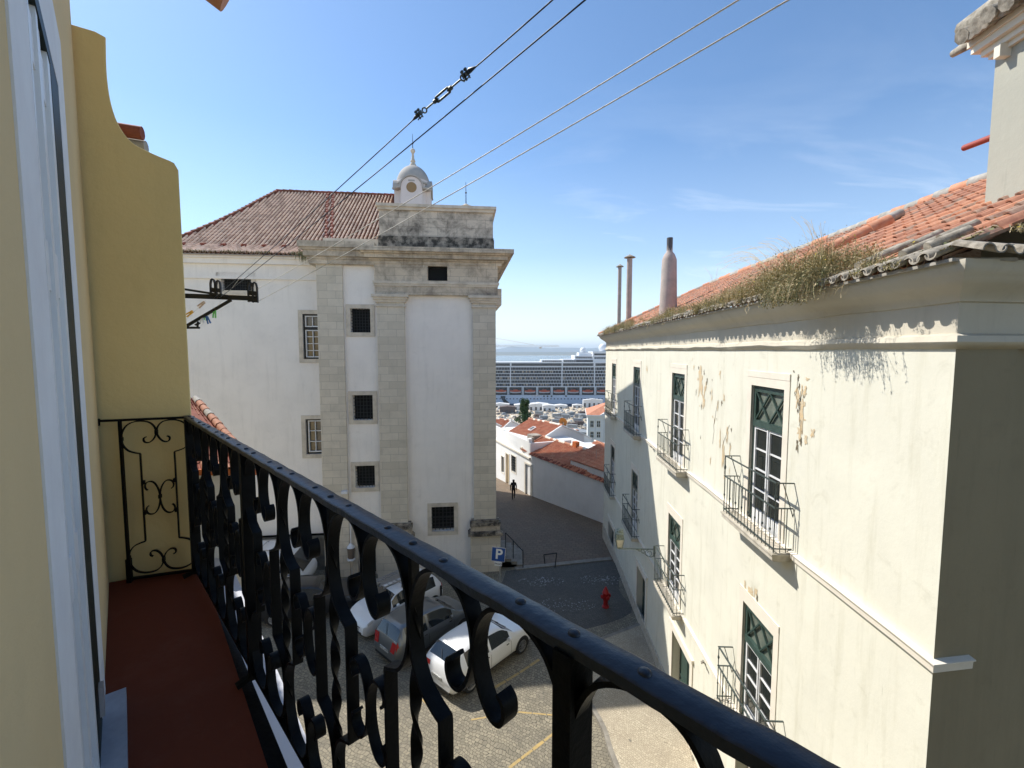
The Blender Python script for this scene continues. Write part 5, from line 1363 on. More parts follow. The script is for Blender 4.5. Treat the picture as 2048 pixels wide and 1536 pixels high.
    for sgn in (1, -1):
        mb = MB(M); xl = .5*L; 
        i0 = [k for k, t in enumerate(cuts) if .905 <= t <= .972]
        for a, b in zip(i0, i0[1:]):
            for j in (5, 4): 
                q = [secs[a][j], secs[b][j], secs[b][j+1], secs[a][j+1]]; n = .012
                mb.poly([(x+.004, (y+n*.8)*sgn, z+n) for x, y, z in q])
        mb.build('headlight', M_['clear_lens'], c, smooth=40, merge=.001)
        mb = MB(M); i0 = [k for k, t in enumerate(cuts) if .004 <= t <= .036]
        for a, b in zip(i0, i0[1:]):
            for j in (4, 5):
                q = [secs[a][j], secs[b][j], secs[b][j+1], secs[a][j+1]]; mb.poly([(x-.008, (y+.010)*sgn, z+.004) for x, y, z in q])
        i1 = [k for k, t in enumerate(cuts) if t <= .03 and .60 <= secs[k][8][2] <= 1.0]
        for a, b in zip(i1, i1[1:]):
            for j in (6, 7): q = [secs[a][j], secs[b][j], secs[b][j+1], secs[a][j+1]]; mb.poly([(x-.012, y*sgn, z+.004) for x, y, z in q])
        mb.build('tail_light', M_['red_lens'], c, smooth=30)
        tmi = g_front[0]+.015; zi = interp(belt, tmi)+.05; yi = side_y(tmi, zi-.05)
        mb = MB(M); mb.lathe([(.02,-.06),(.075,-.045),(.085,0),(.06,.05),(.02,.06)], ((tmi-.5)*L+.02, sgn*(yi+.12), zi+.03), 10, ax='x'); mb.bar(((tmi-.5)*L, sgn*yi, zi-.02), ((tmi-.5)*L+.02, sgn*(yi+.1), zi+.01), .04, .03); mb.build('wing_mirror', paint, c, smooth=50)
    mb = MB(M); mb.box(-.5*L-.022, -.5*L+.05, -.26, .26, .52, .63); mb.build('number_plate', M_['plate'], c); mb = MB(M); mb.box(.5*L-.05, .5*L+.022, -.26, .26, .36, .47); mb.build('number_plate', M_['plate'], c)
    mb = MB(M); mb.box(.5*L-.10, .5*L+.012, -.45, .45, .25, .34); mb.box(.5*L-.06, .5*L+.010, -.35, .35, .50, .535); mb.box(-.5*L-.012, -.5*L+.1, -hw*.72, hw*.72, .22, .30)
    mb.build('grille', M_['black'], c)
    mb = MB(M); t0 = g_rear[0]; mb.tube([((t0-.5)*L-.01, .0, interp(top, t0)+.03), ((t0+.05-.5)*L-.03, .22, smooth_tab(top, t0+.05)+.025)], .008, 5)
    t1 = g_front[1]; 
    for y in (.05, -.35): mb.tube([((t1-.5)*L+.02, y, interp(top, t1)+.02), ((t1-.05-.5)*L, y+.38, smooth_tab(top, t1-.05)+.02)], .007, 5)
    mb.build('wiper', M_['black'], c)
    if rack:
        mb = MB(M); zr = max(v for _, v in top)+.02
        for t in (.30, .52): mb.bar(((t-.5)*L, -hw*.66, zr+.10), ((t-.5)*L, hw*.66, zr+.10), .04, .03); mb.box((t-.5)*L-.05, (t-.5)*L+.05, -hw*.66, -hw*.6, zr-.04, zr+.1); mb.box((t-.5)*L-.05, (t-.5)*L+.05, hw*.6, hw*.66, zr-.04, zr+.1)
        mb.build('roof_bars', M_['alloy'], c)
        lad = thing('ladder', M @ Matrix.Translation((0, 0, zr+.12)), 'aluminium ladders lying on the roof rack of the white hatchback', 'ladder')
        for k, (dy, dz) in enumerate(((-.22, .15), (.18, .15), (-.2, .24))):
            mb = MB(M)
            for s in (-.15, .15): mb.bar((-1.2+k*.1, dy+s, zr+dz), (.75+k*.1, dy+s, zr+dz), .03, .06)
            for i in range(9): mb.bar((-1.1+k*.1+i*.22, dy-.15, zr+dz), (-1.1+k*.1+i*.22, dy+.15, zr+dz), .025, .025)
            mb.build('ladder_section', M_['alloy'], lad)
    return c
HATCH = [(0,.52),(.004,.62),(.012,.80),(.028,.93),(.055,1.02),(.135,1.33),(.155,1.375),(.24,1.42),(.42,1.425),(.55,1.37),(.60,1.31),(.715,.995),(.74,.965),(.86,.90),(.935,.80),(.975,.67),(.995,.54),(1,.48)]
HB = [(0,.85),(.1,.95),(.3,.93),(.72,.915),(1,.9)]
ROUND = [(0,.55),(.006,.72),(.015,.92),(.03,1.02),(.09,1.36),(.12,1.44),(.22,1.50),(.42,1.52),(.56,1.45),(.62,1.37),(.76,1.02),(.79,.98),(.88,.91),(.95,.79),(.985,.63),(1,.5)]
RB = [(0,.92),(.1,1.0),(.3,.98),(.76,.95),(1,.9)]
HEAD = 90-42.0
def cm(x, y, az, z=0.): return Matrix.Translation((x, y, z)) @ Matrix.Rotation(R(90-az), 4, 'Z')
car('parked_car', cm(-1.12, 15.98, 42), 'white hatchback whose roof catches the sun, nearest of the angled row', 4.24, 1.75, M_['car_white'], HATCH, HB, (.055,.135), (.60,.715), ((.155,.40),(.425,.65)), (.185,.805), .315)
car('parked_car', cm(-3.42, 17.25, 42), 'silver grey rounded hatchback between the two white cars', 3.85, 1.68, M_['car_grey'], ROUND, RB, (.03,.09), (.62,.76), ((.12,.36),(.385,.68)), (.16,.81), .29)
car('parked_car', cm(-5.0, 18.85, 222), 'white hatchback facing the balcony with ladders on its roof rack', 3.95, 1.68, M_['car_white'], ROUND, RB, (.03,.09), (.62,.76), ((.12,.36),(.385,.68)), (.16,.81), .29, rack=True)
car('parked_car', cm(-8.9, 19.2, 75), 'black car with a red tail light half hidden behind the railing', 4.2, 1.72, M_['car_dark'], HATCH, HB, (.055,.135), (.60,.715), ((.155,.40),(.425,.65)), (.185,.805), .31)
car('parked_car', cm(.95, 8.35, 83), 'silver car showing only its roof edge at the bottom of the view', 4.1, 1.72, M_['car_silver'], HATCH, HB, (.055,.135), (.60,.715), ((.155,.40),(.425,.65)), (.185,.805), .31)
# white van beside the church wall, side on
vx, vy = -12.0, 20.9
VM = frame((vx, vy), 84); van = thing('parked_van', VM, 'white delivery van with blue and yellow emblem beside the church wall', 'van', 'cars parked on the cobbled square')
mb = MB(VM); prof = [(-2.3,.35),(2.1,.35),(2.28,.55),(2.3,.95),(2.12,1.22),(1.62,1.95),(1.35,2.12),(-1.9,2.15),(-2.2,2.08),(-2.3,1.8)]
mb.prism(prof, -.9, .9); o = mb.build('body', M_['car_white'], van, smooth=30)
bv = o.modifiers.new('bevel', 'BEVEL'); bv.width = .12; bv.segments = 4; bv.limit_method = 'ANGLE'; bv.angle_limit = R(25)
mb = MB(VM); 
for z in (.95, 1.55): mb.box(-2.2, 1.2, -.912, -.895, z, z+.012)
for x in (-2.15, .2, 1.2): mb.box(x, x+.012, -.912, -.895, .5, 2.0)
mb.build('trim', M_['plastic'], van)
mb = MB(VM); mb.poly([(1.25,-.915,1.2),(1.95,-.915,1.2),(1.62,-.915,1.78),(1.25,-.915,1.82)]); mb.build('side_window', M_['car_glass'], van)
mb = MB(VM); mb.hexa([(2.16,-.78,1.22),(2.16,.78,1.22),(2.14,.78,1.22),(2.14,-.78,1.22)], [(1.70,-.7,1.90),(1.70,.7,1.90),(1.66,.7,1.90),(1.66,-.7,1.90)]); mb.build('windscreen', M_['car_glass'], van)
for x in (-1.5, 1.45):
    for y in (-.9, .9):
        s = -1 if y < 0 else 1
        mb = MB(VM); mb.lathe([(.2,-.16*s),(.33,-.15*s),(.34,0),(.31,.02*s),(.2,.02*s)], (x, y, .34), 20, ax='y'); wv = mb.build('wheel', M_['rubber'], van, smooth=40)
        mb = MB(VM); mb.lathe([(.21,0),(.18,.03*s),(.03,.02*s)], (x, y, .34), 14, ax='y'); mb.build('rim', M_['plastic'], wv)
mb = MB(VM)
ex, ez = pix(VM, 578, 1143, -.92); e0 = ex
pts = [(.42*math.cos(R(a)), .20*math.sin(R(a))) for a in range(0, 361, 15)]
P3 = []
for k in range(len(pts)-1):
    a, b = pts[k], pts[k+1]; t0 = .035+.06*abs(math.cos(R(k*15/2+40))); 
    mb.poly([(ex+a[0], -.919, ez+a[1]), (ex+b[0], -.919, ez+b[1]), (ex+b[0]*(1-t0*2), -.919, ez+b[1]*(1-t0*2.6)), (ex+a[0]*(1-t0*2), -.919, ez+a[1]*(1-t0*2.6))])
mb.poly([(ex-.40,-.920,ez-.04),(ex-.18,-.920,ez-.17),(ex-.16,-.920,ez+.15),(ex-.38,-.920,ez+.07)])
mb.build('emblem', M_['blue_mark'], van)
mb = MB(VM); mb.poly([(ex+.14+.13*math.cos(R(a)), -.921, ez-.01+.14*math.sin(R(a))) for a in range(0, 360, 20)]); mb.build('emblem_disc', M_['amber'], van)
mb = MB(VM); 
for y in (-.6, .6): mb.bar((-1.9, y, 2.22), (1.2, y, 2.22), .04, .04)
for x in (-1.7,-1.1,-.5,.1,.7,1.1): mb.bar((x, -.6, 2.22), (x, .6, 2.22), .04, .03); mb.box(x-.02,x+.02,-.6,-.57,2.1,2.22); mb.box(x-.02,x+.02,.57,.6,2.1,2.22)
mb.build('roof_rack', M_['alloy'], van)

# ---------------------------------------------------------------- bollards, sign, hydrant, handrails
BL = [(882, 1171, 'slim black bollard behind the silver grey hatchback'), (927, 1195, 'slim black bollard at the nose of the silver grey hatchback'), (980, 1218, 'slim black bollard ahead of the sunlit white hatchback'), (652, 1132, 'slim black bollard between the van and the side door')]
for px, py, lb in BL:
    p = onz(px, py, .95); p.z = 0
    if py > 1190: p += Vector((.05, .35, 0))
    b = thing('bollard', Matrix.Translation(p), lb, 'bollard', 'bollards at the head of the parking bays')
    mb = MB(Matrix.Translation(p)); mb.lathe([(.07,0),(.07,.05),(.045,.07),(.042,.78),(.055,.79),(.055,.82),(.04,.84)], n=12); mb.build('post', M_['black'], b, smooth=40)
    mb = MB(Matrix.Translation(p)); mb.lathe([(.035,.84),(.052,.87),(.05,.91),(.03,.95),(.005,.96)], n=12); mb.build('cap', M_['black'], b, smooth=50)
# parking sign
sp_ = at(997, 1108, 19.75); SGM = frame((sp_.x, sp_.y, 0), 96)
sgn = thing('parking_sign', SGM, 'blue parking sign with white letter P and small PAGO plate on a grey pole', 'sign')
sgz = sp_.z
tilt = Matrix.Translation((0, -.045, sgz)) @ Matrix.Rotation(R(4), 4, 'Y')
mb = MB(SGM); mb.tube([(0.06, 0, 0), (0.06, 0, sgz+.34)], .03, 10); mb.build('pole', M_['galv'], sgn, smooth=40)
mb = MB(SGM @ tilt); mb.box(-.31, .31, -.006, .008, -.33, .33); mb.box(-.295, .295, -.008, -.006, -.315, .315, 1); mb.build('sign_panel', [M_['sign_white'], M_['sign_blue']], sgn)
mb = MB(SGM @ tilt @ Matrix.Translation((0, 0, -.44))); mb.box(-.15, .19, -.006, .006, -.09, .09); mb.build('small_plate', M_['sign_white'], sgn)
def text(s, size, M, mat, parent, name='lettering', ext=.001, bold=0):
    cu = bpy.data.curves.new('lettering', 'FONT'); cu.body = s; cu.size = size; cu.align_x = 'CENTER'; cu.align_y = 'CENTER'; cu.extrude = ext; cu.offset = bold
    o = bpy.data.objects.new('lettering', cu); COL.objects.link(o); bpy.context.view_layer.update()
    me = bpy.data.meshes.new_from_object(o.evaluated_get(bpy.context.evaluated_depsgraph_get())); bpy.data.objects.remove(o)
    me.materials.clear(); me.materials.append(mat)
    t = bpy.data.objects.new(name, me); COL.objects.link(t); t.parent = parent; t.matrix_parent_inverse = Matrix.Identity(4)
    t.matrix_basis = gm(parent).inverted() @ M @ Matrix.Rotation(R(90), 4, 'X'); return t
text('P', .64, SGM @ tilt @ Matrix.Translation((.02, -.0105, .0)), M_['sign_white'], sgn, bold=.016)
text('PAGO', .115, SGM @ tilt @ Matrix.Translation((.02, -.0085, -.44)), M_['black'], sgn, bold=.002)
# hydrant
hp = onz(1211, 1214, 0); HM = Matrix.Translation(hp); hy = thing('fire_hydrant', HM, 'red fire hydrant on the shaded cobbles by the green facade', 'fire hydrant')
mb = MB(HM); mb.lathe([(.16,0),(.16,.05),(.11,.07),(.10,.30),(.13,.34),(.14,.62),(.16,.64),(.16,.68),(.13,.72),(.10,.82),(.05,.88),(.05,.93),(.02,.95)], n=14); mb.build('body', M_['hydrant'], hy, smooth=45)
for a in (200, 20, 290):
    mb = MB(HM @ Matrix.Rotation(R(a), 4, 'Z')); mb.lathe([(.06,.08),(.06,.17),(.085,.175),(.085,.22),(.03,.24)], (0,0,.52), 10, ax='x'); mb.build('outlet', M_['hydrant'], hy, smooth=45)
# handrails of the steps by the tower
def rail(name, label, posts, tops, thick=.022):
    M0 = Matrix.Translation(posts[0]); h = thing('handrail', M0, label, 'handrail', 'handrails at the end of the square')
    for p, t in zip(posts, tops):
        mb = MB(M0); mb.tube([p-posts[0], t-posts[0]], thick, 8); mb.build('post', M_['black'], h, smooth=50)
    mb = MB(M0); mb.tube([t-posts[0] for t in tops], thick*1.15, 8); mb.build('top_bar', M_['black'], h, smooth=50)
p1 = onz(1046, 1137, 0); p3 = Vector((-.35, p1.y+.6, .72)); p2 = p1.lerp(p3, .55)
rail('h', 'black sloping handrail with three posts beside the tower steps', [p1, p2, p3], [p1+Vector((0,0,.95)), p2+Vector((0,0,.98)), p3+Vector((0,0,.98))])
pa, pb = onz(1110, 1135, 0), onz(1090, 1129, 0)
rail('h', 'short black handrail with two posts standing alone on the kerb', [pa, pb], [pa+Vector((.08,-.05,.82)), pb+Vector((-.06,.05,.52))], .028)
# steps and flank wall climbing to the tower side
mb = MB()
for k in range(5):
    x1 = p1.x-.02-k*.3; mb.box(-.78, x1, p1.y+.15, p1.y+2.2, -.05, .15*(k+1))
st = mb.build('stone_steps', M_['kerb']); tag(st, 'short flight of stone steps rising against the tower corner', 'steps')

# ---------------------------------------------------------------- walking person
def person():
    p = at(1027, 1001, 38.2); p.z = gz(0, 38.2)+.005; PM = Matrix.Translation(p) @ Matrix.Rotation(R(8), 4, 'Z')
    per = thing('person', PM, 'person in black clothes walking up the street with arms at the sides', 'person')
    J = {'pel':(0,0,.96,.15,.11),'bel':(0,0,1.12,.155,.11),'che':(0,.01,1.32,.19,.12),'nek':(0,.0,1.48,.065,.06),'hea':(0,-.01,1.60,.10,.11),'top':(0,-.01,1.70,.085,.09),
         'sl':(-.19,0,1.43,.075,.075),'el':(-.25,.03,1.15,.055,.055),'wl':(-.26,-.03,.90,.036,.036),'hl':(-.255,-.05,.81,.035,.045),
         'sr':(.19,0,1.43,.075,.075),'er':(.25,-.02,1.15,.055,.055),'wr':(.25,-.10,.91,.036,.036),'hr':(.245,-.12,.82,.035,.045),
         'tl':(-.10,0,.90,.10,.10),'kl':(-.10,-.10,.52,.065,.065),'al':(-.10,-.06,.10,.045,.05),'fl':(-.11,-.22,.05,.04,.035),
         'tr':(.10,0,.90,.10,.10),'kr':(.10,.04,.52,.065,.065),'ar':(.10,.20,.14,.045,.05),'fr':(.11,.08,.05,.04,.035)}
    E = [('pel','bel'),('bel','che'),('che','nek'),('nek','hea'),('hea','top'),('che','sl'),('sl','el'),('el','wl'),('wl','hl'),('che','sr'),('sr','er'),('er','wr'),('wr','hr'),('pel','tl'),('tl','kl'),('kl','al'),('al','fl'),('pel','tr'),('tr','kr'),('kr','ar'),('ar','fr')]
    names = list(J); me = bpy.data.meshes.new('body'); me.from_pydata([J[n][:3] for n in names], [(names.index(a), names.index(b)) for a, b in E], [])
    o = bpy.data.objects.new('body', me); COL.objects.link(o); sk = o.modifiers.new('skin', 'SKIN')
    for i, n in enumerate(names): me.skin_vertices[0].data[i].radius = J[n][3:]
    me.skin_vertices[0].data[0].use_root = True
    ss = o.modifiers.new('s', 'SUBSURF'); ss.levels = ss.render_levels = 2
    me.materials.append(M_['cloth_black']); o.parent = per
    bpy.context.view_layer.update()
    # hands with fingers, hair and neck as worn parts
    mb = MB(PM)
    for s, y0 in ((-1, -.05), (1, -.12)):
        x = s*.25
        for k in range(4): yy = y0-.03+k*.018; mb.tube([(x, yy, .80), (x-s*.006, yy-.004, .755), (x-s*.018, yy-.006, .725-.006*abs(k-1.5))], [.0085, .0078, .006], 6)
        mb.tube([(x, y0-.035, .84), (x-s*.01, y0-.065, .81), (x-s*.012, y0-.07, .78)], [.010, .009, .007], 6)
    mb.build('fingers', M_['skin'], per, smooth=50)
    mb = MB(PM); mb.lathe([(.02,1.745),(.08,1.73),(.107,1.67),(.104,1.60),(.08,1.54)][::-1], (0,-.004,0), 14); mb.build('hair', M_['black'], per, smooth=60)
person()
# ================================================================ houses beyond the street
WA = frame((1.62, 39.7), math.degrees(math.atan2(4.95, -8.7)))
gw = thing('garden_wall', WA, 'long white street wall with red tile coping running down to the right', 'wall')
zw = 2.25
def simple_window(M, root, h, mat='glass', fw=.12, bars=True, d=.12, frame_m='surround', name='window'):
    mb = MB(M); mb.ringbox(*h, fw, -.03, .02); wd = mb.build(name, M_[frame_m], root)
    mb = MB(M); mb.box(h[0], h[1], d, d+.02, h[2], h[3]); mb.build('pane', M_[mat], wd)
    if bars:
        mb = MB(M); grille(mb, h, .0, 5, 6, .02); mb.build('grille', M_['iron'], wd)
    return wd
dw = prect(WA, 1051, 930, 1063, 974); dw = (dw[0], dw[1], gz(0, 39)-.2, dw[3])
mb = MB(WA); mb.wall(0, 13, -4, zw, [dw], .25); mb.plan([(0,.25),(13,.25),(13,.45),(0,.45)], -4, zw); mb.plan([(0,0),(0,.3),(-.02,.3),(-.02,0)], -4, zw); mb.poly([(0,0,zw),(13,0,zw),(13,.3,zw),(0,.3,zw)]); mb.build('wall', M_['house_white'], gw)
mb = MB(WA); mb.box(dw[0], dw[1], .2, .24, dw[2], dw[3]); dd = mb.build('door', M_['green_paint'], gw); mb = MB(WA); mb.ringbox(*dw, .16, -.04, .02, wb=0); mb.build('door_frame', M_['surround'], dd)
mb = MB(WA)
tiles(mb, lambda x, s: Vector((x, -.18+s*.9, zw+.04+s*.35)), Vector((0,-.36,.93)), 13.2, lambda x: .45, .2, .3, .05, 6, .03, (0,1))
mb.build('coping', [M_['tile_red'], M_['rooftop']], gw, recalc=False, smooth=50)
# low house behind the wall, roof sloping to the street
lh = thing('low_house', WA @ Matrix.Translation((0, .5, 0)), 'low house behind the street wall with long clay roof and mortared ridge', 'house')
mb = MB(WA); mb.plan([(-1.6,.46),(9,.46),(9,5),(-1.6,5)], -6, zw+.05); mb.build('wall', M_['house_pink'], lh)
mb = MB(WA); tiles(mb, lambda x, s: Vector((-1.8+x, .1+s*.93, zw+.12+s*.34)), Vector((0,-.34,.94)), 9.6, lambda x: 2.7, .26, .4, .065, 6, .03, (0,0,1))
mb.poly([(-1.8,2.6,zw+1.03),(7.8,2.6,zw+1.03),(7.8,5.2,zw+.1),(-1.8,5.2,zw+.1)], 0); mb.poly([(-1.8,.1,zw+.06),(7.8,.1,zw+.06),(7.8,2.62,zw+.98),(-1.8,2.62,zw+.98)], 1)
rr_ = mb.build('roof', [M_['rooftop'], M_['tileA'], M_['mortar']], lh, recalc=False, smooth=50)
mb = MB(WA); roll(mb, (-1.8, 2.62, zw+1.08), (7.8, 2.62, zw+1.08), .13, (0,1), .42); roll(mb, (-1.8,.1,zw+.18), (-1.8,2.6,zw+1.08), .13, (0,1), .4); mb.build('ridge_tiles', [M_['tileB'], M_['surround']], rr_, smooth=50)
mb = MB(WA); mb.box(3.0, 3.5, 2.4, 2.8, zw+.8, zw+1.5); mb.build('chimney', M_['orange'] if 'orange' in M_ else M_['ridge_or'], rr_)
an = thing('roof_annex', WA @ Matrix.Translation((6, .6, zw)), 'small white rooftop annex with tiled edge on the long street wall', 'annex')
mb = MB(WA); mb.plan([(5.4,.42),(11.4,.42),(11.4,3.6),(5.4,3.6)], zw-.5, zw+.62); mb.build('wall', M_['house_white'], an)
mb = MB(WA); mb.plan([(11.42,.40),(13,.40),(13,2.6),(11.42,2.6)], zw-.5, zw+.62); mb.build('yellow_wall', M_['house_ochre'], an)
mb = MB(WA); tiles(mb, lambda x, s: Vector((5.3+x, .3+s*.95, zw+.68+s*.28)), Vector((0,-.3,.95)), 7.7, lambda x: 3.3, .26, .42, .06, 6, .03, (0,0,1)); mb.poly([(5.3,.3,zw+.64),(13,.3,zw+.64),(13,3.5,zw+1.5),(5.3,3.5,zw+1.5)], 0); mb.poly([(5.3,.3,zw+.6),(5.3,3.5,zw+1.5),(5.3,3.5,zw+.6)], 2); mb.build('roof', [M_['rooftop'], M_['tileA'], M_['house_white']], an, recalc=False, smooth=50)
# sunlit house at the far left, with roof terrace
HA = frame((-1.28, 47), 158.3); HL = 7.85
th = thing('terrace_house', HA, 'sunlit white house with roof terrace parapet at the far end of the street', 'house')
zc_ = pix(HA, 1020, 894)[1]; zp_ = pix(HA, 1020, 866)[1]; gz_ = gz(0, 47)
hh = [prect(HA, 1003, 913, 1008, 945), prect(HA, 1012, 908, 1018, 951), prect(HA, 1023, 912, 1032, 944)]
hh[1] = (hh[1][0], hh[1][1], gz_+.1, hh[1][3])
mb = MB(HA); mb.wall(-8, HL, -5, zc_, hh, .25); mb.plan([(-8,.26),(HL,.26),(HL,8),(-8,8)], -5, zc_); mb.plan([(HL-.01,0),(HL,0),(HL,.3),(HL-.01,.3)], -5, zc_)
mb.build('wall', M_['house_white'], th)
mb = MB(HA); mb.box(-8, HL+.1, -.12, .25, zc_-.12, zc_+.05); mb.box(-8, HL+.05, -.06, .25, zc_-.22, zc_-.12); mb.build('cornice', M_['surround'], th)
mb = MB(HA); mb.box(-8, HL-.6, -.0, .18, zc_+.05, zp_); mb.box(HL-.6, HL-.2, -.02, .3, zc_+.05, zp_+.25); mb.box(HL-.2, HL, .0, 4.2, zc_+.05, zp_-.1); mb.box(1.2, 1.35, -.02, .2, zp_, zp_+.05); mb.build('terrace_parapet', M_['house_white'], th)
simple_window(HA, th, hh[0], 'glass', .1, False); simple_window(HA, th, hh[2], 'glass', .12, True)
mb = MB(HA); mb.box(hh[1][0], hh[1][1], .2, .24, hh[1][2], hh[1][3]); d_ = mb.build('door', M_['house_ochre'], th); mb = MB(HA); mb.ringbox(*hh[1], .14, -.04, .02, wb=0); mb.build('door_frame', M_['surround'], d_)
mb = MB(HA); mb.box(HL-1.6, HL-1.1, .5, .9, zc_, zp_+.15); mb.box(HL-3.4, HL-2.2, 1.2, 2.2, zc_, zp_+.1); mb.build('terrace_store', M_['rubble'], th)
# gable houses
def gable(name, M, w, d, ze, zr, zb, label, wall='house_pink', roofm='rooftop', det=True, skylight=False, cat='house', chim=False):
    h = thing(name, M, label, cat)
    mb = MB(M); mb.prism([(-w/2,zb),(w/2,zb),(w/2,ze),(0,zr),(-w/2,ze)], 0, d); mb.build('wall', M_[wall], h)
    mb = MB(M); sl = math.hypot(w/2, zr-ze)+.25; cx, cz = (w/2)/math.hypot(w/2, zr-ze), (zr-ze)/math.hypot(w/2, zr-ze)
    for s in (-1, 1):
        a = lambda x, q, s=s: Vector((s*(w/2+.2)-s*q*cx, -.12+x, ze-.08+q*cz+.05))
        nn = Vector((s*cz, 0, cx))
        if det: tiles(mb, a, nn, d+.24, lambda x: sl, .26, .42, .06, 6, .03, (0,0,1))
        mb.poly([a(0,0)-nn*.02, a(d+.24,0)-nn*.02, a(d+.24,sl)-nn*.02, a(0,sl)-nn*.02], 0)
    rf_ = mb.build('roof', [M_[roofm], M_['tileA']], h, recalc=False, smooth=50)
    mb = MB(M); roll(mb, (0,-.12,zr+.12), (0,d+.12,zr+.12), .14, (0,1), .42)
    mb.bar((-w/2-.1,-.06,ze+.02), (0,-.06,zr+.10), .14, .12, 2); mb.bar((w/2+.1,-.06,ze+.02), (0,-.06,zr+.10), .14, .12, 2)
    mb.build('ridge_tiles', [M_['tileB'], M_['surround'], M_['house_white']], rf_, smooth=50)
    if skylight:
        p = Vector((-w/4-.1, d*.52, (ze+zr)/2+.12)); mb = MB(M); dx = Vector((cx,0,cz))*.42; dy = Vector((0,.30,0)); up_ = Vector((-cz,0,cx))*.08
        mb.hexa([p-dx-dy, p+dx-dy, p+dx+dy, p-dx+dy], [p-dx-dy+up_, p+dx-dy+up_, p+dx+dy+up_, p-dx+dy+up_]); mb.build('skylight', M_['sign_white'], rf_)
        mb = MB(M); dx *= .8; dy *= .75; up_ *= 1.1; mb.poly([p-dx-dy+up_, p+dx-dy+up_, p+dx+dy+up_, p-dx+dy+up_]); mb.build('skylight_glass', M_['ship_dark'], rf_)
    if chim: mb = MB(M); mb.box(-.3, .3, d*.7, d*.7+.6, zr-.3, zr+.7); mb.build('chimney', M_[wall], rf_)
    return h
HG = frame((5.6, 49.9), 55)
gable('gable_house', HG, 6.9, 6.0, 1.75, 3.1, -8, 'white gable fronted house with orange tiled roof and a small skylight', 'house_pink', skylight=True)
e1 = at(1158, 872, 60); gable('gable_house', frame((e1.x-.2, e1.y), 62), 4.6, 6, e1.z-.6, e1.z+.6, -14, 'smaller tan roofed house right of the skylight house', 'house_white', 'rooftop')
e2 = at(1022, 852, 62); gable('gable_house', frame((e2.x, e2.y), 40), 4.4, 5, e2.z-.3, e2.z+.65, -14, 'low orange roofed house left of the tree', 'house_white', 'rooftop', chim=True)
e3 = at(1003, 848, 56); gable('gable_house', frame((e3.x-1.5, e3.y), 60), 3.2, 4, e3.z-.4, e3.z+.4, -14, 'narrow orange roof tight against the tower edge', 'house_pink', 'rooftop', det=False)
e4 = at(1215, 915, 52); gable('gable_house', frame((e4.x+1.5, e4.y+2), 70), 5.5, 5, e4.z-.6, e4.z+.5, -12, 'orange roof disappearing behind the pale green facade', 'house_white', 'rooftop')
e5 = at(1192, 893, 56); bx = thing('flat_roof_house', Matrix.Translation((e5.x, e5.y, -8)), 'small white flat roofed block with a round drum beside it', 'house')
mb = MB(Matrix.Translation((e5.x, e5.y, 0))); mb.box(-1.4, 2.6, 0, 3, -8, e5.z-.1); mb.build('wall', M_['house_white'], bx); mb = MB(Matrix.Translation((e5.x+.6, e5.y-1.2, 0))); mb.lathe([(1.3,-7),(1.3,e5.z-1.0)], n=20); mb.build('drum', M_['house_white'], bx, smooth=40)
# white palace
PF = frame(tuple(at(1176, 860, 128))[:2], 98); pz = at(1176, 832, 128).z; pb = -30
pal = thing('palace', PF @ Matrix.Translation((0,0,pb)), 'white two storey palace with pilasters and orange roof above the quay', 'building')
pw = []
for i, px in enumerate((1184, 1197, 1214)):
    for y0, y1 in ((842, 854), (864, 875)): pw.append(prect(PF, px-3, y0, px+3, y1))
mb = MB(PF); mb.wall(0, 22, pb, pz, pw, .4); mb.plan([(0,.4),(22,.4),(22,14),(0,14)], pb, pz); mb.plan([(-.01,0),(0,0),(0,.5),(-.01,.5)], pb, pz); mb.build('wall', M_['house_white'], pal)
for h in pw: simple_window(PF, pal, h, 'glass', .18, False, .25); 
for h in pw:
    mb = MB(PF); xm = (h[0]+h[1])/2; mb.box(xm-.05, xm+.05, .1, .2, h[2], h[3]); mb.box(h[0], h[1], .1, .2, (h[2]+h[3])/2-.05, (h[2]+h[3])/2+.05); mb.build('window_bars', M_['white_paint'], pal)
mb = MB(PF)
for px in (1177, 1205, 1210, 1222): x = pix(PF, px, 860)[0]; mb.box(x-.25, x+.25, -.15, 0, pb, pz-.5)
mb.box(-.6, 22, -.6, 14, pz, pz+.35); mb.box(-.3, 22, -.3, 14, pz-.5, pz); mb.build('cornice', M_['house_white'], pal)
mb = MB(PF); mb.hexa([(-.5,-.5,pz+.35),(22,-.5,pz+.35),(22,14,pz+.35),(-.5,14,pz+.35)], [(6,5.5,pz+3.4),(18,5.5,pz+3.4),(18,7.5,pz+3.4),(6,7.5,pz+3.4)]); mb.build('roof', M_['rooftop'], pal)
mb = MB(PF); mb.prism([(3.2,pz+.35),(9.6,pz+.35),(6.4,pz+2.0)], -.55, 2.0); mb.build('pediment', M_['house_white'], pal)
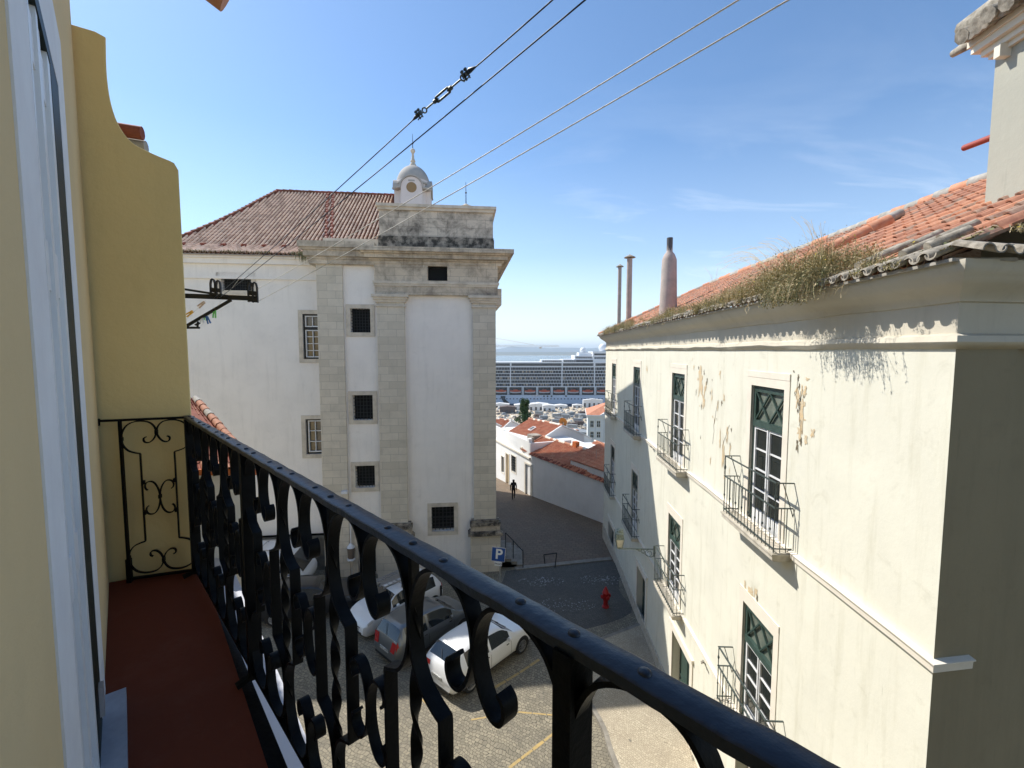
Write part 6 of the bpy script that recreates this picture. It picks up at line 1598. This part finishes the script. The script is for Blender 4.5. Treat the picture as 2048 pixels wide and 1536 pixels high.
# tree
def tree():
    base = at(1049, 850, 78); top_z = at(1048, 801, 78).z; bz = gz(base.x, 78)
    TM_ = Matrix.Translation((base.x, 78, bz)); t = thing('tree', TM_, 'tall dark green cypress like tree rising behind the orange roofs', 'tree')
    H = top_z-bz; mb = MB(TM_); mb.tube([(0,0,0),(.1,0,H*.4),(0,.1,H*.7),(0,0,H*.93)], [.28,.2,.12,.03], 8)
    for k in range(14): a = k*2.4; z = H*(.35+.04*k); mb.tube([(0,0,z),(math.cos(a)*.9, math.sin(a)*.9, z+.7)], [.06,.02], 5)
    mb.build('trunk', M_['bark'], t, smooth=50)
    rnd = random.Random(5); mb = MB(TM_); cz = H-3.2
    cl = []
    for i in range(120):
        u = rnd.random(); z = H*.35+(H*.65)*u; rr = 1.35*(math.sin(math.pi*min(1, (1-u)*1.15+.04))**.6)*(.75+.3*math.sin(z*2.1)); a = rnd.uniform(0, 6.28); q = rnd.random()**.5*rr; cl.append((math.cos(a)*q*1.05, math.sin(a)*q*1.05, z, rnd.uniform(.3,.62)))
    for cx, cy, z0, r in cl:
        for k in range(90):
            v = Vector((rnd.gauss(0,1), rnd.gauss(0,1), rnd.gauss(0,1))).normalized()*r*rnd.uniform(.5,1.1); c = Vector((cx,cy,z0))+v; s = rnd.uniform(.09,.17)
            u = Vector((rnd.gauss(0,1), rnd.gauss(0,1), rnd.gauss(0,1))).normalized()*s; w_ = Vector((rnd.gauss(0,1), rnd.gauss(0,1), rnd.gauss(0,1))).normalized()*s*.6; mb.poly([c-u, c+w_, c+u, c-w_], 0 if rnd.random() < .7 else 1)
    mb.build('crown', [M_['leaf'], M_['leafB']], t, recalc=False)
tree()
# antennas, dishes and poles
def mast(px, pyb, pyt, Y, label, yagi=True):
    b = at(px, pyb, Y); tp = at(px, pyt, Y); M0 = Matrix.Translation(b); a = thing('antenna', M0, label, 'antenna', 'roof antennas')
    r = .00035*Y
    mb = MB(M0); mb.tube([(0,0,-1), (0,0,tp.z-b.z)], r, 6); mb.build('mast', M_['galv'], a)
    if yagi:
        mb = MB(M0); z = tp.z-b.z-.1; mb.bar((-.5,0,z), (.5,0,z), r*1.6, r*1.6)
        for k in range(6): mb.bar((-.5+k*.2,-.3,z), (-.5+k*.2,.3,z+.0), r, r); mb.bar((-.5+k*.2,0,z-.12), (-.5+k*.2,0,z+.12), r, r)
        mb.build('yagi', M_['galv'], a)
mast(1070, 845, 790, 56, 'tall roof antenna just right of the tree'); mast(1117, 860, 830, 51, 'antenna mast touching the orange dish'); mast(1154, 880, 838, 58, 'thin mast above the tan roof', False); mast(1190, 892, 840, 60, 'thin mast before the white palace', False); mast(1143, 868, 843, 60, 'short mast right of the orange dish', False); mast(1192, 945, 900, 34, 'bare mast on the street wall annex', False)
dp = at(1126, 844, 50.5); DM = Matrix.Translation(dp); ds = thing('satellite_dish', DM, 'bright orange satellite dish on the white gable house', 'satellite dish')
mb = MB(DM @ Matrix.Rotation(R(20), 4, 'Z') @ Matrix.Rotation(R(-20), 4, 'X')); mb.lathe([(.02,.14),(.2,.11),(.35,.05),(.47,-.03),(.485,-.02),(.35,.07),(.02,.17)], n=24, ax='y'); mb.build('dish', M_['dish_orange'], ds, smooth=40)
mb = MB(DM); mb.tube([(0,.12,0),(-.1,.2,-.9)], .04, 6); mb.tube([(0,0,-.4),(0,-.55,-.1)], .02, 5); mb.box(-.05,.05,-.62,-.5,-.14,-.02); mb.build('mount', M_['galv'], ds)
# ---------------------------------------------------------------- quay yard
rnd = random.Random(11)
def block(name, px, py, Y, w, d, h, mat, label, cat, group=None, yaw=0, roofm=None):
    p = at(px, py, Y); z = gz(p.x, Y)+.0; M0 = Matrix.Translation((p.x, Y, z)) @ Matrix.Rotation(R(yaw), 4, 'Z'); o = thing(name, M0, label, cat, group)
    mb = MB(M0); mb.box(-w/2, w/2, 0, d, 0, h); mb.build('wall', M_[mat], o)
    mb = MB(M0); mb.prism([(-w/2-.2,h),(w/2+.2,h),(w/2+.2,h+.15),(0,h+.15+w*.06),(-w/2-.2,h+.15)], -.2, d+.2); mb.build('roof', M_[roofm or 'sign_white'], o)
    for k in range(max(1, int(w/4))): mb = MB(M0); x = -w/2+1.5+k*4; mb.box(x-.8, x+.8, -.05, .0, 0, h*.6); mb.build('door', M_['ship_dark'], o)
    return o
block('quay_shed', 1078, 822, 368, 16, 10, 5, 'house_white', 'long white quay shed left of centre', 'shed'); block('quay_shed', 1098, 822, 360, 10, 8, 5, 'sign_white', 'white cube shed beside the long one', 'shed')
block('quay_shed', 1186, 806, 388, 17, 3.5, 6.5, 'house_white', 'large white block at the water edge by the facade', 'shed'); block('quay_shed', 1122, 815, 380, 11, 8, 2.6, 'house_white', 'flat white roof near the ship waterline', 'shed')
block('quay_shed', 1155, 808, 386, 8, 5, 2.4, 'house_white', 'small white cabin before the ship hull', 'shed'); block('quay_shed', 1015, 828, 350, 12, 8, 5, 'containerB', 'dark brown shed by the tower edge', 'shed', roofm='containerB'); block('quay_shed', 1000, 816, 385, 16, 6, 3.2, 'house_white', 'white roofed shed half behind the tower', 'shed'); block('quay_shed', 1045, 820, 372, 14, 8, 4, 'house_white', 'white shed behind the tree', 'shed')
block('quay_shed', 1150, 858, 250, 16, 10, 3, 'containerA', 'pale blue roofed shed behind the orange dish', 'shed', roofm='containerA')
def ccopy(root, x, y, yaw, label):
    c = copy_tree(root); c.matrix_basis = Matrix.Translation((x, y, -37.3)) @ Matrix.Rotation(R(yaw), 4, 'Z'); c['label'] = label
def container(mat, label):
    M0 = Matrix.Translation((0,0,-37.3)); o = thing('shipping_container', M0, label, 'container', 'containers and crates stacked on the quay yard')
    mb = MB(M0); mb.box(-3,3,-1.2,1.2,.1,2.6)
    for k in range(12): mb.box(-2.9+k*.5,-2.65+k*.5,-1.25,-1.2,.25,2.45)
    mb.build('shell', M_[mat], o); mb = MB(M0); mb.box(3,3.05,-1.1,1.1,.2,2.5); mb.build('door', M_['containerA'], o); return o
cA = container('containerA', 'pale container on the quay yard'); cB = container('containerB', 'brown container on the quay yard')
n = 0
for i in range(30):
    px, Y = rnd.uniform(1068, 1168), rnd.uniform(250, 345); src = cA if rnd.random() < .62 else cB; x = (px-1024)/893*Y
    lab = 'pale container on the quay yard' if src is cA else 'brown container on the quay yard'
    if n < 2: src = (cA, cB)[n]; src.matrix_basis = Matrix.Translation((x, Y, -37.3)) @ Matrix.Rotation(R(rnd.uniform(-30, 30)), 4, 'Z'); n += 1; continue
    ccopy(src, x, Y, rnd.uniform(-40, 40), lab)
mb = MB()
for i in range(900):
    px, Y = rnd.uniform(985, 1175), rnd.choice((rnd.uniform(195, 300), rnd.uniform(300, 385))); x = (px-1024)/893*Y; s = rnd.uniform(.4, 2.1); h = s*rnd.uniform(.3,.9)
    c = Vector((x, Y, -37.35)); a = rnd.uniform(0, 3); pts = [c+Vector((math.cos(a+k*1.2566)*s*rnd.uniform(.6,1.2), math.sin(a+k*1.2566)*s, 0)) for k in range(5)]; mb.hexa(pts, [q_*.55+c*.45+Vector((0,0,h)) for q_ in pts], rnd.choice((0,0,1,2,3)))
mb.build('rubble_heaps', [M_['rubble'], M_['sand'], M_['surround'], M_['containerA']], None, kind='stuff')
# scrubby bushes on the slope below the houses
mb = MB()
for i in range(420):
    px, Y = rnd.uniform(985, 1215), rnd.uniform(70, 185); x = (px-1024)/893*Y; c = Vector((x, Y, gz(x, Y))); s = rnd.uniform(.6,1.8)
    for k in range(14):
        v = Vector((rnd.gauss(0,.5), rnd.gauss(0,.5), abs(rnd.gauss(.3,.4))))*s; u = Vector((rnd.gauss(0,1),rnd.gauss(0,1),rnd.gauss(0,1))).normalized()*.35*s; w_ = Vector((rnd.gauss(0,1),rnd.gauss(0,1),rnd.gauss(0,1))).normalized()*.25*s; mb.poly([c+v-u, c+v+w_, c+v+u, c+v-w_], rnd.choice((0,1)))
mb.build('slope_scrub', [M_['leaf'], M_['leafB']], None, kind='stuff', recalc=False)
# tower crane over the port: only its jib shows
cj = at(1118, 691, 330); CJ = Matrix.Translation((cj.x-95, 330, -37.4)); cr_ = thing('tower_crane', CJ, 'pale lattice jib of a port crane reaching across the sky above the ship', 'crane')
zj = cj.z; ml = MB(); mb = MB(Matrix.Translation((0,330,0))); x0, x1 = cj.x-110, cj.x
for k in range(44):
    a = x0+(x1-x0)*k/44; b = x0+(x1-x0)*(k+1)/44; h = 1.2
    for y in (-.5, .5): mb.bar((a,y,zj-1+2*0), (b,y,zj-1), .16, .16); mb.bar((a,y,zj-1), ((a+b)/2,0,zj-1+h), .09, .09); mb.bar(((a+b)/2,0,zj-1+h), (b,y,zj-1), .09, .09)
    mb.bar((a,0,zj-1+h), (b,0,zj-1+h), .16, .16)
mb.build('jib', M_['crane'], cr_)
mb = MB(Matrix.Translation((0,330,0))); xm = cj.x-95
for sx_ in (-1,1):
    for sy_ in (-1,1): mb.bar((xm+sx_,sy_,-37.4),(xm+sx_,sy_,zj+1),.2,.2)
for k in range(18): z = -37.4+k*2.9; mb.bar((xm-1,-1,z),(xm+1,-1,z+2.9),.12,.12)
mb.build('tower', M_['crane'], cr_)
mb = MB(Matrix.Translation((0,330,0))); xt = at(1081, 697, 330).x; mb.box(xt-.8, xt+.8, -.5, .5, zj-2.2, zj-1); mb.build('trolley', M_['crane'], cr_)
mb = MB(Matrix.Translation((0,330,0))); mb.tube([(xm,0,zj+14),(x1-18,0,zj+.4)], .09, 4); mb.tube([(xm,0,zj+14),(xm+40,0,zj+.4)], .09, 4); mb.bar((xm,0,zj),(xm,0,zj+14),.4,.4); mb.build('stay_cable', M_['crane'], cr_)

# ---------------------------------------------------------------- cruise ship
SY = 420.; s0_ = at(1100, 806, SY); SHM = frame((0, SY), 90.6)
def SZ(py, d=0): return pix(SHM, 1100, py, d)[1]
ship = thing('cruise_ship', SHM @ Matrix.Translation((0,0,-39)), 'long white cruise ship with many balcony decks and orange lifeboats moored at the quay', 'ship')
XL_, XR_ = -150, 150
zwl, zh = SZ(809), SZ(791)
mb = MB(SHM)
mb.hexa([(XL_+14,0,-41),(XR_-6,0,-41),(XR_-6,36,-41),(XL_+14,36,-41)], [(XL_-10,-.3,zh),(XR_,-.3,zh),(XR_,36,zh),(XL_-10,36,zh)]); mb.build('hull', M_['ship_hull'], ship)
mb = MB(SHM); mb.hexa([(XL_+14,-.05,-40),(XR_,-.05,-40),(XR_,-.03,-40),(XL_+14,-.03,-40)], [(XL_+12,-.12,zwl+2.6),(XR_,-.12,zwl+2.6),(XR_,-.1,zwl+2.6),(XL_+12,-.1,zwl+2.6)]); mb.build('waterline_band', M_['ship_line'], ship)
mb = MB(SHM); zpp = SZ(797.5)
for k in range(75): x = -148+k*4.0*.78*1.02; mb.lathe([(.6,0),(.6,.05)], (x,-.42,zpp), 8, ax='y')
for px in (1088, 1095, 1103): x = pix(SHM, px, 792)[0]; mb.lathe([(.8,0),(.8,.05),(.5,.06)], (x,-.42,SZ(792.5)), 10, ax='y')
x = pix(SHM, 1132, 792)[0]; mb.box(x-.9, x+.9, -.45, -.35, SZ(793.3), SZ(790.8)); x = pix(SHM, 1006, 795)[0]; mb.box(x-2.2, x+2.2, -.46, -.35, SZ(797), SZ(792))
mb.hexa([(x+1,-.47,SZ(806)),(x+6,-.47,SZ(806)),(x+6,-.46,SZ(806)),(x+1,-.46,SZ(806))], [(x-1.6,-.47,SZ(797)),(x+1.6,-.47,SZ(797)),(x+1.6,-.46,SZ(797)),(x-1.6,-.46,SZ(797))])
mb.build('porthole', M_['ship_dark'], ship, kind='stuff')
# promenade deck with lifeboats
zp0, zp1 = zh, SZ(774)
mb = MB(SHM); mb.box(XL_+4, XR_, 3.2, 33, zp0, zp1); mb.build('promenade_wall', M_['ship_white'], ship)
mb = MB(SHM); mb.box(XL_+4, XR_, 3.1, 3.2, zp0+.3, zp1-.5); mb.build('promenade_window', M_['ship_dark'], ship)
mb = MB(SHM); mb.box(XL_+2, XR_, -.3, 33, zp1, zp1+.5); mb.box(XL_+2, XR_, -.3, 3.2, zp0, zp0+.25)
step = (pix(SHM, 1105, 780)[0]-pix(SHM, 1045, 780)[0])/2.07
bx0 = pix(SHM, 1031, 781)[0]
for k in range(-9, 12):
    xc = bx0+k*step
    for s in (-1, 1): mb.box(xc+s*step*.46-.35, xc+s*step*.46+.35, -.3, 1.4, zp0, zp1)
mb.build('davit_deck', M_['ship_white'], ship)
for k in range(-9, 12):
    xc = bx0+k*step
    if xc < XL_+12 or xc > XR_-10: continue
    zb_ = SZ(784); lb_ = step*.37; mb = MB(SHM)
    n = 10; rings = []
    for i in range(n+1):
        u = -1+2*i/n; ww = 1.9*math.sqrt(max(.05, 1-abs(u)**3)); rings.append([mb.vt((xc+u*lb_, 1.2+ww*math.cos(a), zb_+.4*abs(u)**2+ (1.35 if math.sin(a) > 0 else 1.2)*math.sin(a))) for a in [6.2832*j/10 for j in range(10)]])
    for a, b in zip(rings, rings[1:]):
        for j in range(10): mb.face((a[j], a[(j+1)%10], b[(j+1)%10], b[j]), 0 if j in (0,1,2,3,4) else 1)
    mb.face(rings[0]); mb.face(rings[-1]); mb.box(xc-lb_*.4, xc+lb_*.4, -.2, 2.4, zb_+1.1, zb_+2.1)
    mb.build('lifeboat', [M_['lifeboat'], M_['ship_white']], ship, smooth=40)
# balcony decks
dz = [770.5, 764, 757.5, 751, 744.5, 738]
zt = zp1+.5
for k, py in enumerate(dz):
    z1 = SZ(py-4.0); z0 = zt
    mb = MB(SHM); mb.box(XL_+6+k*1.5, XR_-4, 1.9, 34, z0, z1); mb.build('cabin_recess', M_['ship_dark'], ship)
    mb = MB(SHM); x = XL_+8+k*1.5; mb.box(XL_+5+k*1.5, XR_-4, .0, 2.0, z1-.3, z1); mb.box(XL_+5+k*1.5, XR_-4, .0, .12, z0, z0+.26)
    while x < XR_-6:
        mb.box(x-.05, x+.05, .4, 1.95, z0, z1-.35); x += 2.6
    for px in (1021, 1124, 1189): xx = pix(SHM, px, 760)[0]; mb.box(xx-.45, xx+.45, -.25, 2, z0, z1)
    mb.build('balcony_deck', M_['ship_white'], ship); zt = z1
    if k % 2 == 0:
        mb = MB(SHM); r2 = random.Random(k)
        for q_ in range(70): xx = r2.uniform(XL_+8, XR_-8); mb.box(xx-.45, xx+.45, 1.7, 1.9, z0+.6, z1-.6)
        mb.build('cabin_curtain', M_['sand'], ship, kind='stuff')
# upper decks: long windows, railings, stepped top rising to the right
zA_ = SZ(731.5); 
mb = MB(SHM); mb.box(XL_+16, XR_-6, .6, 33, zt, zA_+.1); mb.build('upper_deck', M_['ship_white'], ship)
mb = MB(SHM)
for a, b in ((988, 1020), (1023, 1123), (1126, 1187), (1191, 1240)): x0, x1 = pix(SHM, a, 730)[0], pix(SHM, b, 730)[0]; mb.box(x0, x1, .05, .19, SZ(731.8), SZ(726.5))
mb.build('lounge_window', M_['ship_dark'], ship)
z2_ = SZ(725); mb = MB(SHM); mb.box(XL_+20, XR_-8, .2, 33, zA_, z2_); mb.box(XL_+20, XR_-8, .1, 33, z2_, z2_+.4)
mb.build('sun_deck', M_['ship_white'], ship)
mb = MB(SHM); mb.box(pix(SHM,1126,730)[0], XR_-8, 1, 32, z2_, SZ(719)); mb.box(pix(SHM,1083,730)[0], pix(SHM,1126,730)[0], 4, 30, z2_, SZ(720)); mb.box(pix(SHM,1150,730)[0], XR_-10, 4, 30, SZ(719), SZ(711)); mb.box(pix(SHM,1186,730)[0], XR_-12, 2, 30, SZ(719), SZ(703)); mb.box(pix(SHM,1160,730)[0], pix(SHM,1184,730)[0], 8, 24, SZ(711), SZ(705)); mb.build('bridge_deck', M_['ship_white'], ship)
mb = MB(SHM)
for a, b, y0, y1, d in ((1127,1186,724.5,720,.9),(1152,1186,717,713.5,3.9),(1189,1240,717.5,714,1.9),(1189,1240,710.5,707,1.9),(1085,1124,724,721,3.9)):
    x0, x1 = pix(SHM, a, 730)[0], pix(SHM, b, 730)[0]; mb.box(x0, x1, d-.06, d+.01, SZ(y0), SZ(y1))
mb.build('deck_window', M_['ship_dark'], ship)
mb = MB(SHM); x = XL_+22
while x < 60:
    mb.box(x-.1, x+.1, .3, .5, z2_+.4, z2_+2.0); x += 1.8
mb.box(XL_+22, 60, .3, .45, z2_+1.9, z2_+2.05); mb.box(XL_+22, 60, .3, .45, z2_+1.1, z2_+1.2)
x = pix(SHM,1085,730)[0]
while x < XR_-12:
    mb.box(x-.1, x+.1, 1.0, 1.2, SZ(719), SZ(719)+1.8); x += 2.1
mb.box(pix(SHM,1085,730)[0], XR_-12, 1.0, 1.15, SZ(719)+1.7, SZ(719)+1.85); mb.build('deck_railing', M_['ship_white'], ship)
mb = MB(SHM)
for px, py, r in ((1166, 701, 3.0), (1206, 696, 4.2)): x = pix(SHM, px, py, 12)[0]; zc = SZ(py, 12); mb.lathe([(r*.5, zc-r*1.1)]+[(r*math.cos(R(a)), zc+r*math.sin(R(a))) for a in range(-40, 90, 12)], (x, 12, 0), 16)
mb.build('radome', M_['ship_white'], ship, smooth=50)
mb = MB(SHM); x = pix(SHM, 1199, 700, 12)[0]; mb.tube([(x,12,SZ(705)),(x,12,SZ(690))], .5, 8)
for z in (696, 700): mb.bar((x-3,12,SZ(z)),(x+3,12,SZ(z)),.3,.3)
mb.build('radar_mast', M_['ship_white'], ship)
# annex roof seen through the railing at the left
AX = [at(330, 775, 13.2), at(392, 800, 13.2), at(512, 938, 10.2), at(300, 940, 10.2)]
ax_ = thing('annex_house', Matrix.Translation((AX[3].x, AX[3].y, 0)), 'low tiled annex with orange fascia seen behind the far railing', 'house')
mb = MB(); zz0 = AX[2].z-.12; 
mb.plan([(AX[0].x-2, AX[0].y+.5),(AX[1].x-.25, AX[1].y+.5),(AX[2].x-.3, AX[2].y+.35),(AX[3].x-3, AX[3].y+.35)], 0, zz0); mb.build('wall', M_['house_white'], ax_)
mb = MB(); ev = AX[2]-AX[3]; el = ev.length; evn = ev.normalized(); upn = (AX[1]-AX[2]); ul = upn.length
def apos(x, s):
    u = x/el; v = s/ul; a = AX[3].lerp(AX[2], u); b = AX[0].lerp(AX[1], u); return a.lerp(b, v)
nr = evn.cross(upn).normalized(); nr = -nr if nr.z < 0 else nr
tiles(mb, apos, nr, el, lambda x: ul*.99, .2, .36, .05, 6, .02, (0,0,1)); mb.poly([p-nr*.05 for p in AX], 0)
ro = mb.build('roof', [M_['tile_red'], M_['tileB']], ax_, recalc=False, smooth=50)
mb = MB(); roll(mb, AX[2]+nr*.06, AX[1]+nr*.06, .09, (0,1), .36); mb.build('verge_tiles', [M_['tileB'], M_['mortar']], ro, smooth=50)
mb = MB(); mb.bar(AX[3]-Vector((2,0,.07)), AX[2]-Vector((0,0,.07)), .05, .14); mb.build('fascia', M_['ridge_or'], ax_)

# ---------------------------------------------------------------- air
if HAZE:
    m = bpy.data.materials.new('haze_air'); m.use_nodes = True; nt = m.node_tree; nt.nodes.remove(nt.nodes['Principled BSDF'])
    pv = nd(nt, 'ShaderNodeVolumePrincipled'); pv.inputs['Density'].default_value = HAZE; pv.inputs['Color'].default_value = (.72,.86,1,1); pv.inputs['Anisotropy'].default_value = .2
    nt.links.new(pv.outputs[0], nt.nodes['Material Output'].inputs['Volume'])
    mb = MB(); mb.box(-13000, 13000, -80, 16500, -48, 190); o = mb.build('haze', m, kind='stuff')
